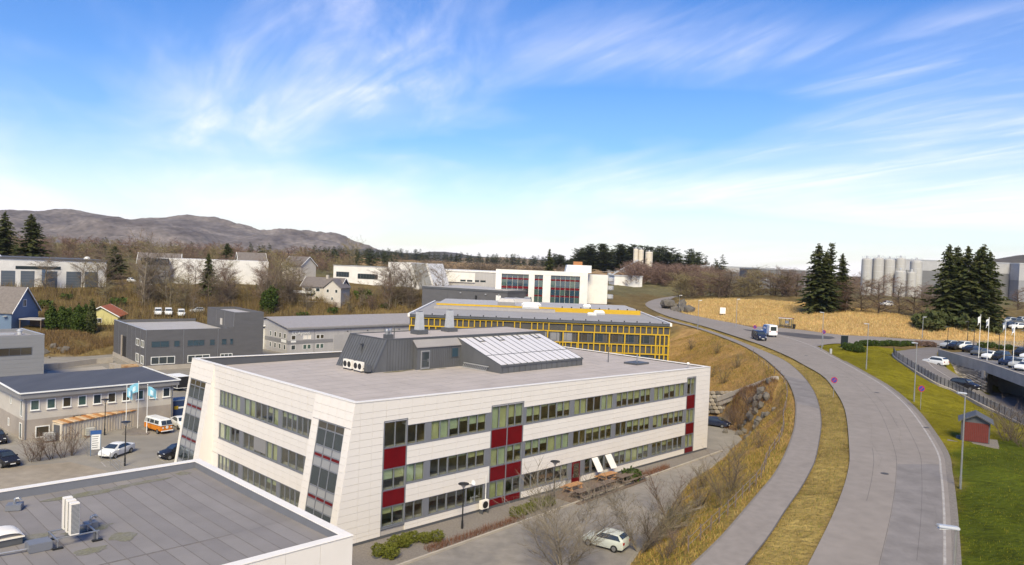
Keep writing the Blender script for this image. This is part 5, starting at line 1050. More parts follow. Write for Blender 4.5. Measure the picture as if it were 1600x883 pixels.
MB().prism([(0, 0), (32, 16), (24, 30), (-8, 14)], 0, 8.7).build('wall', M_WREND, CB); fC = Face(CB, (0, 0), ac); fC.box('grey_storey', M_MCLAD, -6, 3.5, 0, 6.2, .0, 3.0)
for k in range(8): fC.win(8+k*3.2, 9.9+k*3.2, 4.8, 6.3, M_DGREY, G_DARK, 2, .09); fC.win(8+k*3.2, 9.9+k*3.2, 1.4, 2.9, M_DGREY, G_DARK, 2, .09)
fC.win(-5.6, 3.0, 6.25, 8.6, M_DGREY, G_DARK, 9, .1, d=2.9); fC.win(-5.0, 3.0, 2.6, 4.0, M_DGREY, G_DARK, 5, .1, d=3.1)
# ---- houses
def house(name, label, loc, ang, l, w, eave, ridge, wallm, roofm, ov=.45):
    o = thing(name, label, 'house', loc, ang); m = MB(); m.v = [(0, 0, 0), (l, 0, 0), (l, w, 0), (0, w, 0), (0, 0, eave), (l, 0, eave), (l, w, eave), (0, w, eave), (0, w/2, ridge), (l, w/2, ridge)]
    m.f = [(0, 1, 5, 4), (2, 3, 7, 6), (1, 2, 6, 9, 5), (3, 0, 4, 8, 7), (4, 5, 9, 8), (6, 7, 8, 9), (3, 2, 1, 0)]; m.build('wall', wallm, o)
    sl = (ridge-eave)/(w/2)
    r = None
    for s in (0, 1):
        y0 = -ov if s == 0 else w+ov; z0 = eave-ov*sl; q = [(-ov, y0), (l+ov, y0), (l+ov, w/2), (-ov, w/2)]; zz = [z0+.03, z0+.03, ridge+.03, ridge+.03]
        if s: q = q[::-1]; zz = zz[::-1]
        r = MB().prism(q, zz, [z+.2 for z in zz]).build('roof', roofm, o)
    for x in (-ov-.12, l+ov+.002):
        for s in (0, 1):
            y0 = -ov if s == 0 else w+ov; z0 = eave-ov*sl; q = [(x, min(y0, w/2)), (x+.12, min(y0, w/2)), (x+.12, max(y0, w/2)), (x, max(y0, w/2))]; zz = [z0, z0, ridge, ridge] if s == 0 else [ridge, ridge, z0, z0]
            MB().prism(q, zz, [z+.25 for z in zz]).build('bargeboard', M_WFRAME, o)
    return o, r
h, r = house('cream_house', 'cream two storey house with grey tiled roof on the wooded hill', (-66.5, 243.0, H1(-59, 244)-.9), R(-8), 12.5, 8.0, 4.6, 7.2, M_CREAM, M_TILE); fh = Face(h, (0, 0), 0)
for u, g in [(1.0, 2), (4.6, 1), (8.2, 1)]: fh.win(u, u+.9*g+.5, 2.9, 4.1, M_WFRAME, G_DARK, g, .1)
MB().box(-.1, 14.1, -3.1, 8.1, -3, .02).build('foundation', M_CONC, h); fh.win(4.6, 5.6, .4, 1.4); fh.box('balcony', M_WFRAME, -2.8, 3.4, 2.3, 3.0, .01, 1.4); MB().box(6.5, 7.3, 3.4, 4.2, 6.8, 8.2).build('chimney', M_CONC, r)
MB().prism([(8.5, -3), (14, -3), (14, 5), (8.5, 5)], 0, 4.4).build('gable_wing', M_CREAM, h); MB().prism([(8.1, -3.4), (11.25, -3.4), (11.25, 5), (8.1, 5)], [4.2, 6.9, 6.9, 4.2], [4.45, 7.15, 7.15, 4.45]).build('wing_roof', M_TILE, h); MB().prism([(11.25, -3.4), (14.4, -3.4), (14.4, 5), (11.25, 5)], [6.9, 4.2, 4.2, 6.9], [7.15, 4.45, 4.45, 7.15]).build('wing_roof', M_TILE, h)
MB().prism([(8.5, -2.99), (14, -2.99), (14, -2.9), (8.5, -2.9)], 4.4, 4.5).build('gable_wall', M_CREAM, h); gm_ = MB(); gm_.v = [(8.5, -2.98, 4.4), (14, -2.98, 4.4), (11.25, -2.98, 6.85), (8.5, -2.9, 4.4), (14, -2.9, 4.4), (11.25, -2.9, 6.85)]; gm_.f = [(0, 1, 2), (5, 4, 3), (1, 4, 5, 2), (4, 1, 0, 3), (3, 0, 2, 5)]; gm_.build('gable', M_CREAM, h); fg = Face(h, (8.5, -3), 0); fg.win(.8, 1.7, 2.9, 4.0); fg.win(3.6, 4.5, 2.9, 4.0); fg.win(2.4, 3.1, .6, 1.6)
h, r = house('yellow_house', 'small pale yellow house with orange tiled roof behind the charcoal building', (-110.5, 196.5, 4.2), R(20), 9.5, 8.0, 2.9, 5.2, M_YHOUSE, M_ORT)
bpy.data.objects.remove(h.children[0]) if False else None
h.rotation_euler[2] = R(105); h.location = (-100.5, 196.0, 4.2); fy = Face(h, (0, 8), R(-90)); fy.win(2.4, 4.3, 1.2, 2.4, M_WFRAME, G_DARK, 2, .12)
h, r = house('blue_house', 'blue timber house with steep dark tiled roof at the left edge', (-134.5, 184.5, 3.6), R(0), 14.2, 10.5, 4.6, 10.2, M_BLUE, M_TILE); fb = Face(h, (14.2, 0), R(90)); fb.win(4.2, 5.6, 5.6, 7.4, M_WFRAME, G_DARK, 2, .12); fb2 = Face(h, (0, 0), 0); fb2.win(9.5, 10.8, 1.6, 3.4, M_WFRAME, G_DARK); MB().hexa([(8.4, .35, 5.9), (9.8, .35, 5.9), (9.8, 1.35, 7.0), (8.4, 1.35, 7.0)], [(8.4, .2, 6.2), (9.8, .2, 6.2), (9.8, 1.2, 7.3), (8.4, 1.2, 7.3)]).build('roof_window', M_WFRAME, r)
MB().lathe([(.05, 0), (.45, .1), (.5, .18)], (12.9, -.5, 3.4), 12).build('satellite_dish', M_WFRAME, h); MB().box(12.8, 13.0, -.45, .0, 3.3, 3.45).build('dish_bracket', M_STEEL, h)
c = thing('carport', 'small grey flat roofed carport beside the blue house', 'carport', (-119.5, 186.0, 3.6), 0); MB().box(0, 5.5, 0, 4.5, 2.7, 2.95).build('roof', M_PROOF, c); [MB().box(x, x+.2, y, y+.2, 0, 2.7).build('post', M_WOODD, c) for x in (.1, 5.2) for y in (.1, 4.2)]; MB().box(.3, 5.2, 4.0, 4.19, .2, 2.6).build('back_wall', M_WOODD, c)
c = thing('garden_wall', 'blue and white garden wall below the blue house', 'wall', (-124.0, 174.5, 0.0), R(4)); MB().box(0, 12, 0, .3, 0, 3.3).build('wall', M_WREND, c); MB().box(-.05, 12.05, -.05, .35, 3.3, 4.6).build('blue_boards', M_BLUE, c)
h, r = house('dark_roofed_house', 'dark roofed house above the white hall on the skyline', (-128, 262, 14.5), R(20), 13, 9, 5.2, 8.6, M_BRK, M_TILE)
h, r = house('white_gabled_house', 'white gabled house behind the dark spruce on the hilltop', (-104, 292, 14.5), R(30), 10, 8, 6.2, 10.0, M_WREND, M_TILE); Face(h, (0, 0), 0).win(2, 4, 3.2, 4.6, M_WFRAME, G_DARK, 2)
h, r = house('hilltop_house', 'pale house with green-grey roof peeking over the bare wood', (-90, 300, 14.5), R(-30), 10, 8, 6.0, 9.2, M_CREAM, M_TILE)
# ---- silos and halls to the right
def silo(label, loc, r, h, m, group, rail=True):
    o = thing('silo', label, 'silo', loc, 0, group); MB().lathe([(r, 0), (r, h-.8), (r*.85, h-.3), (r*.2, h)], n=20).build('shell', m, o, smooth=False)
    if rail:
        t = MB()
        for k in range(10): a = k*math.pi/5; t.tube((r*.9*math.cos(a), r*.9*math.sin(a), h-.6), (r*.9*math.cos(a), r*.9*math.sin(a), h+1.0), .06, n=4)
        t.build('railing', M_ALU, o); MB().lathe([(.6, h-.1), (.6, h+1.0), (.3, h+1.3)], n=8).build('vent_cap', M_ALU, o)
        for z in np.arange(3, h-1, 3.2): MB().lathe([(r+.01, z), (r+.06, z+.08), (r+.01, z+.16)], n=20).build('ring', M_ALU, o)
    return o
M_SILO = bmat('silo_metal', (.44, .425, .41), rough=.5, var=.10, stretch=(1, 1, .1)); M_SILOC = bmat('silo_cream', (.66, .58, .48)); M_HALLD = bmat('hall_dark', (.16, .16, .17)); M_HALLL = bmat('hall_light', (.40, .395, .41))
for k, (x, r, h, dy) in enumerate([(184.5, 2.6, 20, 0), (190.5, 2.7, 20, 0), (196.3, 2.7, 20, 0), (202.0, 2.5, 20, 0), (199.5, 2.6, 14.0, -5.4), (205.5, 2.2, 13.5, -5.0), (211.3, 3.0, 20.5, 2)]):
    silo(['tall grey silo at the left end of the silo row', 'second tall grey silo from the left in the row', 'third tall grey silo from the left in the row', 'fourth tall grey silo in the row, beside the gap', 'shorter stout grey silo standing before the tall row', 'short slim grey silo right of the stout short one', 'separate tall grey silo right of the gap in the row'][k], (x, 400+dy, H1(x, 400+dy)-.3), r, h, M_SILO, 'grey silos beside the industrial hall')
for k, x in enumerate((93.5, 97.5)): silo(('left', 'right')[k]+' one of the pair of cream concrete plant silos before the pines', (x, 585, H1(x, 585)-.5), 1.9 if k == 0 else 2.0, 24.5, M_SILOC, 'cream concrete plant silos')
silo('shorter cream concrete plant silo right of the tall pair', (104.5, 590, H1(104.5, 590)-.5), 2.9, 23.5, M_SILOC, 'cream concrete plant silos'); silo('small cream tank at the foot of the concrete plant silos', (92.0, 565, H1(92, 565)-.5), 4.2, 10, M_SILOC, 'cream concrete plant silos', False)
def hall(name, label, loc, ang, l, w, h, m, band=None, m2=None):
    o = thing(name, label, 'building', loc, ang); z0 = 0
    if band: MB().box(0, l, 0, w, 0, band).build('lower_wall', m2, o); z0 = band+.002
    MB().box(-.1 if band else 0, l+.1 if band else l, -.1 if band else 0, w, z0, h).build('upper_wall', m, o); MB().box(-.3, l+.3, -.3, w+.3, h+.002, h+.5).build('roof_edge', M_ALU, o); f = Face(o, (0, 0), 0)
    for u in np.arange(6, l, 8.0): f.box('panel_joint', M_ALU, u, u+.15, (band or 0)+.3, h-.3, .102, .16)
    return o
hall('tall_grey_hall', 'tall pale grey industrial hall with a dark lower part behind the silos', (213, 425, 14), 0, 62, 40, 20.6, M_HALLL, 15.0, M_HALLD)
hall('long_grey_hall', 'long grey industrial hall with darker base at the right picture edge', (274, 415, 13.5), R(-8), 90, 60, 21, M_HALLL, 12.0, bmat('hall_mid', (.27, .27, .29)))
hall('low_grey_hall', 'low grey hall left of the silo row among bare trees', (150, 470, 14), R(4), 34, 30, 12.5, M_HALLD)
hall('pale_flat_hall', 'pale low hall on the skyline left of the spruce clump', (148, 640, 15), 0, 70, 30, 13, M_HALLL, 9, M_HALLD)
hall('skyline_terminal', 'dark long terminal building low on the right skyline', (108, 900, 18), 0, 60, 30, 7, M_HALLD)
hall('roofed_depot', 'grey depot with upswept roof on the right skyline', (160, 860, 16), R(4), 50, 30, 14, M_HALLD)
hall('distant_white_shed', 'white shed seen between bare trees beyond the road bend', (56, 420, 13.5), R(10), 16, 10, 6, M_WREND)
o = thing('plant_conveyor', 'white and grey machinery at the concrete plant below the silos', 'machinery', (70, 560, 14.0), 0)
for k in range(9): x = k*2.7; hh = rs2.uniform(3, 8); MB().box(x, x+2.2, rs2.uniform(-3, 3), 4+rs2.uniform(0, 2), 0, hh).build('unit', [M_ALU, M_WREND, M_MCLAD][k % 3], o, bevel=.1)
MB().bar((0, 0, 3), (22, 3, 16), .9).build('conveyor', M_ALU, o)
# ------------------------------------------------------------------ vehicles
def paint(name, c): return mat('paint_'+name, c, .25, spec=.6)
CARST = {   # stations: (x, z_bottom, z_belt, z_roof, half width, half roof width); x forward
 'sedan': [(-2.32, .5, .82, .84, .74, .66), (-2.2, .32, .99, 1.02, .87, .70), (-1.75, .27, 1.01, 1.16, .92, .68), (-.85, .26, .99, 1.42, .93, .63), (-.1, .26, .97, 1.47, .93, .62), (.45, .26, .96, 1.42, .93, .62), (1.45, .26, .95, 1.0, .92, .74), (2.05, .3, .82, .84, .87, .72), (2.3, .45, .64, .66, .72, .62)],
 'hatch': [(-2.0, .42, .85, .90, .76, .68), (-1.9, .30, .98, 1.12, .86, .66), (-1.45, .26, 1.0, 1.46, .88, .62), (-.5, .25, .98, 1.52, .89, .62), (.2, .25, .97, 1.49, .89, .62), (.95, .25, .97, 1.02, .88, .68), (1.7, .28, .84, .86, .84, .70), (1.98, .42, .66, .68, .70, .60)],
 'suv': [(-2.2, .45, .92, 1.0, .80, .72), (-2.1, .34, 1.05, 1.3, .90, .70), (-1.65, .30, 1.08, 1.62, .93, .68), (-.6, .29, 1.06, 1.68, .94, .68), (.3, .29, 1.05, 1.65, .94, .68), (1.0, .29, 1.05, 1.10, .93, .74), (1.85, .32, .96, .98, .90, .76), (2.2, .45, .72, .76, .78, .66)],
 'van': [(-2.45, .42, 1.1, 1.85, .86, .78), (-2.35, .34, 1.15, 1.95, .94, .82), (-1.0, .30, 1.15, 1.98, .95, .83), (.4, .30, 1.15, 1.96, .95, .82), (1.1, .30, 1.12, 1.80, .95, .78), (1.75, .30, 1.10, 1.18, .93, .80), (2.25, .32, .92, .95, .90, .78), (2.45, .45, .70, .74, .80, .7)],
 'tall_van': [(-2.9, .45, 1.3, 2.45, .92, .84), (-2.8, .38, 1.35, 2.62, 1.0, .88), (-1.0, .35, 1.35, 2.66, 1.0, .88), (.9, .35, 1.35, 2.60, 1.0, .88), (1.6, .35, 1.3, 2.1, .99, .84), (2.2, .35, 1.25, 1.32, .97, .85), (2.7, .36, 1.0, 1.05, .93, .8), (2.9, .5, .75, .8, .84, .72)]}
CARMESH = {}
def car_meshes(kind):
    if kind in CARMESH: return CARMESH[kind]
    st = CARST[kind]; body = MB()
    for x, zb, zl, zr, w, wr in st:
        m = (zb+zl)/2
        body.v += [(x, -w*.92, zb), (x, -w, m), (x, -w*.985, zl), (x, -wr, zr), (x, -wr*.55, zr+.035), (x, wr*.55, zr+.035), (x, wr, zr), (x, w*.985, zl), (x, w, m), (x, w*.92, zb)]
    n = 10
    for i in range(len(st)-1):
        for j in range(n): a = i*n+j; b = i*n+(j+1) % n; body.f.append((a, a+n, b+n, b))
    body.f += [tuple(range(n)), tuple(range((len(st)-1)*n+n-1, (len(st)-1)*n-1, -1))]
    bme = body.mesh('body'); bm = bmesh.new(); bm.from_mesh(bme); bmesh.ops.recalc_face_normals(bm, faces=bm.faces); bm.to_mesh(bme); bm.free()
    # glazing on the greenhouse faces
    def sidewin(sg):
        w = MB()
        for i in range(len(st)-1):
            a, b = st[i], st[i+1]
            if min(a[3]-a[2], b[3]-b[2]) < .02 and max(a[3]-a[2], b[3]-b[2]) < .2: continue
            if max(a[3]-a[2], b[3]-b[2]) < .3: continue
            if kind in ('tall_van', 'van') and b[0] < .3: continue
            def P(s, t): zl, zr = s[2], s[3]; h = zr-zl; yy = lerp(s[4]*.985, s[5], t)+.012; return (s[0], sg*yy, zl+h*t)
            t0, t1 = .12, .86
            if a[3]-a[2] < .3: q = [P(b, t0), P(b, t1), P((lerp(a[0], b[0], .35), 0, lerp(a[2], b[2], .35), lerp(a[3], b[3], .35), lerp(a[4], b[4], .35), lerp(a[5], b[5], .35)), t0)]
            elif b[3]-b[2] < .3: q = [P(a, t0), P((lerp(a[0], b[0], .65), 0, lerp(a[2], b[2], .65), lerp(a[3], b[3], .65), lerp(a[4], b[4], .65), lerp(a[5], b[5], .65)), t0), P(a, t1)]
            else: g = .06 if i % 2 else .02; q = [P(a, t0), P(b, t0), P(b, t1), P(a, t1)]
            k = len(w.v); w.v += q; w.f.append(tuple(range(k, k+len(q))))
        return w.mesh('side_window')
    def screen(front):
        idx = range(len(st)-1); best = None
        for i in idx:
            a, b = st[i], st[i+1]; da, db = a[3]-a[2], b[3]-b[2]
            if front and da > .3 and db < .15: best = (a, b)
            if not front and da < .3 and db > .3 and best is None: best = (b, a)
        if best is None: a = st[1]; b = (a[0]-.02, 0, 0, a[3]-.75, 0, a[5]+.04); best = (a, b); return None
        a, b = best; w = MB(); dx = .014 if front else -.014
        w.quad((a[0]+dx+(b[0]-a[0])*.06, -a[5]*.92, a[3]-.02), (a[0]+dx+(b[0]-a[0])*.06, a[5]*.92, a[3]-.02), (b[0]+dx-(b[0]-a[0])*.12, b[5]*.95, lerp(b[3], a[3], .12)+.035), (b[0]+dx-(b[0]-a[0])*.12, -b[5]*.95, lerp(b[3], a[3], .12)+.035))
        w.v = [(x, y, z+.03) for x, y, z in w.v]; return w.mesh('windscreen')
    wr = .32 if kind != 'tall_van' else .36
    wh = MB(); wh.lathe([(wr*.7, -.10), (wr, -.09), (wr, .09), (wr*.7, .10)], n=14); wh.v = [(x, z, y) for x, y, z in wh.v]
    rim = MB(); rim.lathe([(wr*.1, -.115), (wr*.62, -.108), (wr*.62, .108), (wr*.1, .115)], n=10); rim.v = [(x, z, y) for x, y, z in rim.v]
    CARMESH[kind] = dict(body=bme, sl=sidewin(-1), sr=sidewin(1), fs=screen(True), rs=screen(False), tyre=wh.mesh('tyre'), rim=rim.mesh('rim'), wr=wr); d = CARMESH[kind]
    for k in ('sl', 'sr', 'fs', 'rs'):
        if d[k]: d[k].materials.append(G_DARK)
    d['tyre'].materials.append(M_TYRE); d['rim'].materials.append(M_RIM); return d
def car(name, label, cat, kind, col, loc, rz, group=None, simple=False, roof=None):
    d = car_meshes(kind); st = CARST[kind]; o = thing(name, label, cat, loc, rz, group)
    me = d['body'].copy(); me.materials.append(col); put('body', me, None, o, smooth=True); me.set_sharp_from_angle(angle=R(32))
    mod = None
    for nm, k in (('side_window', 'sl'), ('side_window', 'sr'), ('windscreen', 'fs'), ('rear_window', 'rs')):
        if d[k]: put(nm, d[k], None, o)
    if d['rs'] is None:
        a = st[0]; MB().quad((a[0]-.02, -a[5]*.8, a[2]+.12), (a[0]-.02, a[5]*.8, a[2]+.12), (a[0]-.02, a[5]*.8, a[3]-.12), (a[0]-.02, -a[5]*.8, a[3]-.12)).build('rear_window', G_DARK, o)
    L_ = st[-1][0]; r = d['wr']
    for x in (-L_*.60, L_*.64):
        for s in (-1, 1):
            w = put('wheel', d['tyre'], None, o, loc=(x, s*(st[3][4]-.06), r))
            if not simple: put('rim', d['rim'], None, w)
    if not simple:
        f = st[-2]; b = st[1]
        for s in (-1, 1):
            MB().box(f[0]+.02, f[0]+.16, s*f[4]*.72-.14, s*f[4]*.72+.14, f[2]-.16, f[2]-.03).build('headlight', M_LAMP, o); MB().box(b[0]-.14, b[0]-.04, s*b[4]*.76-.12, s*b[4]*.76+.12, b[2]-.22, b[2]-.03).build('tail_light', M_TAIL, o)
            MB().box(st[-3][0]-.55, st[-3][0]-.40, s*(st[-3][4]+.10)-.09, s*(st[-3][4]+.10)+.09, st[-3][2]-.02, st[-3][2]+.12).build('mirror', col, o)
        MB().box(L_-.01, L_+.02, -.26, .26, .42, .52).build('number_plate', M_WFRAME, o)
    return o
P_WHITE = paint('white', (.78, .78, .78)); P_BLACK = paint('black', (.018, .018, .022)); P_SILV = paint('silver', (.42, .43, .44)); P_NAVY = paint('navy', (.02, .028, .06)); P_GREY = paint('grey', (.10, .105, .11)); P_ORG = paint('orange', (.62, .20, .012)); P_PALE = paint('pale_green_silver', (.58, .61, .57)); P_RED = paint('red', (.30, .02, .02))
def heading(a, b): return math.atan2(b[1]-a[1], b[0]-a[0])
def g0(x, y): return gz(x, y, 0.012)
car('parked_car', 'white saloon with black glass roof parked by the blue signboard', 'car', 'sedan', P_WHITE, g0(182, 711), R(-99))
car('parked_car', 'white saloon parked right of the orange camper van', 'car', 'sedan', P_WHITE, g0(283, 667), R(-50))
car('parked_car', 'small black car half hidden behind the main block\'s left corner', 'car', 'hatch', P_BLACK, g0(275, 714), R(-128))
car('parked_car', 'black and white small car at left picture edge, lower one', 'car', 'hatch', P_BLACK, g0(8, 726), R(-35))
car('parked_car', 'dark car beside the low pale building at left edge', 'car', 'sedan', P_BLACK, g0(-6, 690), R(-50)); car('parked_car', 'dark car at left edge below the grey building', 'car', 'sedan', P_GREY, g0(-6, 636), R(-50))
# orange and white camper bus
vb_ = thing('camper_van', 'old orange and white camper van parked by the flagpoles', 'van', g0(247, 674), R(-36))
def rbox(x0, x1, y, z0, z1, ti=0.0, tf=0.0, tb=0.0): return MB().hexa([(x0, -y, z0), (x1, -y, z0), (x1, y, z0), (x0, y, z0)], [(x0+tb, -y+ti, z1), (x1-tf, -y+ti, z1), (x1-tf, y-ti, z1), (x0+tb, y-ti, z1)])
rbox(-2.15, 2.2, .86, .35, 1.18).build('lower_body', P_ORG, vb_, bevel=.12); rbox(-2.12, 2.12, .84, 1.18, 1.95, .12, .35, .15).build('upper_body', P_WHITE, vb_, bevel=.10); MB().box(-2.14, 2.19, -.87, .87, 1.14, 1.2).build('belt_trim', P_WHITE, vb_, bevel=.02)
for s in (-1, 1):
    for a, b in [(-1.8, -.8), (-.65, .35), (.5, 1.5)]: MB().hexa([(a, s*.835-.01, 1.30), (b, s*.835-.01, 1.30), (b, s*.835+.01, 1.30), (a, s*.835+.01, 1.30)], [(a, s*.765-.01, 1.75), (b, s*.765-.01, 1.75), (b, s*.765+.01, 1.75), (a, s*.765+.01, 1.75)]).build('side_window', G_DARK, vb_)
    MB().lathe([(.02, 0), (.11, .02), (.12, .05)], n=10).build('headlight', M_LAMP, vb_).matrix_local = Matrix.Translation((2.2, s*.58, .88)) @ Matrix.Rotation(math.pi/2, 4, 'Y')
    for x in (-1.25, 1.3):
        w = put('wheel', car_meshes('sedan')['tyre'], None, vb_, loc=(x, s*.78, .32)); put('rim', car_meshes('sedan')['rim'], None, w)
for s in (-1, 1): MB().hexa([(2.11, s*.37-.34, 1.28), (2.15, s*.37-.34, 1.28), (2.15, s*.37+.34, 1.28), (2.11, s*.37+.34, 1.28)], [(1.88, s*.36-.32, 1.78), (1.92, s*.36-.32, 1.78), (1.92, s*.36+.32, 1.78), (1.88, s*.36+.32, 1.78)]).build('windscreen', G_DARK, vb_)
MB().box(2.2, 2.3, -.86, .86, .38, .52).build('bumper', P_WHITE, vb_, bevel=.03); lg = MB(); lg.lathe([(.20, 0), (.20, .03)], n=14); lg.build('emblem', P_WHITE, vb_).matrix_local = Matrix.Translation((2.19, 0, .92)) @ Matrix.Rotation(math.pi/2, 4, 'Y')
# the vehicles on the main road
_p = on_road(1186, 531); _q = on_road(1230, 548); car('moving_van', 'dark minivan driving towards the viewer on the main road', 'van', 'van', P_NAVY, _p, heading(_p, _q))
_p = on_road(1201, 525); tv = car('delivery_van', 'white tall van with a blue side panel driving away on the main road', 'van', 'tall_van', P_WHITE, _p, heading(_q, on_road(1186, 531)))
MB().box(-1.3, .9, .99, 1.03, .6, 2.5).build('blue_panel', paint('sky_blue', (.02, .17, .50)), tv); MB().box(-.9, .5, 1.032, 1.05, 1.7, 2.1).build('panel_lettering', P_WHITE, tv)
car('parked_car', 'pale silver hatchback half hidden by the bare shrub in the lot', 'car', 'hatch', P_PALE, g0(946, 854), R(148))
car('parked_car', 'dark car parked behind the right end of the main block', 'car', 'sedan', P_NAVY, (33.2, 121.5, .012), R(-35))
_z = lambda x, y, z: gz(x, y, z)
_p = gz(1461, 571, 8.55); car('parked_car', 'white hatchback parked against the stone wall on the ramp', 'car', 'suv', P_WHITE, (_p[0], _p[1], _p[2]), R(118)); _p = gz(1508, 608, 6.95); car('parked_car', 'black estate car parked lower on the ramp by the stone wall', 'car', 'suv', P_BLACK, _p, R(-62))
for k, (x, y) in enumerate([(247, 494), (263, 494), (283, 494)]): _p = hit(x, y); car('parked_van', ['leftmost of three small white vans on the hillside gravel', 'middle one of three small white vans on the hillside gravel', 'rightmost of three small white vans on the hillside gravel'][k], 'van', 'van', P_WHITE, (_p[0], _p[1], _p[2]+.02), R(-65), 'white vans on the hillside'); 
_p = hit(308, 488); car('parked_car', 'grey car wreck parked right of the three hillside vans', 'car', 'hatch', P_SILV, (_p[0], _p[1], _p[2]+.02), R(-150))
# deck cars
dk = [(1478, 544.5, 'suv', P_SILV, 'silver car at the far left corner of the parking deck'), (1488, 546, 'sedan', P_BLACK, 'dark car second from the left on the parking deck'), (1499, 546, 'suv', P_WHITE, 'white car third from the left on the parking deck'), (1513, 551, 'sedan', P_BLACK, 'black saloon with red tail lights on the parking deck'), (1527, 556, 'sedan', P_GREY, 'dark grey saloon before the leftmost white flagpole'), (1543, 562, 'hatch', P_WHITE, 'white hatchback between the two left flagpoles'), (1557, 563, 'suv', P_BLACK, 'black car behind the second flagpole on the deck'), (1572, 571, 'sedan', P_NAVY, 'dark blue saloon beside the third flagpole'), (1588, 576, 'suv', P_SILV, 'silver estate by the rightmost flagpole on the deck'), (1598, 580, 'sedan', P_WHITE, 'white saloon at the right picture edge on the deck'), (1592, 557, 'suv', P_BLACK, 'black car in the rear row of the deck, left one'), (1603, 562, 'hatch', P_WHITE, 'white car in the rear row of the deck, right one')]
for x, y, kd, c, lab in dk: _p = gz(x, y, 10.0); car('deck_car', lab, 'car', kd, c, (_p[0]+1.2, _p[1]+1.0, 10.02), R(-150), 'cars on the parking deck', True)
# far cars
far = [(1385, 471, 'white car on the far yard seen through the bare trees', P_WHITE, 250), (1460+118, 489, 'silver car in the far car park beside the spruce clump, left one', P_SILV, 215), (1587, 489, 'grey car in the far car park, second one', P_GREY, 214), (1596, 487, 'pale car in the far car park at the right edge', P_SILV, 216), (1575, 495, 'dark car in the near row of the far car park', P_NAVY, 205), (1590, 497, 'pale car in the near row of the far car park', P_WHITE, 203)]
for x, y, lab, c, Y in far: _p = gd(x, y, Y); car('far_car', lab, 'car', 'suv', c, (_p[0], Y, H1(_p[0], Y)+.05), R(200), 'cars in the far car park', True)
for x, lab in [(805, 'grey car before the white frame office, left one'), (824, 'grey van before the white frame office, right one')]: _p = gd(x, 470, 226); car('office_car', lab, 'car', 'van' if x > 810 else 'suv', P_SILV, (_p[0], 226, H1(_p[0], 226)+.05), R(-100), 'cars before the office', True)
for x, y, lab, kd in [(8, 442, 'white van by the left gates of the white hall', 'van'), (34, 443, 'white box van by the blue hall panel', 'tall_van'), (112, 441, 'white lorry cab below the white hall gates', 'tall_van'), (206, 438, 'white car beyond the wood near the pale office', 'hatch'), (229, 446, 'white van among the trees below the pale office', 'van')]: _p = hit(x, y+3); car('yard_car', lab, 'van', kd, P_WHITE, (_p[0], _p[1], _p[2]+.05), R(-40), 'vehicles by the white hall', True)
# ------------------------------------------------------------------ yard objects, left
ct = thing('rusty_container_row', 'long low shed of rusty white corrugated sheet along the pale building', 'shed', gz(95.5, 690, 0), heading(gz(95.5, 690, 0), gz(272, 653, 0))); CL = 17.2
M_CORR = mat('rusty_white_sheet', (.60, .55, .48), .7, col2=(.52, .43, .32), var=.1, scale=.9, stretch=(1.4, 1, .25)); M_CORR3 = mat('rusty_pale_roof', (.60, .48, .34), .7, col2=(.50, .30, .14), var=.1, scale=.9); M_CORR2 = mat('rusty_white_roof', (.46, .25, .10), .7, col2=(.36, .13, .03), var=.15, scale=.9, stretch=(1.2, .35, 1))
MB().box(0, CL, .02, 1.7, 0, 2.2).build('wall', M_CORR, ct)
for k in range(int(CL/.42)): MB().box(k*.42+.02, k*.42+.22, -.04, .019, .02, 2.18).build('rib', M_CORR, ct)
for k in range(22): MB().hexa([(k*.78, -.18, 2.2), (k*.78+.74, -.18, 2.2), (k*.78+.74, 1.8, 2.35), (k*.78, 1.8, 2.35)], [(k*.78+.08, -.18, 2.3), (k*.78+.66, -.18, 2.3), (k*.78+.66, 1.8, 2.45), (k*.78+.08, 1.8, 2.45)]).build('roof_sheet', M_CORR2 if k % 2 else M_CORR3, ct)
MB().box(-.06, -.001, .3, 1.4, .1, 2.0).build('end_door', M_DGREY, ct)
def ibc(label, loc, rz):
    o = thing('ibc_tank', label, 'tank', loc, rz, 'caged liquid tanks'); MB().box(-.6, .6, -.5, .5, 0, .16).build('pallet', M_WOODD, o); MB().box(-.55, .55, -.46, .46, .17, 1.12).build('tank', mat('tank_plastic', (.55, .54, .50), .4), o, bevel=.07); c = MB()
    for z in (.25, .55, .85, 1.12): c.bar((-.6, -.5, z), (.6, -.5, z), .03); c.bar((-.6, .5, z), (.6, .5, z), .03); c.bar((-.6, -.5, z), (-.6, .5, z), .03); c.bar((.6, -.5, z), (.6, .5, z), .03)
    for x in (-.6, -.3, 0, .3, .6): c.bar((x, -.5, .16), (x, -.5, 1.13), .03); c.bar((x, .5, .16), (x, .5, 1.13), .03)
    c.build('cage', M_STEEL, o); return o
ibc('white caged liquid tank beside the pale building\'s lower window', gz(77, 690, 0), R(47)); ibc('white caged liquid tank in front of the rusty shed', gz(141, 682, 0), R(47))
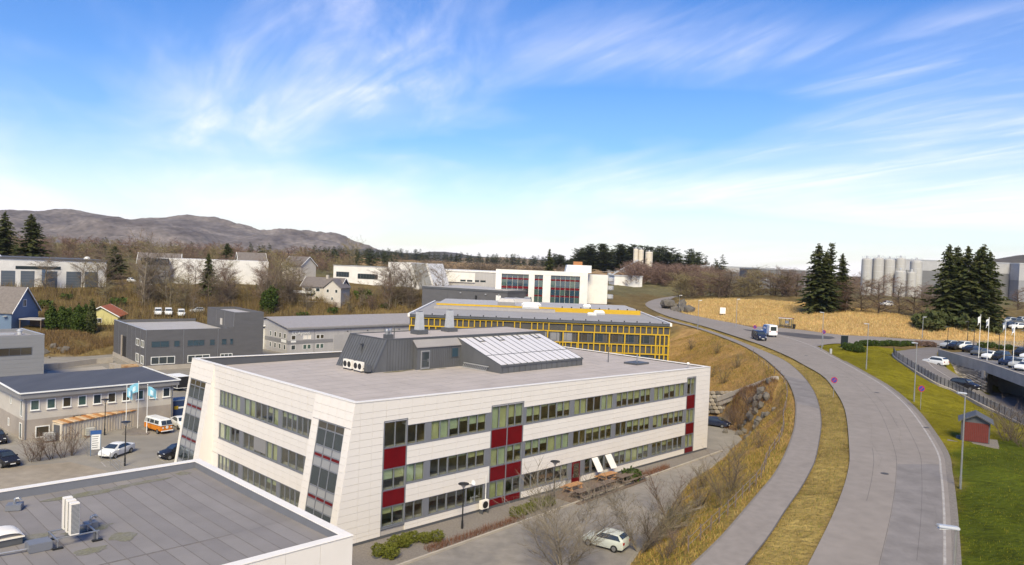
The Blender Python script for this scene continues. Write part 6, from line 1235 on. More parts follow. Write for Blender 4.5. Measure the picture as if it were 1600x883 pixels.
def flagpole(label, base, top_z, fm, rz, h, group, drop=1.0, emblem=None):
    o = thing('flagpole', label, 'flagpole', base, 0, group); H_ = top_z-base[2]
    MB().tube((0, 0, 0), (0, 0, H_), .06, .035, n=8).build('pole', M_WFRAME, o); MB().lathe([(.02, H_), (.07, H_+.05), (.07, H_+.1), (.02, H_+.15)], n=8).build('finial', M_WFRAME, o)
    f = MB(); nx_, nz_ = 10, 8; W, Hh = 1.5*drop, 1.25
    for i in range(nx_+1):
        for j in range(nz_+1):
            u, v = i/nx_, j/nz_; x = .06+W*u*(.82); z = H_-.15-Hh*v-u*u*.5-.25*u*math.sin(v*3); y = .16*math.sin(u*7+v*2)*u
            f.v.append((x, y, z))
    for i in range(nx_):
        for j in range(nz_): k = i*(nz_+1)+j; f.f.append((k, k+1, k+nz_+2, k+nz_+1))
    fo = f.build('flag', fm, o, smooth=True, rz=rz)
    if emblem:
        e_ = MB(); 
        for dy in (-.02, .02):
            for i in range(3, 7):
                for j in range(2, 6):
                    k = i*(nz_+1)+j; q = [f.v[k], f.v[k+1], f.v[k+nz_+2], f.v[k+nz_+1]]; e_.quad(*[(p[0], p[1]+dy, p[2]) for p in (q if dy < 0 else q[::-1])])
        e_.build('emblem', emblem, fo)
    return o
F_BLUE = mat('flag_light_blue', (.20, .47, .62), .8); F_WHITE = mat('flag_white', (.72, .72, .73), .8); F_SLATE = mat('flag_slate', (.17, .20, .28), .8)
for (bx2, by2, ty, lab, rzf, dr) in [(196.5, 676, 604, 'left one of three white flagpoles with light blue flags', R(20), .5), (215, 669, 597, 'middle and tallest of three flagpoles with light blue flags', R(170), 1.0), (229, 676, 602, 'right one of three white flagpoles with light blue flags', R(10), .8)]:
    b = gz(bx2, by2, .1); flagpole(lab, b, gd(bx2+1, ty, b[1])[2], F_BLUE, rzf, 0, 'light blue flags by the parking', dr, mat('flag_pale_mark', (.55, .70, .78), .8))
isl = MB(); ip = [gz(x, y, 0) for x, y in [(190, 679), (196, 673), (214, 668), (234, 677), (230, 680), (205, 681)]]; isl.prism([p[:2] for p in ip][::-1], 0, .1); struct(isl.build('traffic_island', M_GRAVEL, recalc=True))
def lamp_post(name, label, loc, h, style='disc', m=None, rz=0.0, group=None):
    m = m or M_BLACK; o = thing(name, label, 'lamp', loc, rz, group)
    MB().tube((0, 0, 0), (0, 0, h), .075 if style == 'disc' else .085, .05, n=8).build('pole', m, o); MB().tube((0, 0, 0), (0, 0, min(1.1, h*.2)), .11, .10, n=8).build('base_sleeve', m, o)
    if style == 'disc':
        MB().lathe([(.05, h), (.12, h+.12), (.30, h+.34)], n=12).build('lamp_cone', M_ALU, o); MB().lathe([(.34, h+.34), (.52, h+.40), (.50, h+.46), (.1, h+.50)], n=16).build('lamp_cap', m, o)
    else:
        MB().hexa([(-.1, -.14, h), (.75, -.16, h+.10), (.75, .16, h+.10), (-.1, .14, h)], [(-.1, -.12, h+.12), (.75, -.13, h+.20), (.75, .13, h+.20), (-.1, .12, h+.12)]).build('lamp_head', M_ALU if m is not M_BLACK else M_BLACK, o, bevel=.03); MB().box(.25, .7, -.1, .1, h+.03, h+.05).build('lens', M_LAMP, o)
    return o
lamp_post('lamp_post', 'black disc topped lamp before the rusty shed', gz(163.5, 680, 0), 4.3); lamp_post('lamp_post', 'black disc topped lamp just right of the parked white saloon', gz(195, 728, 0), 4.6)
lamp_post('lamp_post', 'black disc topped lamp in the red hedge before the main front', gz(722, 826, 0), 3.75); lamp_post('lamp_post', 'black disc topped lamp by the picnic deck', gz(865, 783, 0), 3.75)
def sb(label, loc, rz):
    o = thing('signboard', label, 'sign', loc, rz); MB().box(-.55, -.47, -.05, .05, 0, 2.6).build('post', M_BLUE, o); MB().box(.47, .55, -.05, .05, 0, 2.6).build('post', M_BLUE, o); MB().box(-.47, .47, -.03, .03, .75, 2.9).build('board', M_WFRAME, o); MB().box(-.58, .58, -.06, .06, 2.55, 3.0).build('header', bmat('sign_blue', (.03, .10, .30)), o)
    ln = MB()
    for q in range(6): ln.box(-.38, .2+.05*(q % 3), -.036, -.031, .95+q*.26, 1.03+q*.26)
    ln.build('lettering', M_MCLAD, o)['kind'] = 'stuff'; return o
sb('blue framed white direction board at the parking entrance', gz(149, 712, 0), R(35))
fe = thing('wire_fence', 'thin wire fence on posts behind the near roof parapet', 'fence', gz(124, 700, 0), 0); fo = gz(124, 700, 0)
fpts = [gz(x, y, 0) for x, y in [(125, 698), (136, 712), (158, 720), (172, 728), (186, 742), (215, 752)]]
for p in fpts: MB().tube((p[0]-fo[0], p[1]-fo[1], 0), (p[0]-fo[0], p[1]-fo[1], 1.6), .035, n=6).build('post', M_STEEL, fe)
for a, b in zip(fpts[:-1], fpts[1:]):
    for z in (.4, .95, 1.5): MB().tube((a[0]-fo[0], a[1]-fo[1], z), (b[0]-fo[0], b[1]-fo[1], z), .012, n=4).build('wire', M_STEEL, fe)
tr = thing('black_trailer', 'black enclosed box trailer with white edges behind the pale building', 'trailer', gz(278, 609, 0), R(-40)); MB().box(-1.9, 1.9, -1.1, 1.1, .55, 2.6).build('box', M_BLACK, tr); 
for z in (.55, 2.55): MB().box(-1.93, 1.93, -1.13, 1.13, z, z+.08).build('edge_trim', M_WFRAME, tr)
for x in (-1.9, 1.84):
    for y in (-1.12, 1.06): MB().box(x, x+.06, y, y+.06, .632, 2.55).build('corner_trim', M_WFRAME, tr)
for x in (-.5, .5):
    for y in (-1.15, 1.15): put('wheel', car_meshes('sedan')['tyre'], None, tr, loc=(x, y, .32))
MB().bar((1.9, 0, .5), (3.2, 0, .5), .12).build('drawbar', M_STEEL, tr)
bc = thing('navy_container', 'navy blue container with a small yellow and white logo', 'container', gz(282, 652, 0), R(45)); MB().box(-2.2, 2.2, -1.3, 1.3, .1, 2.7).build('box', M_NAVY, bc, bevel=.03); MB().box(-2.22, 2.22, -1.32, 1.32, 2.702, 2.78).build('lid', bmat('blue_grey_lid', (.20, .24, .30)), bc); MB().box(-1.5, -.9, -1.33, -1.305, 1.5, 2.0).build('logo', M_YEL, bc); MB().box(-.85, .2, -1.33, -1.305, 1.6, 1.85).build('logo_lettering', M_WFRAME, bc)
for x in (-1.9, 1.7): MB().box(x, x+.2, -1.2, 1.2, 0, .1).build('skid', M_BLACK, bc)
rp = thing('rust_coloured_stack', 'rust brown stack of steel mesh on the concrete yard', 'steel stack', gz(199, 575, 0), R(35))
for k in range(4): MB().box(-1.9, 1.9, -1.4, 1.4, .05+k*.14, .16+k*.14).build('sheet', M_RUST, rp, bevel=.02)
wl_ = thing('yard_wall', 'low concrete retaining wall along the back of the yard', 'wall', (0, 0, 0)); wp = [gz(x, y, 0) for x, y in [(68, 578), (90, 576), (120, 572), (150, 568), (176, 566)]]
for a, b in zip(wp[:-1], wp[1:]): MB().bar((a[0], a[1], .55), (b[0], b[1], .55), .4, 1.1).build('wall_segment', M_CONC, wl_)
for k, (x, y) in enumerate([(176.5, 577), (183, 579)]): o = tag(MB().box(-.6, .6, -.6, .6, 0, 1.2).build('concrete_block', M_CONC, loc=gz(x, y, 0), rz=R(40), bevel=.04), ('left', 'right')[k]+' of two pale concrete blocks by the loading door', 'block', 'concrete blocks by the door')
# ------------------------------------------------------------------ front garden: picnic deck, tables, heat pump
def bf(s, t, z=0.0): return bl(s, t, z)
dkk = thing('timber_deck', 'brown timber deck in front of the red entrance door', 'deck', bf(24.5, -4.9, .02), R(45.09+3.8))
for k in range(28): MB().box(0, 13.2, k*.155, k*.155+.14, .0, .10).build('plank', M_WOODD, dkk)
def picnic(label, loc, rz, m):
    o = thing('picnic_table', label, 'picnic table', loc, rz, 'picnic tables on the deck')
    for k in range(5): MB().box(-.95, .95, -.38+k*.155, -.24+k*.155, .72, .76).build('top_plank', m, o)
    for s in (-1, 1):
        for k in range(2): MB().box(-.95, .95, s*.72-.13+k*.14, s*.72+k*.14, .43, .47).build('seat_plank', m, o)
        for x in (-.65, .65): MB().bar((x, s*.18, .72), (x, s*.72, 0.0), .09, .045).build('leg', m, o)
    for x in (-.65, .65): MB().box(x-.03, x+.03, -.82, .82, .36, .43).build('cross_beam', m, o); MB().box(x-.03, x+.03, -.38, .38, .66, .72).build('cross_beam', m, o)
    o.scale = (1.25,)*3
    return o
picnic('fresh orange wood picnic table left of the red door', bf(27.0, -1.9, .125), R(45), M_WOOD); picnic('fresh orange wood picnic table right of the red door', bf(33.4, -1.6, .125), R(45), M_WOOD)
for k, (s, t, lab) in enumerate([(26.2, -3.9, 'weathered dark picnic table, first in the row along the deck edge'), (28.5, -3.75, 'weathered dark picnic table, second in the row along the deck edge'), (30.7, -3.6, 'weathered dark picnic table, third in the row along the deck edge'), (34.4, -3.2, 'weathered dark picnic table near the deck\'s far end'), (36.7, -3.0, 'weathered dark picnic table farthest along the deck')]): picnic(lab, bf(s, t, .125), R(47), M_WOODD)
hp_ = heatpump('wall_heat_pump', 'white single fan heat pump on legs against the main front', bf(15.0, -.55, .012), R(45.09), w=1.0, d=.4, h=.85, fans=1, legs=.45); MB().box(.35, .42, .2, .27, 1.3, 3.6).build('pipe_cover', M_WFRAME, hp_)
k = thing('satellite_dish', 'small white satellite dish and bracket on the main front', 'dish', bf(13.4, -.02, 3.1), R(45.09)); MB().bar((0, 0, 0), (.1, -.35, .1), .05).build('bracket', M_WFRAME, k); MB().lathe([(.02, 0), (.18, .04), (.26, .10)], (.0, 0, 0), 12).build('dish', M_WFRAME, k).matrix_local = Matrix.Translation((.1, -.4, .15)) @ Matrix.Rotation(R(65), 4, 'X')
tag(MB().box(-.45, .45, -.3, .3, 0, .03).build('drain_cover', M_DGREY, loc=bf(.6, -3.2, .013), rz=R(45)), 'grey drain cover in the gravel near the building corner', 'drain cover')
# ------------------------------------------------------------------ right side: street furniture
def street_lamp(label, loc, h, rz): return lamp_post('street_lamp', label, loc, h, 'arm', M_STEEL, rz, 'grey street lamps along the road')
def rd(x, y, off=0.0): return on_road(x, y, off)
p = gz(1500.5, 764, H1(*gz(1500.5, 764, 6.5)[:2])); street_lamp('tall grey street lamp on the lawn just before the red shed', p, gd(1508, 616, p[1])[2]-p[2], R(180))
_pt = gd(1494, 828, 29.5); p = (_pt[0], 29.5, H1(_pt[0], 29.5)); street_lamp('nearest grey street lamp with only its top in the lower right corner', p, _pt[2]-p[2], R(180))
p = hit(1353.5, 576.5); street_lamp('grey street lamp on the green lawn by the hedge', p, gd(1358.5, 507, p[1])[2]-p[2], R(180)); p = hit(1284, 546.5); street_lamp('grey street lamp on the nose of the grass island', p, gd(1286, 489, p[1])[2]-p[2], R(180))
p = hit(1428, 628); street_lamp('grey street lamp on the lawn beside the round no parking sign', p, gd(1432.5, 537, p[1])[2]-p[2], R(180))
for x, y, ty, lab in [(1090, 517, 470, 'thin grey street lamp beside the cycle path near the yellow building'), (1150, 510, 468, 'thin grey street lamp at the edge of the golden field'), (1061, 487, 462, 'thin grey street lamp by the dark rock at the bend'), (1441, 527, 500, 'thin grey street lamp at the field edge along the side road')]:
    q = hit(x, y); street_lamp(lab, q, max(5, gd(x, ty, q[1])[2]-q[2]), R(0))
for x, y, ty, lab in [(1480, 546, 511, 'black lamp at the left end of the parking deck'), (1511, 543, 503, 'tall black lamp on the deck left of the flags'), (1521, 546, 517, 'black double lamp just left of the first flag'), (1560, 558, 523, 'black lamp between the middle flagpoles'), (1599, 556, 517, 'black lamp at the right edge of the deck')]:
    q = gz(x, y, 10.0); lamp_post('deck_lamp', lab, q, gd(x, ty, q[1])[2]-q[2], 'arm', M_BLACK, R(180), 'black lamps on the parking deck')
for x0, y0, x1, y1, fm, lab, em in [(1531, 562, 1535, 493, F_WHITE, 'leftmost and tallest of four flagpoles by the deck', None), (1544, 566, 1548, 497, F_WHITE, 'second of four flagpoles, with a limp white flag', F_SLATE), (1570, 573, 1573, 502, F_SLATE, 'third of four flagpoles, with a slate flag', F_WHITE), (1584, 578, 1587, 507, F_WHITE, 'rightmost of four flagpoles, with a limp white flag', F_SLATE)]:
    q = gz(x0, y0, 9.6); q = (q[0]-1.0, q[1]-1.2, 10.02); flagpole(lab, q, gd(x1, y1, q[1])[2], fm, R(190), 0, 'flags by the parking deck', .5, em)
def nostop(label, base, topz, rz):
    o = thing('no_stopping_sign', label, 'sign', base, rz, 'round no stopping signs'); h = topz-base[2]; MB().tube((0, 0, 0), (0, 0, h), .035, n=8).build('post', M_STEEL, o)
    def disc(r, d, m, nm): g = MB(); g.lathe([(r, 0), (r, .012)], n=20); ob = g.build(nm, m, o); ob.matrix_local = Matrix.Translation((0, -d, h-.35)) @ Matrix.Rotation(math.pi/2, 4, 'X'); return ob
    disc(.42, .04, mat('sign_red', (.42, .02, .03), .4), 'rim'); disc(.33, .055, mat('sign_blue_face', (.025, .05, .28), .4), 'face'); g = MB(); g.bar((-.27, -.075, h-.62), (.27, -.075, h-.08), .02, .09); g.build('slash', MATS['sign_red'], o); return o
p = rd(1302, 621, .1); nostop('round no stopping sign on the verge between path and road', p, gd(1303, 591, p[1])[2]+.1, R(-8)); p = hit(1438, 640); nostop('round no stopping sign on the lawn slope beside the lamp', p, gd(1440, 603, p[1])[2], R(-8)); p = hit(1286, 541); nostop('round no stopping sign on the grass island by the junction', p, gd(1288, 516, p[1])[2], R(-5)); p = hit(1179, 523); nostop('round no stopping sign beside the passing vans', p, p[2]+2.6, R(0))
o = thing('black_signboard', 'tall black information pillar on the grass island', 'sign', hit(1319, 542), R(10)); MB().box(-.75, .75, -.12, .12, .05, 2.5).build('panel', mat('sign_black', (.012, .018, .02), .3), o, bevel=.02); MB().box(-.8, .8, -.2, .2, -.1, .05).build('base', M_CONC, o)
tag(MB().box(-.18, .18, -.15, .15, -.1, .95).build('cable_cabinet', M_ALU, loc=hit(1298, 551), bevel=.02), 'small pale cable cabinet on the grass island', 'cabinet')
o = thing('white_field_sign', 'white blank board standing in the golden grass field', 'sign', hit(1129, 493.5), R(-4)); MB().box(-.8, .8, -.03, .03, .5, 2.3).build('board', M_WFRAME, o); [MB().box(x-.05, x+.05, .031, .12, 0, 2.2).build('post', M_WOODD, o) for x in (-.6, .6)]
# bus shelter
q = rd(1228, 512.5); bs = thing('bus_shelter', 'small glass bus shelter with a flat red brown roof at the field edge', 'bus shelter', (q[0], q[1], q[2]+.03), heading(rd(1219, 512), rd(1256, 515.5)))
MB().box(-1.75, 1.75, -.8, .9, 2.35, 2.6).build('roof', mat('shelter_roof', (.20, .10, .09), .6), bs, bevel=.03); MB().box(-1.75, 1.75, -.83, -.801, 2.4, 2.52).build('fascia', M_WFRAME, bs)
for x in (-1.55, -.5, .5, 1.55): MB().box(x-.05, x+.05, .65, .75, 0, 2.35).build('post', M_DGREY, bs)
for x in (-1.55, 1.55): MB().box(x-.05, x+.05, -.65, -.55, 0, 2.35).build('post', M_DGREY, bs); MB().box(x-.012, x+.012, -.5, .6, .3, 2.2).build('pane', G_CLEAR, bs)
for x in (-1.5, -.45, .55): MB().box(x, x+.9, .69, .71, .3, 2.2).build('pane', G_CLEAR, bs)
MB().box(-.4, .4, .6, .64, 1.1, 1.8).build('timetable', M_WFRAME, bs); MB().box(-1.2, 1.0, .25, .6, .42, .5).build('bench', M_WOODD, bs)
q2 = rd(1237, 513); tag(MB().lathe([(.3, 0), (.38, .9), (.40, 1.0), (.2, 1.1)], n=12).build('litter_bin', M_BLACK, loc=(q2[0]+.3, q2[1]-.8, q2[2]+.03)), 'black litter bin at the right end of the bus shelter', 'bin')
# red shed
q = gz(1524, 697, 0); q = gz(1523, 697, 6.75); sh = thing('red_shed', 'small red brown timber shed with dark gabled roof on the lawn', 'shed', (q[0], q[1], H1(q[0], q[1])+.05), R(-30)); sh.scale = (1.12,)*3; W = 2.4
MB().box(-1.2, 1.2, 0, 2.6, 0, 1.95).build('wall', M_DGREY, sh); M_BARN = mat('barn_red_boards', (.135, .022, .016), .75, var=.2, scale=3)
for k in range(14): MB().box(-1.08+k*.155, -1.08+k*.155+.14, -.05, -.003, .05, 1.88).build('board', M_BARN, sh)
gm2 = MB(); gm2.v = [(-1.2, 0, 1.95), (1.2, 0, 1.95), (0, 0, 2.55), (-1.2, 2.6, 1.95), (1.2, 2.6, 1.95), (0, 2.6, 2.55)]; gm2.f = [(0, 1, 2), (5, 4, 3), (1, 4, 5, 2), (3, 0, 2, 5), (0, 3, 4, 1)]; gm2.build('gable', M_DGREY, sh)
for s in (-1, 1):
    x0, x1 = (-1.5, 0) if s < 0 else (0, 1.5); zz = [1.86, 2.62, 2.62, 1.86] if s < 0 else [2.62, 1.86, 1.86, 2.62]; rr_ = MB().prism([(x0, -.35), (x1, -.35), (x1, 2.9), (x0, 2.9)], zz, [z+.1 for z in zz]).build('roof', M_DROOF, sh)
struct(MB().prism([(-2.6, -.9), (2.2, -.9), (2.2, 3.2), (-2.6, 3.2)], -.4, -.02).build('gravel_pad', M_GRAVEL, loc=sh.location[:], rz=R(-30)))
# ramp fence, deck, stone wall
FNC = [gz(x, y, z) for x, y, z in [(1396, 552, 9.8), (1400, 559, 9.5), (1424, 575, 8.9), (1445, 588, 8.3), (1464, 599, 7.7), (1488, 609, 7.1), (1511, 620, 6.6), (1536, 633, 6.1), (1561, 645, 5.6), (1600, 664, 5.3), (1640, 685, 5.0)]]
fo = FNC[0]; fe2 = thing('ramp_fence', 'grey mesh fence with dark posts along the lawn side of the ramp', 'fence', fo, 0); line = smooth_line(FNC, 4)
M_MESH = mat('fence_mesh', (.20, .195, .205), .6)
for i, p in enumerate(line):
    r_ = (p.x-fo[0], p.y-fo[1], p.z-fo[2]); MB().tube((r_[0], r_[1], -.1+r_[2]), (r_[0], r_[1], 1.35+r_[2]), .05, n=6).build('post', M_BLACK, fe2)
    if i < len(line)-1:
        n_ = line[i+1]; b_ = (n_.x-fo[0], n_.y-fo[1], n_.z-fo[2]); w = MB()
        for z in np.arange(.1, 1.3, .15): w.bar((r_[0], r_[1], r_[2]+z), (b_[0], b_[1], b_[2]+z), .03, .055)
        for k in range(1, 8): t = k/8; a = [lerp(r_[j], b_[j], t) for j in range(3)]; w.bar((a[0], a[1], a[2]+.1), (a[0], a[1], a[2]+1.3), .03)
        w.build('mesh_panel', M_MESH, fe2)
kb2 = MB()
for a, b in zip(line[:-1], line[1:]): kb2.bar((a.x-.15, a.y-.1, a.z-.12), (b.x-.15, b.y-.1, b.z-.12), .35, .45)
struct(kb2.build('ramp_kerb', M_CONC))
WT0, WT1, WT2 = gz(1466, 545.5, 10.75), gz(1541, 566, 10.75), gz(1650, 603, 10.75)
dkb = thing('parking_deck', 'concrete parking deck on a pillar above the underpass', 'parking deck', (0, 0, 0))
def wallseg(a, b, z0, z1, th, nm, m):
    d = Vector((b[0]-a[0], b[1]-a[1], 0)).normalized(); n_ = Vector((-d.y, d.x, 0))*th; return MB().hexa([(a[0], a[1], z0[0]), (b[0], b[1], z0[1]), (b[0]+n_.x, b[1]+n_.y, z0[1]), (a[0]+n_.x, a[1]+n_.y, z0[0])][::1], [(a[0], a[1], z1), (b[0], b[1], z1), (b[0]+n_.x, b[1]+n_.y, z1), (a[0]+n_.x, a[1]+n_.y, z1)][::1]).build(nm, m, dkb, recalc=True)
wallseg(WT0, WT1, (8.6, 9.0), 10.75, .35, 'parapet', M_CONC); wallseg(WT1, WT2, (9.0, 9.0), 10.75, .35, 'parapet', M_CONC)
dd = MB(); dd.prism([(WT0[0]+.5, WT0[1]+.2), (WT1[0]+.5, WT1[1]), (WT2[0]+.5, WT2[1]), (150, 118), (170, 150), (115, 168)], 9.3, 10.0); dd.build('deck_slab', mat('asphalt_deck', (.17, .16, .16), .85, var=.1, scale=.4, coord='World'), dkb, recalc=True)
pw = MB(); pa = Vector(WT1); pw.box(pa.x-.35, pa.x+.35, pa.y-.1, pa.y+.6, 3.5, 9.25); pw.build('pillar', M_CONC, dkb)
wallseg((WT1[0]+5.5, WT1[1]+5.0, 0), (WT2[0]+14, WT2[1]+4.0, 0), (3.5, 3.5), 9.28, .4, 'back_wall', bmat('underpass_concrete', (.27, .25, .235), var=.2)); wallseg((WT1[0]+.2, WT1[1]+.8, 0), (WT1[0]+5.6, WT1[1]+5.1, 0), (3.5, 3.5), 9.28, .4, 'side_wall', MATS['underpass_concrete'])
# stone wall of separate boulders
sw_ = thing('stone_wall', 'rough boulder retaining wall below the concrete deck', 'wall', (0, 0, 0)); a0 = Vector(gz(1472, 571, 8.5)); a1 = Vector(gz(1539, 615, 5.7)); t0v = Vector((WT0[0]-.1, WT0[1]-1.5, 8.75)); t1v = Vector((WT1[0], WT1[1], 9.0))
M_STONES = [mat('boulder_%d' % i, c, spec=.2, rough=.9, var=.22, scale=1.3, bump=.6, bscale=4) for i, c in enumerate([(.27, .23, .185), (.19, .165, .14), (.34, .30, .25), (.145, .13, .115)])]
stone_me = []
for i in range(8):
    bm = bmesh.new(); bmesh.ops.create_icosphere(bm, subdivisions=1, radius=.5)
    for v_ in bm.verts: v_.co = Vector((max(-.44, min(.44, v_.co.x*1.2)), v_.co.y*.8, max(-.40, min(.40, v_.co.z*1.15))))*(1+rs2.uniform(-.12, .12))
    me = bpy.data.meshes.new('stone'); bm.to_mesh(me); bm.free(); me.materials.append(M_STONES[i % 4]); stone_me.append(me)
NR, NCc = 7, 26; wdir = (a1-a0).normalized(); wang = math.atan2(wdir.y, wdir.x)
MB().hexa([a0+Vector((.6, .5, -1)), a1+Vector((.6, .5, -1)), a1+Vector((2.5, 2, -1)), a0+Vector((2.5, 2, -1))], [t0v+Vector((.6, .5, 0)), t1v+Vector((.4, .3, .1)), t1v+Vector((2.5, 2, .1)), t0v+Vector((2.5, 2, 0))]).build('backing', M_STONES[3], sw_, recalc=True)
for r_ in range(NR):
    for c_ in range(NCc):
        u = (c_+(r_ % 2)*.5+rs2.uniform(-.1, .1))/NCc; v = (r_+.5)/NR
        if u > 1: continue
        b = a0.lerp(a1, u); t = t0v.lerp(t1v, u); p = b.lerp(t, v); cell = (t.z-b.z)/NR
        if cell < .12: continue
        ob = put('stone', stone_me[rs2.randrange(8)], None, sw_, loc=p+Vector((.25, .2, 0))); ob.rotation_euler = (0, 0, wang+rs2.uniform(-.15, .15)); ob.scale = (1.05, .9, max(.3, cell*1.22))
# stairs up the embankment
sa, sb_ = Vector(gz(1117, 629, 2.4)), Vector(gz(1212, 594, 8.2)); stt = thing('outdoor_stairs', 'pale concrete stair flight climbing the embankment to the path', 'stairs', (0, 0, 0)); n = 32; dv = (sb_-sa)/n; sd_ = Vector((dv.x, dv.y, 0)).normalized(); pn = Vector((-sd_.y, sd_.x, 0))*1.0
for k in range(n):
    p = sa+dv*k; q = sa+dv*(k+1); z0, z1 = p.z-.8, q.z+.55; b4 = [p+pn*-.6, q+pn*-.6, q+pn*.6, p+pn*.6]; MB().hexa([(v_.x, v_.y, z0) for v_ in b4], [(v_.x, v_.y, z1) for v_ in b4]).build('step', M_CONC, stt, recalc=True)
for s in (-1, 1): a = sa+pn*.68*s; b = sb_+pn*.68*s; MB().bar((a.x, a.y, a.z+.15), (b.x, b.y, b.z+.15), .12, .6).build('stringer', M_CONC, stt)
# retaining walls and rocks behind the main block
wbk = MB().hexa([(29.9, 131.4, -.3), (37.9, 126.4, .8), (39, 128, .8), (31, 133, -.3)], [(30.4, 132.0, 3.4), (38.4, 127.0, 4.6), (39, 128, 4.6), (31, 133, 3.4)])
rw = thing('block_wall', 'dry stone block retaining wall right behind the main block', 'wall', (0, 0, 0)); wa, wb = Vector((29.6, 131.0, 0)), Vector((37.5, 126.0, 1.2))
for r_ in range(6):
    for c_ in range(11): p = wa.lerp(wb, (c_+.5*(r_ % 2))/11.5); ob = put('stone', stone_me[rs2.randrange(8)], None, rw, loc=(p.x+.1*r_, p.y+.12*r_, .35+r_*.62+p.z)); ob.rotation_euler[2] = R(-32)+rs2.uniform(-.1, .1); ob.scale = (1.0, .8, .78)
wbk.build('backing', M_STONES[3], rw, recalc=True)
rk_ = [((36.6, 116.0), 12, 1.3, 'dark broken boulder pile below the embankment stairs'), ((36.8, 111.5), 6, .8, 'small boulder group at the turn of the rear lot')]
for (cx_, cy_), n, sp, lab in rk_:
    o = thing('boulder_pile', lab, 'rocks', (cx_, cy_, H1(cx_, cy_)), 0)
    for k in range(n*2): x, y = rs2.gauss(0, sp), rs2.gauss(0, sp*.8); ob = put('boulder', stone_me[(3, 7, 3, 1)[k % 4]], None, o, loc=(x, y, H1(cx_+x, cy_+y)-o.location.z+.2)); ob.rotation_euler = (rs2.random()*3, rs2.random()*3, rs2.random()*3); ob.scale = (rs2.uniform(.7, 1.7),)*3
q = hit(1058, 486, 180); o = thing('rock_outcrop', 'dark rock outcrop at the bend beside the golden field', 'rocks', (q[0]+1, q[1]+6, q[2]))
for k in range(12): ob = put('boulder', stone_me[3 if k % 2 else 7], None, o, loc=(rs2.gauss(0, 1.6), rs2.gauss(0, 5), rs2.uniform(0, 2.2))); ob.rotation_euler = (rs2.random()*3, rs2.random()*3, 0); ob.scale = (rs2.uniform(2, 4),)*3
# roadside posts along the cycle path embankment
pf = thing('path_fence', 'weathered wooden fence posts with wire along the embankment top', 'fence', (0, 0, 0)); prev = None
for i in range(6, 92, 3):
    p = PL[i]; d = (PL[i]-PR[i]); d.z = 0; d.normalize(); q = p+d*1.6; z = H1(q.x, q.y); MB().tube((q.x, q.y, z-.2), (q.x+rs2.uniform(-.06, .06), q.y, z+1.15), .06, n=5).build('post', M_WOODD, pf)
    if prev:
        for h_ in (.5, 1.0): MB().tube((prev[0], prev[1], prev[2]+h_), (q.x, q.y, z+h_), .012, n=4).build('wire', M_STEEL, pf)
    prev = (q.x, q.y, z)
o = thing('tall_mast', 'row of thin skyline masts beside the distant terminal', 'mast', (120, 895, 18))
for k in range(7): MB().tube((k*6.5-14, 0, 0), (k*6.5-14, 0, 24), .25, n=5).build('mast', M_ALU, o)
o = thing('control_tower', 'distant airport style tower top on the right skyline', 'tower', (156, 895, 18)); MB().lathe([(2.5, 0), (2.2, 11), (5.5, 13.5), (5.8, 17), (3, 18.5), (1, 20)], n=16).build('shaft', M_ALU, o); MB().lathe([(5.6, 14), (5.95, 16.6)], n=16).build('glazing', G_BLUE, o)
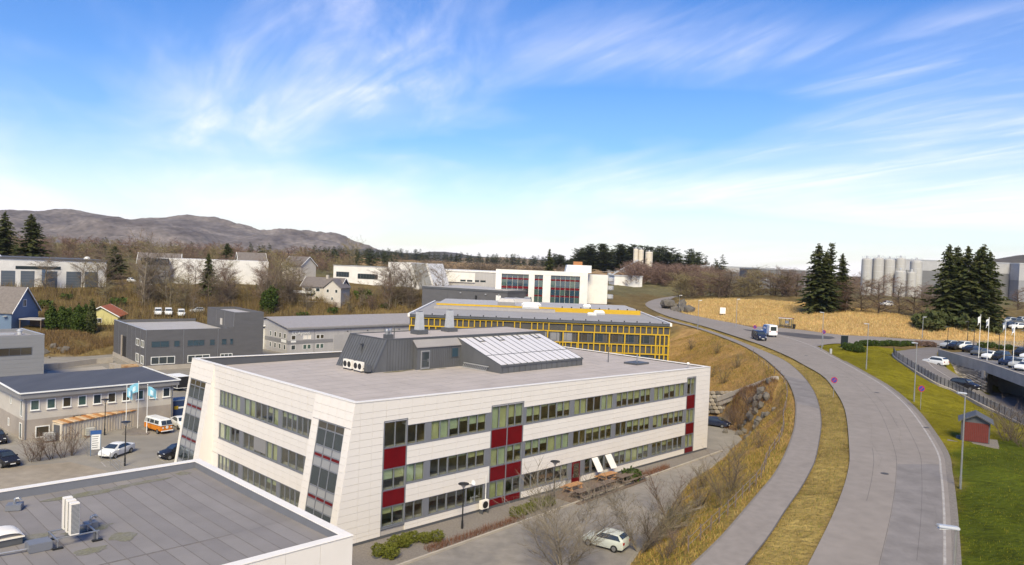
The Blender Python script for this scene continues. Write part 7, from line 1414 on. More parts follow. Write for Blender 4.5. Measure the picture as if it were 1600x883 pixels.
# ------------------------------------------------------------------ vegetation
ORD = ['first', 'second', 'third', 'fourth', 'fifth', 'sixth', 'seventh', 'eighth', 'ninth', 'tenth', 'eleventh', 'twelfth', 'thirteenth', 'fourteenth', 'fifteenth', 'sixteenth', 'seventeenth', 'eighteenth', 'nineteenth', 'twentieth', 'twenty-first', 'twenty-second', 'twenty-third', 'twenty-fourth', 'twenty-fifth', 'twenty-sixth', 'twenty-seventh', 'twenty-eighth', 'twenty-ninth', 'thirtieth']+['thirty-'+q for q in ('first', 'second', 'third', 'fourth', 'fifth', 'sixth')]
def tree_proto(seed, h, trunk_r, nb, spread, up, twigs, tl, tw, start=.3, levels=2, lean=0.0, multi=1):
    """bare deciduous tree: trunk + limbs (mesh 1), fine twigs (mesh 2)"""
    r = random.Random(seed); wood = MB(); tips = []
    def grow(p, d, L_, rad, lev):
        n = 4 if lev == 0 else 3; q = Vector(p); dd = Vector(d).normalized(); seg = L_/n
        for i in range(n):
            dd = (dd+Vector((r.gauss(0, .10), r.gauss(0, .10), r.gauss(0, .05)+(.05 if lev else 0)))).normalized(); e = q+dd*seg; r0 = rad*(1-i/n*.75); r1 = rad*(1-(i+1)/n*.75)
            wood.tube(q, e, r0, r1, n=5 if lev == 0 else 3, cap=False); q2 = q; q = e
            if lev < levels and (lev > 0 or (i+1)/n > start):
                for k in range(nb if lev == 0 else 3):
                    f = r.random(); b = q2.lerp(e, f); a = r.random()*2*math.pi; o = Vector((math.cos(a), math.sin(a), 0)); nd = (dd*up+o*spread*(1.0 if lev == 0 else .9)).normalized()
                    grow(b, nd, L_*r.uniform(.30, .48) if lev == 0 else L_*r.uniform(.4, .65), max(.012, r1*.55), lev+1)
            if lev >= 1: tips.append((q2.copy(), e.copy(), dd.copy()))
        if lev == 0: tips.append((q2, q, dd))
    for m in range(multi):
        a = r.random()*6.28; dl = Vector((math.cos(a)*lean, math.sin(a)*lean, 1)); st = Vector((math.cos(a), math.sin(a), 0))*(.03*multi if multi > 1 else 0)
        grow(st, dl, h*r.uniform(.8, 1.0) if multi > 1 else h*.9, trunk_r, 0)
    T = len(tips); V = np.empty((twigs*3, 3), np.float32)
    for i in range(twigs):
        a, b, d = tips[r.randrange(T)]; p = a.lerp(b, r.random()); nd = (d+Vector((r.gauss(0, .75), r.gauss(0, .75), r.gauss(.15, .5)))).normalized(); L_ = tl*r.uniform(.5, 1.3); e = p+nd*L_; s = nd.cross(Vector((r.gauss(0, 1), r.gauss(0, 1), r.gauss(0, 1)))).normalized()*tw
        V[i*3] = p+s; V[i*3+1] = p-s; V[i*3+2] = e
    tm = npmesh('twigs', V, np.arange(twigs*3).reshape(-1, 3)); wm = wood.mesh('trunk'); return wm, tm
def spruce_proto(seed, h, rad, whorls=30, dens=9, pine=False, bare=.05):
    r = random.Random(seed); trunk = MB(); trunk.tube((0, 0, 0), (0, 0, h*.97), h*.016+.06, .03, n=6, cap=False); V = []; F = []
    for w in range(whorls):
        f = w/whorls; z = h*(bare+(1-bare)*f**.9); R_ = rad*(1-f)**(.66 if not pine else .45)*(.6+.4*min(1, f*6) if not pine else 1)*(1+.22*math.sin(w*1.7+seed))+.15
        for b in range(dens):
            if r.random() < .12: continue
            a = r.random()*2*math.pi; L_ = R_*r.uniform(.6, 1.2); dr = r.uniform(-.35, -.05) if not pine else r.uniform(-.05, .35); zz = z+r.uniform(-.4, .4)
            o = Vector((math.cos(a), math.sin(a), 0)); s = Vector((-o.y, o.x, 0))
            for k in range(5):
                t0 = .1+.18*k+r.uniform(-.05, .05); p = o*(L_*t0)+Vector((0, 0, zz+dr*L_*t0)); wd2 = L_*.23*(1.25-t0)+.12; tip = o*(L_*(t0+.32))+Vector((0, 0, zz+dr*L_*(t0+.32)-r.uniform(0, .3)))
                n = len(V); V.extend([p+s*wd2+Vector((0, 0, r.uniform(-.35, .1))), p-s*wd2+Vector((0, 0, r.uniform(-.35, .1))), tip+s*r.uniform(-.2, .2)]); F.append((n, n+1, n+2))
                if k % 2 == 0: n = len(V); V.extend([p+Vector((0, 0, .12)), p+Vector((0, 0, -.45*wd2-.15)), tip]); F.append((n, n+1, n+2))
    return trunk.mesh('trunk'), npmesh('crown', np.array([tuple(v) for v in V]), np.array(F))
def leafball(seed, rx, ry, rz_, n, size, taper=0.0):
    g = np.random.default_rng(seed); d = g.normal(size=(n, 3)); d /= np.linalg.norm(d, axis=1)[:, None]; rr = g.uniform(.55, 1.06, n)**.6; lump = 1+.22*np.sin(d[:, 0]*5+seed)*np.cos(d[:, 1]*4+d[:, 2]*5)
    P = d*(rr*lump)[:, None]*np.array([rx, ry, rz_]); P[:, 2] += rz_; P[:, 2] = np.maximum(P[:, 2], .02)
    if taper: P[:, :2] *= (1-taper*np.clip(P[:, 2]/(2*rz_), 0, 1))[:, None]
    a = g.normal(size=(n, 3)); a /= np.linalg.norm(a, axis=1)[:, None]; b = np.cross(a, g.normal(size=(n, 3))); b /= np.linalg.norm(b, axis=1)[:, None]; s = size*g.uniform(.6, 1.3, n)[:, None]
    V = np.stack([P-a*s*.5, P+a*s*.5, P+b*s], 1).reshape(-1, 3); return npmesh('foliage', V, np.arange(n*3).reshape(-1, 3))
def plant(name, label, cat, parts, loc, rz=None, sc_=1.0, group=None):
    o = thing(name, label, cat, loc, random.uniform(0, 6.28) if rz is None else rz, group); o.scale = (sc_,)*3 if not isinstance(sc_, tuple) else sc_
    for nm, me, m in parts:
        k = me.name+m.name
        if me.materials and me.materials[0] is not m:
            me2 = VARI.get(k)
            if me2 is None: me2 = me.copy(); me2.materials.clear(); me2.materials.append(m); VARI[k] = me2
            me = me2
        elif not me.materials: me.materials.append(m)
        put(nm, me, None, o)
    return o
VARI = {}
BIRCH = [tree_proto(20+i, 10, .13, 4, .75, .75, 1900, .95, .017, .2, 2) for i in range(4)]
ROUND = [tree_proto(40+i, 9, .20, 5, 1.05, .45, 2800, .85, .017, .22, 2) for i in range(4)]
SHRUB = [tree_proto(60+i, 3.0, .028, 3, .8, .9, 1000, .5, .006, .1, 1, .5, 7) for i in range(4)]
BIGSH = [tree_proto(80+i, 5.0, .032, 3, .8, .9, 2800, .7, .0055, .1, 2, .6, 9) for i in range(2)]
SPR = [spruce_proto(1+i, 20, 4.9, 46, 11) for i in range(4)]; PINE = [spruce_proto(9+i, 18, 3.6, 20, 9, True, .42) for i in range(3)]
PATHPOLY = [(p.x, p.y) for p in PL]+[(p.x+1, p.y) for p in PR[::-1]]; ROADPOLY = [(p.x, p.y) for p in RL]+[(p.x, p.y) for p in RR[::-1]]
def ht(px, top, Y, z): return gd(px, top, Y)[2]-z
def spruce_at(px, top, Y, label, k=0, wscale=1.0, name='spruce_tree', dx=0.0, group=None):
    X = gd(px, top, Y)[0]+dx; z = H1(X, Y); h = ht(px, top, Y, z); s = h/20.0
    return plant(name, label, 'tree', [('trunk', SPR[k][0], M_BARK), ('crown', SPR[k][1], M_NEEDLE)], (X, Y, z-.2), None, (s*wscale, s*wscale, s), group)
for i, (x, t, Y, lab) in enumerate([(1484.5, 380, 196, 'leftmost spruce of the tall dark clump by the far car park'), (1497, 383, 200, 'slim spruce second from left in the tall dark clump'), (1514, 382, 194, 'broad spruce in the middle of the tall dark clump'), (1529, 388, 198, 'spruce right of the middle in the tall dark clump'), (1538, 380, 193, 'tallest spruce on the right of the dark clump'), (1548, 390, 196, 'rightmost spruce of the tall dark clump')]): spruce_at(x, t, Y, lab, i % 4, .92, group='dark spruce clump at right')
spruce_at(1280, 379, 222, 'tall dark spruce at the left of the golden field\'s upper corner', 0, 1.05); spruce_at(1317, 394, 226, 'smaller spruce right of the tall one above the golden field', 2, .85); spruce_at(1291, 392, 221, 'spruce tucked between the two above the golden field', 3, 1.1)
X = gd(1300, 379, 224)[0]; plant('pine_tree', 'thin ragged pine rising behind the spruces above the field', 'tree', [('trunk', PINE[0][0], M_BARK), ('crown', PINE[0][1], M_NEEDLE2)], (X, 224, H1(X, 224)), None, (.6, .6, ht(1300, 379, 224, H1(X, 224))/18))
spruce_at(8, 329, 262, 'dark spruce at the left picture edge behind the white hall', 1, 1.0); spruce_at(50, 333, 262, 'broad ragged conifer left of the mountain behind the white hall', 3, 1.25); spruce_at(326, 394, 238, 'dark slim spruce in front of the white gabled house', 2, .85); spruce_at(859, 388, 420, 'lone tall spruce rising behind the white frame office', 1, .8); spruce_at(356, 379, 300, 'spruce beside the white gabled house on the hilltop', 0, 1.3); spruce_at(180, 383, 262, 'yellow green conifer beside the dark roofed house', 2, 1.6)
q = hit(410, 492, 200); plant('leaning_conifer', 'bushy dark green conifer leaning right above the long warehouse', 'tree', [('trunk', SPR[1][0], M_BARK), ('crown', leafball(5, 2.4, 2.2, 4.2, 2600, .5), M_LEAF)], (q[0], q[1]+2, q[2]), None, 1.0).rotation_euler = (0, .28, 0)
for i, (x, w, t, b, Y, m, lab) in enumerate([(80, 16, 479, 523, 186, M_LEAF, 'wide clipped cypress at the left of the evergreen group'), (96, 13, 480, 523, 187, M_LEAF, 'second clipped cypress from the left in the evergreen group'), (107, 9, 482, 522, 188, M_LEAF, 'narrow clipped cypress in the middle of the evergreen group'), (121, 15, 478, 521, 187, M_LEAF, 'rounded clipped cypress right of the middle in the group'), (133, 14, 477, 520, 188, M_LEAF, 'rounded clipped cypress beside the dark conifer'), (143, 12, 471, 519, 186, M_NEEDLE, 'dark slender conifer at the right end of the evergreen group')]):
    X = gd(x, b, Y)[0]; z = H1(X, Y); h = gd(x, t, Y)[2]-z; r_ = w/2/1198*Y*1.25; plant('cypress', lab, 'tree', [('trunk', MB().tube((0, 0, 0), (0, 0, h*.8), .15, .05).mesh('trunk'), M_BARK), ('foliage', leafball(30+i, r_, r_, h/2, 2600, .42, .35), m)], (X, Y, z-.1), 0.0, 1.0, 'evergreens on the yard bank')
# bare trees on the hillside, singly
GRP = 'bare trees on the wooded hillside'
rv = random.Random(12); spots = []
def bare(px, py, hpx, proto, twm, label, group=None, name='bare_tree', cat='tree', ymin=150, loc=None, wk=1.0, bark=None):
    q = loc or hit(px, py, ymin)
    while cat == 'shrub' and (inside(np.array([[q[0]+.6, q[1]], [q[0]+1.6, q[1]-.8], [q[0]+2.6, q[1]-1.2], [q[0], q[1]]]), PATHPOLY).any()) or cat == 'shrub' and 0 < q[0] and inside(np.array([[q[0], q[1]]]), ROADPOLY)[0]: q = (q[0]-.8, q[1]+.5, H1(q[0]-.8, q[1]+.5))
    h0 = 10 if proto in BIRCH else 9 if proto in ROUND else 5 if proto in BIGSH else 3; h = hpx/1198*math.hypot(q[1], 0) ; s = h/h0
    return plant(name, label, cat, [('trunk', proto[0], bark or M_BARK), ('crown', proto[1], twm)], q, None, (s*wk, s*wk, s), group)
hs_ = []
for i in range(96):
    x = rv.uniform(150, 650); y = rv.uniform(446, 488) if x < 480 else rv.uniform(468, 489)
    if 480 < x < 565 and y < 474: continue
    q = hit(x, y, 190)
    if math.hypot(q[0]+59, q[1]-246) < 10 or (q[1] < 216 and -110 < q[0] < -80): continue
    birch = rv.random() < .55; pr = (BIRCH if birch else ROUND)[rv.randrange(4)]; h = rv.uniform(34, 62) if birch else rv.uniform(26, 44)
    if 480 < x < 600: h *= .55
    hs_.append((x, y, h, pr, rv.choice(((M_TWIG, 'brown'), (M_TWIGR, 'reddish'), (M_TWIGY, 'olive'), (M_TWIG, 'brown'))), rv.choice(((M_BARK, 'dark'), (M_BARK2, 'pale'), (M_BARK2, 'pale')))))
cnt = {}
for x, y, h, pr, (tm_, tn), (bm_, bn) in sorted(hs_, key=lambda q: q[0]):
    wh_ = 'above the long warehouse' if x > 410 else 'above the charcoal building'; sl_ = 'slender' if pr in BIRCH else 'round'; key = (wh_, sl_, tn, bn); cnt[key] = cnt.get(key, 0)+1
    bare(x, y, h, pr, tm_, sl_+' bare '+tn+' tree with '+bn+' trunk '+wh_+', '+ORD[cnt[key]-1]+' from left', GRP, wk=1.1, bark=bm_)
for x, y, h, lab in [(222, 478, 100, 'tall slender bare tree with pale trunk before the pale office'), (70, 452, 48, 'bare tree before the gates of the white hall, left one'), (128, 452, 52, 'bare tree before the gates of the white hall, right one'), (160, 460, 64, 'bare tree at the right end of the white hall'), (262, 476, 80, 'slanting pale trunked bare tree right of the tall one'), (440, 470, 66, 'rounded yellowish bare tree left of the cream house'), (556, 436, 55, 'yellow green willow before the long white wing'), (641, 478, 72, 'dark bare tree in front of the slanted grey wall'), (694, 480, 62, 'thin pale birch before the low charcoal hall'), (600, 455, 38, 'bare tree beside the white slanted wing\'s door')]:
    bare(x, y, h, BIRCH[rv.randrange(4)] if h > 50 else ROUND[1], M_TWIGY if 'yellow' in lab else M_TWIG, lab, wk=1.2, bark=M_BARK2)
for i, x in enumerate(sorted(rv.uniform(0, 470) for _ in range(26))):
    Y = rv.uniform(268, 330); q0 = gd(x, 395, Y); z = H1(q0[0], Y); bare(0, 0, gd(x, rv.uniform(374, 392), Y)[2]-z if False else rv.uniform(24, 42), ROUND[rv.randrange(4)], rv.choice((M_TWIG, M_TWIGR)), 'bare tree on the left skyline below the mountain, '+ORD[i]+' from the left', 'bare trees on the left skyline', loc=(q0[0], Y, z-.2), wk=1.25)
for x, y, h, wk, lab in [(1222, 464, 46, 1.3, 'dark round bare tree at the top of the golden field'), (1372, 492, 62, 1.2, 'bare many branched tree below the silos, left one'), (1345, 490, 52, 1.2, 'bare tree beside the left spruces above the field'), (1322, 489, 48, 1.4, 'bushy bare tree at the foot of the left spruces'), (1300, 488, 46, 1.5, 'bushy bare tree before the tall left spruce'), (1404, 490, 44, 1.1, 'bare tree right of the white car gap'), (1428, 494, 46, 1.2, 'bare tree in front of the separate tall silo'), (1446, 495, 40, 1.4, 'bushy bare tree left of the dark spruce clump'), (1462, 496, 44, 1.3, 'bare tree at the left foot of the spruce clump'), (1118, 462, 38, 1.4, 'bare tree at the field\'s upper left edge'), (1140, 464, 44, 1.3, 'dark reddish bare tree above the golden field')]:
    bare(x, y, h, ROUND[rv.randrange(4)], rv.choice((M_TWIG, M_TWIGR)), lab, ymin=180, wk=wk)
for i, x in enumerate(sorted(rv.uniform(1062, 1260) for _ in range(34))): Y = rv.uniform(292, 345); q0 = gd(x, 455, Y); bare(0, 0, rv.uniform(30, 44), ROUND[rv.randrange(4)], rv.choice((M_TWIG, M_TWIGR, M_TWIGR, M_TWIGY)), 'bare tree in the belt above the golden field, '+ORD[i]+' from the left', 'bare trees above the golden field', loc=(q0[0], Y, H1(q0[0], Y)-.2), wk=1.35)
for i, x in enumerate(sorted(rv.uniform(1240, 1600) for _ in range(14))): Y = rv.uniform(255, 330); q0 = gd(x, 455, Y); bare(0, 0, rv.uniform(26, 40), ROUND[rv.randrange(4)], rv.choice((M_TWIG, M_TWIGR)), 'bare tree before the grey halls and silos, '+ORD[i]+' from the left', 'bare trees before the halls', loc=(q0[0], Y, H1(q0[0], Y)-.2), wk=1.2)
# near shrubs
bare(905, 905, 135, BIGSH[0], M_BARK2, 'large bare many stemmed shrub in front of the parked hatchback', name='bare_shrub', cat='shrub', loc=gz(880, 893, 0.0), wk=1.1, bark=M_BARK2); bare(965, 880, 100, BIGSH[1], M_BARK2, 'pale bare shrub leaning over the parked hatchback', name='bare_shrub', cat='shrub', loc=gz(1000, 862, .1), wk=1.1, bark=M_BARK2)
SB_LAB = 'bare brown shrub on the embankment below the cycle path'
for j_, (x, y, h, m) in enumerate(sorted([(1022, 845, 56, M_TWIGR), (1044, 800, 66, M_TWIGR), (1052, 838, 40, M_LEAF), (1075, 812, 50, M_TWIG), (1093, 795, 54, M_TWIG), (1165, 765, 56, M_TWIG), (1195, 748, 70, M_TWIG), (1130, 790, 44, M_TWIGY), (1100, 845, 46, M_TWIGY), (1060, 870, 50, M_TWIGR), (1150, 640, 36, M_TWIGR), (1170, 632, 40, M_TWIGR), (1160, 660, 34, M_TWIGR), (1180, 650, 36, M_TWIGR), (1130, 600, 26, M_TWIGY), (1150, 575, 24, M_TWIGY), (1110, 590, 20, M_LEAF), (1170, 700, 30, M_TWIGY), (1150, 720, 32, M_TWIGY), (1100, 760, 40, M_TWIGY), (1215, 690, 30, M_TWIG), (1585, 690, 60, M_TWIG), (1572, 690, 48, M_TWIG), (1596, 700, 44, M_TWIG), (1080, 545, 18, M_TWIG), (1120, 552, 20, M_TWIGY)], key=lambda q: q[:2])):
    rt = x > 1500; bare(x, y, h, SHRUB[rv.randrange(4)], m, ('bare thin shrub right of the red shed, '+ORD[max(0, j_-23)]+' from the left') if rt else 'bare shrub on the embankment below the path, '+ORD[j_]+' counted from the left', 'shrubs by the red shed' if rt else 'shrubs on the embankment', 'bare_shrub', 'shrub', 40, wk=1.0)
for k, (x, y) in enumerate([(48, 722), (62, 720), (80, 718), (98, 716), (112, 712)]): bare(x, y, 42, SHRUB[rv.randrange(4)], M_TWIGR, 'bare twiggy shrub before the pale building, '+ORD[k]+' from the left in its row', 'shrubs before the pale building', 'bare_shrub', 'shrub', loc=gz(x, y, 0), wk=.9)
LB_ = [leafball(70+i, .55, .55, .42, 1300, .085) for i in range(4)]
yg = [(592, 868), (609, 862), (618, 856), (632, 855), (634, 848), (646, 847), (664, 848), (682, 846), (806, 808), (817, 804), (828, 800), (838, 796), (848, 792), (858, 790), (610, 872)]
for k, (x, y) in enumerate(sorted(yg)): plant('dwarf_conifer', 'low yellow green dwarf conifer, '+ORD[k]+' from the left along the main front', 'shrub', [('foliage', LB_[rv.randrange(4)], M_LEAFY)], gz(x, y, .0), None, rv.uniform(.9, 1.4), 'dwarf conifers in the gravel bed')
plant('green_shrub', 'bright green round shrub at the far end of the picnic deck', 'shrub', [('foliage', leafball(99, .9, .8, .6, 900, .2), M_LEAF)], gz(986, 752, 0), None, 1.25)
HB_ = [leafball(110+i, 1.0, .75, .6, 900, .18) for i in range(4)]
for k in range(15): x = 1341+k*8.2; p = hit(x, 540.5+.05*k); plant('hedge_shrub', ('dark green' if k < 11 else 'reddish brown')+' hedge shrub along the side road, '+ORD[k]+' from its left end', 'shrub', [('foliage', HB_[k % 4], M_LEAF if k < 11 else M_TWIGR)], p, 0.2, rv.uniform(.8, 1.1), 'hedge along the side road')
for k, (x, y, s) in enumerate([(1324, 547, 1.2), (1333, 549, 1.25), (1344, 551, 1.1), (1534, 543, 1), (1548, 543, 1.1), (1562, 544, .8), (1576, 545, 1)]): plant('hedge_shrub', 'dark round shrub before the black pillar, '+ORD[k]+' from the left' if k < 3 else 'dark round shrub on the strip beyond the parking deck, '+ORD[k-3]+' from the left', 'shrub', [('foliage', HB_[k % 4], M_LEAF)], hit(x, y), 0.1, s, 'shrubs before the black pillar' if k < 3 else 'shrubs beyond the deck')
# ---- uncountable growth
def blades(n, sampler, hmin, hmax, w, cols_, name, label, lean=.35, cat='grass'):
    P = sampler(n); n = len(P); z = height(P); g = rng; h = g.uniform(hmin, hmax, n); a = g.uniform(0, 6.28, n); dx, dy = np.cos(a)*w*.5, np.sin(a)*w*.5; lx = g.normal(0, lean, n)*h; ly = g.normal(0, lean, n)*h
    V = np.empty((n, 3, 3)); V[:, 0] = np.stack([P[:, 0]-dx, P[:, 1]-dy, z-.04], 1); V[:, 1] = np.stack([P[:, 0]+dx, P[:, 1]+dy, z-.04], 1); V[:, 2] = np.stack([P[:, 0]+lx, P[:, 1]+ly, z+h], 1)
    c = np.array(cols_)[g.integers(0, len(cols_), n)]*g.uniform(.7, 1.3, (n, 1)); me = npmesh(name, V.reshape(-1, 3), np.arange(n*3).reshape(-1, 3), np.repeat(c, 3, 0)); return stuff(put(name, me, M_BLADE), label, cat)
M_BLADE = mat('grass_blades', (.3, .2, .1), .9, attr='tint', spec=.05)
def in_poly(poly, dens=None):
    A_ = np.array([p[:2] for p in poly]); lo, hi = A_.min(0), A_.max(0)
    def f(n):
        P = rng.uniform(lo, hi, (int(n*2.6), 2)); P = P[inside(P, poly)]
        if dens is not None:
            c = np.sin(P[:, 0]*.45+2*np.sin(P[:, 1]*.21))*np.cos(P[:, 1]*.38+1.7*np.sin(P[:, 0]*.17)); P = P[c > rng.uniform(-1.2, .9, len(P))*dens]
        return P[:n]
    return f
def in_rib(l, r, a=0.0, b=1.0, i0=0, i1=None):
    A_ = np.array([tuple(p)[:2] for p in l[i0:i1]]); B_ = np.array([tuple(p)[:2] for p in r[i0:i1]])
    def f(n): i = rng.integers(0, len(A_)-1, n); t = rng.random((n, 1)); u = rng.uniform(a, b, (n, 1)); p = A_[i]*(1-t)+A_[i+1]*t; q = B_[i]*(1-t)+B_[i+1]*t; return p*(1-u)+q*u
    return f
blades(120000, in_poly(GOLD), .2, .75, .10, [(.51, .34, .15), (.57, .41, .19), (.43, .27, .105), (.61, .46, .23), (.40, .32, .11)], 'golden_reed_grass', 'tall golden dry grass covering the field beyond the road', .3)
verge = [tuple(p)[:2] for p in PR[:104]]+[tuple(p)[:2] for p in RL[:112]][::-1]
blades(110000, in_poly(verge), .06, .26, .045, [(.31, .22, .065), (.38, .27, .10), (.19, .18, .035), (.15, .16, .03), (.26, .18, .065)], 'verge_grass', 'dry tufted grass on the verge between path and road', .5)
EMB = [(p[0], p[1]) for p in LOT_EDGE]+[(4, 44)]+[(p.x-.4, p.y) for p in PL[1:110]]+[(31, 184), (31, 140), (33, 130)]
blades(190000, in_poly(EMB, 1.0), .10, .42, .05, [(.36, .24, .07), (.25, .20, .04), (.44, .29, .11), (.17, .165, .035), (.31, .18, .07)], 'embankment_grass', 'rough yellow brown grass on the embankment below the path', .45)
LAWN = [(p.x+.3, p.y) for p in RR[2:80]]+[(72, 163), (98, 152)]+[(p.x-.8, p.y) for p in ML]+[(70, 90), (58, 60), (40, 30)]
blades(60000, in_poly(LAWN, .7), .06, .16, .05, [(.16, .15, .016), (.12, .13, .013), (.18, .16, .022)], 'lawn_grass', 'short green grass on the lawn right of the road', .5)
HILL = [(-170, 200), (-128, 196), (-97, 186), (-84, 200), (-68, 218), (-40, 240), (-22, 226), (-12, 214), (-20, 240), (-36, 262), (-52, 255), (-70, 262), (-100, 250), (-120, 228), (-150, 210)]
def twigfield(n, sampler, hmin, hmax, w, cols_, name, label): return blades(n, sampler, hmin, hmax, w, cols_, name, label, .22, 'brushwood')
twigfield(60000, in_poly(HILL, .9), .6, 3.2, .10, [(.15, .10, .06), (.20, .14, .07), (.11, .085, .05), (.19, .15, .055), (.24, .17, .09)], 'hillside_brushwood', 'dense brown brushwood and saplings on the wooded hillside')
twigfield(3500, (lambda n, f=in_poly([(34, 120), (36.5, 117), (39, 113), (41, 116), (41, 121), (37, 125)], .8): (lambda P: P[~inside(P+np.array([[1.2, -.4]]), PATHPOLY)])(f(n))), .3, .9, .05, [(.14, .075, .05), (.18, .10, .06)], 'bank_brushwood', 'reddish brown brushwood below the embankment stairs')
BANK = [(-122, 166), (-97, 171), (-93, 180), (-97, 187), (-112, 184), (-124, 178)]
twigfield(16000, in_poly(BANK, .8), .3, 1.3, .07, [(.16, .10, .055), (.22, .14, .06), (.10, .075, .05), (.26, .17, .08)], 'yard_bank_brush', 'brown dead brush on the bank behind the concrete yard')
rh = [bl(s, t)[:2] for s, t in [(4.5, -5.25), (17, -4.4), (17, -3.5), (4.5, -4.2)]]; blades(5200, in_poly(rh), .25, .75, .035, [(.17, .075, .05), (.22, .11, .075), (.14, .08, .05)], 'red_hedge', 'low reddish brown bare hedge along the kerb before the main front', .3, 'hedge')
rh = [bl(s, t)[:2] for s, t in [(38, -3.0), (45, -2.5), (45, -1.7), (38, -2.0)]]; blades(2000, in_poly(rh), .25, .8, .035, [(.17, .08, .055), (.22, .12, .08)], 'red_hedge', 'low reddish brown bare hedge past the far end of the deck', .3, 'hedge')
o = thing('bank_rocks', 'dark rock face at the foot of the bank behind the yard', 'rocks', (-106, 172, 0))
for k in range(34): x, y = rs2.uniform(-14, 8), rs2.gauss(0, 1.6); x0, y0 = -106+x, 168+y+.18*x+2.5; ob = put('boulder', stone_me[(3, 7, 1, 3)[k % 4]], None, o, loc=(x0+106, y0-172, H1(x0, y0)+.1)); ob.rotation_euler = (rs2.random()*3, rs2.random()*3, rs2.random()*3); ob.scale = (rs2.uniform(1.0, 2.4),)*3
# ---- distant woods, joined: they read as masses
def wood(name, label, protos, n, sampler, smin, smax, m, wk=1.0, lift=-.3, vary=True):
    Vs = []; Fs = []; k = 0; P = sampler(n); Z = height(P)
    arr = []
    for tm, cm in protos:
        v = np.empty(len(cm.vertices)*3, np.float32); cm.vertices.foreach_get('co', v); f = np.empty(len(cm.polygons)*3, np.int32); cm.polygons.foreach_get('vertices', f); arr.append((v.reshape(-1, 3), f.reshape(-1, 3)))
    for (x, y), z in zip(P, Z):
        v, f = arr[rng.integers(len(arr))]; s = rng.uniform(smin, smax); a = rng.uniform(0, 6.28); c, s_ = math.cos(a), math.sin(a); w = np.stack([(v[:, 0]*c-v[:, 1]*s_)*s*wk+x, (v[:, 0]*s_+v[:, 1]*c)*s*wk+y, v[:, 2]*s+z+lift], 1); Vs.append(w); Fs.append(f+k); k += len(v)
    return stuff(put(name, npmesh(name, np.concatenate(Vs), np.concatenate(Fs)), m), label, 'wood')
SPL = [spruce_proto(101+i, 20, 4.4, 13, 7) for i in range(3)]; PIL = [spruce_proto(131+i, 18, 4.2, 10, 8, True, .35) for i in range(3)]; RDL = [tree_proto(151+i, 9, .2, 4, .85, .7, 900, 1.1, .045, .2, 2) for i in range(3)]
def belt(x0, x1, Y0, Y1):
    def f(n): Y = rng.uniform(Y0, Y1, n); X = np.array([gd(rng.uniform(x0, x1), 410, y)[0] for y in Y]); return np.stack([X, Y], 1)
    return f
wood('pine_wood', 'dense dark pine wood behind the concrete plant silos', PIL, 90, belt(900, 1092, 640, 700), 1.15, 1.75, M_NEEDLE2, 1.35)
wood('pine_wood', 'dark pine wood on the middle skyline right of the slanted building', PIL, 60, belt(862, 960, 700, 760), .7, 1.15, M_NEEDLE2, 1.3)
wood('spruce_wood', 'small dark conifer group left of the concrete plant', SPL, 26, belt(1075, 1130, 620, 690), .7, 1.3, M_NEEDLE, 1.2)
wood('conifer_belt', 'dark belt of conifers on the left skyline below the mountain', SPL, 70, belt(-60, 520, 430, 560), .4, .75, M_NEEDLE2, 1.2)
wood('bare_wood', 'brown bare wood along the left skyline below the mountain', RDL, 110, belt(-40, 540, 360, 520), .7, 1.3, M_TWIGR, 1.3)
wood('bare_wood', 'olive grey bare wood mixed along the left skyline', RDL, 90, belt(-40, 540, 355, 500), .6, 1.25, M_TWIGY, 1.3)
wood('bare_wood', 'brown bare belt behind the grey hall and the white office', RDL, 120, belt(660, 900, 420, 470), .5, .9, M_TWIG, 1.6)
wood('far_conifers', 'far dark conifer line beyond the pale fields', SPL, 200, belt(520, 960, 1500, 1900), .7, 1.3, M_NEEDLE2, 2.0)
wood('far_conifers', 'conifer groups between the pale fields at left middle', SPL, 90, belt(470, 620, 600, 800), .4, .8, M_NEEDLE2, 1.5)
wood('bare_wood', 'brown bare wood around the concrete plant and road bend', RDL, 120, belt(985, 1110, 420, 540), .8, 1.4, M_TWIGR, 1.5)
wood('bare_wood', 'brown bare wood on the right skyline beyond the halls', RDL, 160, belt(1080, 1700, 540, 700), .8, 1.3, M_TWIGR, 1.5)
wood('far_conifers', 'dark tree line on the far right skyline', SPL, 120, belt(1380, 1750, 900, 1100), .9, 1.6, M_NEEDLE2, 1.8)
wood('dark_scrub', 'dark evergreen scrub around the spruce clump feet', [(None, leafball(200+i, 1.6, 1.6, 1.2, 160, .7)) for i in range(3)], 30, belt(1440, 1560, 188, 200), .8, 1.5, M_NEEDLE, 1.2)
wood('ivy_scrub', 'green evergreen scrub patches on the wooded hillside', [(None, leafball(210+i, 2.0, 1.8, 1.3, 260, .6)) for i in range(3)], 26, in_poly(HILL), .6, 1.3, M_LEAF, 1.2)
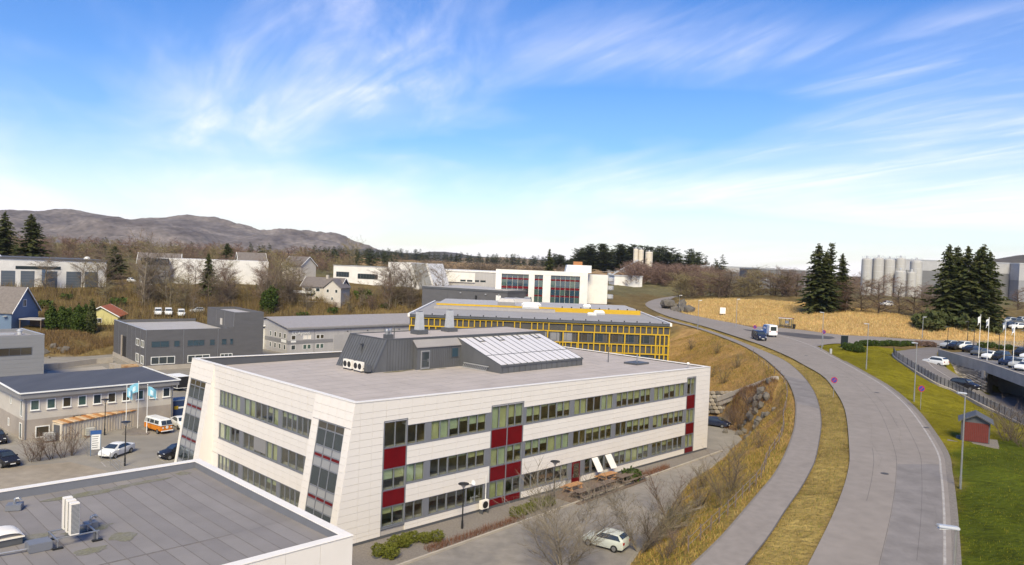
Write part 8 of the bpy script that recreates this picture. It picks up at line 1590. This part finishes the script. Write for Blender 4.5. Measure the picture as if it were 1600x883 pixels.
# ------------------------------------------------------------------ mountains and far hills
def ridge(name, prof, Yr, depth, zbase, m, seed, rough, nx_=420, ny_=90):
    xs = np.array([gd(x, y, Yr)[0] for x, y in prof]); zs = np.array([gd(x, y, Yr)[2] for x, y in prof]); g = np.random.default_rng(seed)
    X = np.linspace(xs[0], xs[-1], nx_); top = np.interp(X, xs, zs); V = []
    def noise(a, b):
        o = np.zeros_like(a); amp = 1.0; f = 1.0
        for k in range(8):
            p1, p2, p3 = g.uniform(0, 6.28, 3); o += amp*np.abs(np.sin(a*f*1.1+p1+1.7*np.sin(b*f*.7+p2)))*np.cos(b*f*.9+p3+np.sin(a*f*.6)); amp *= .55; f *= 1.9
        return o
    U, W = np.meshgrid(np.arange(nx_), np.linspace(-1, 1.0, ny_)); XX_ = X[U]; s = np.clip(1-np.abs(W), 0, 1)**.75; nn = noise(XX_/600., W*depth/600.)
    Z = zbase+(top[U]-zbase)*s+nn*rough*s*(1-s)*2.2+(nn*rough*.045)*s; Y_ = Yr+np.where(W > 0, W*.2, W)*depth
    i = np.arange((ny_-1)*(nx_-1)); a = (i//(nx_-1))*nx_+i % (nx_-1)
    me = npmesh(name, np.stack([XX_.ravel(), Y_.ravel(), Z.ravel()], 1), np.stack([a, a+1, a+1+nx_, a+nx_], 1)); return struct(put(name, me, m, smooth=False))
M_MTN = mat('mountain_heath', (.07, .055, .052), .95, spec=0, col2=(.23, .195, .175), var=.35, scale=.0045, bump=.0, coord='World', detail=12, dist=.5, stretch=(1, 1, 1.6))
M_HILLF = mat('far_hill_wood', (.055, .05, .045), .95, col2=(.11, .09, .07), var=.2, scale=.01, coord='World', detail=10)
ridge('mountain', [(-420, 372), (-200, 350), (-60, 340), (0, 336), (22, 337), (62, 334), (100, 335), (131, 333), (150, 334), (169, 338), (184, 341), (196, 345), (210, 345), (225, 344), (240, 345), (259, 343), (290, 343), (318, 346), (336, 348), (354, 352), (385, 361), (410, 369), (437, 369), (465, 373), (495, 378), (510, 379), (523, 381), (536, 385), (548, 390), (556, 395), (572, 403), (600, 412)], 5200, 1500, 18, M_MTN, 4, 190)
ridge('far_hills', [(440, 404), (500, 394), (520, 392), (545, 389), (575, 389), (600, 391), (631, 395), (655, 396), (672, 393), (694, 393), (715, 395), (735, 399), (770, 402), (800, 402), (850, 405), (900, 410)], 2600, 420, 18, M_HILLF, 8, 16, 160, 24)
ridge('far_hills', [(720, 404), (760, 402), (785, 401), (815, 404), (850, 407), (880, 408)], 2200, 260, 18, mat('dry_hill', (.26, .18, .10), .95, var=.15, scale=.01, coord='World'), 9, 6, 90, 16)
ridge('far_hills', [(1480, 432), (1520, 412), (1548, 404), (1570, 400), (1592, 396), (1620, 394), (1680, 398), (1760, 425)], 1500, 260, 14, M_HILLF, 10, 8, 90, 16)
# ------------------------------------------------------------------ air
HZ = 330.0
hz = MB().box(-5600, 5600, -130, 7200, -2.0, HZ).build('haze', None)
hm = bpy.data.materials.new('haze'); hm.use_nodes = True; ht_ = hm.node_tree; ht_.nodes.clear(); ho = ht_.nodes.new('ShaderNodeOutputMaterial'); pv = ht_.nodes.new('ShaderNodeVolumePrincipled'); pv.inputs['Color'].default_value = (.88, .89, .95, 1); pv.inputs['Density'].default_value = 0.000045; pv.inputs['Anisotropy'].default_value = 0.2; ht_.links.new(pv.outputs[0], ho.inputs['Volume']); hz.data.materials.append(hm)
stuff(hz, 'thin pale air haze over the whole view', 'haze')
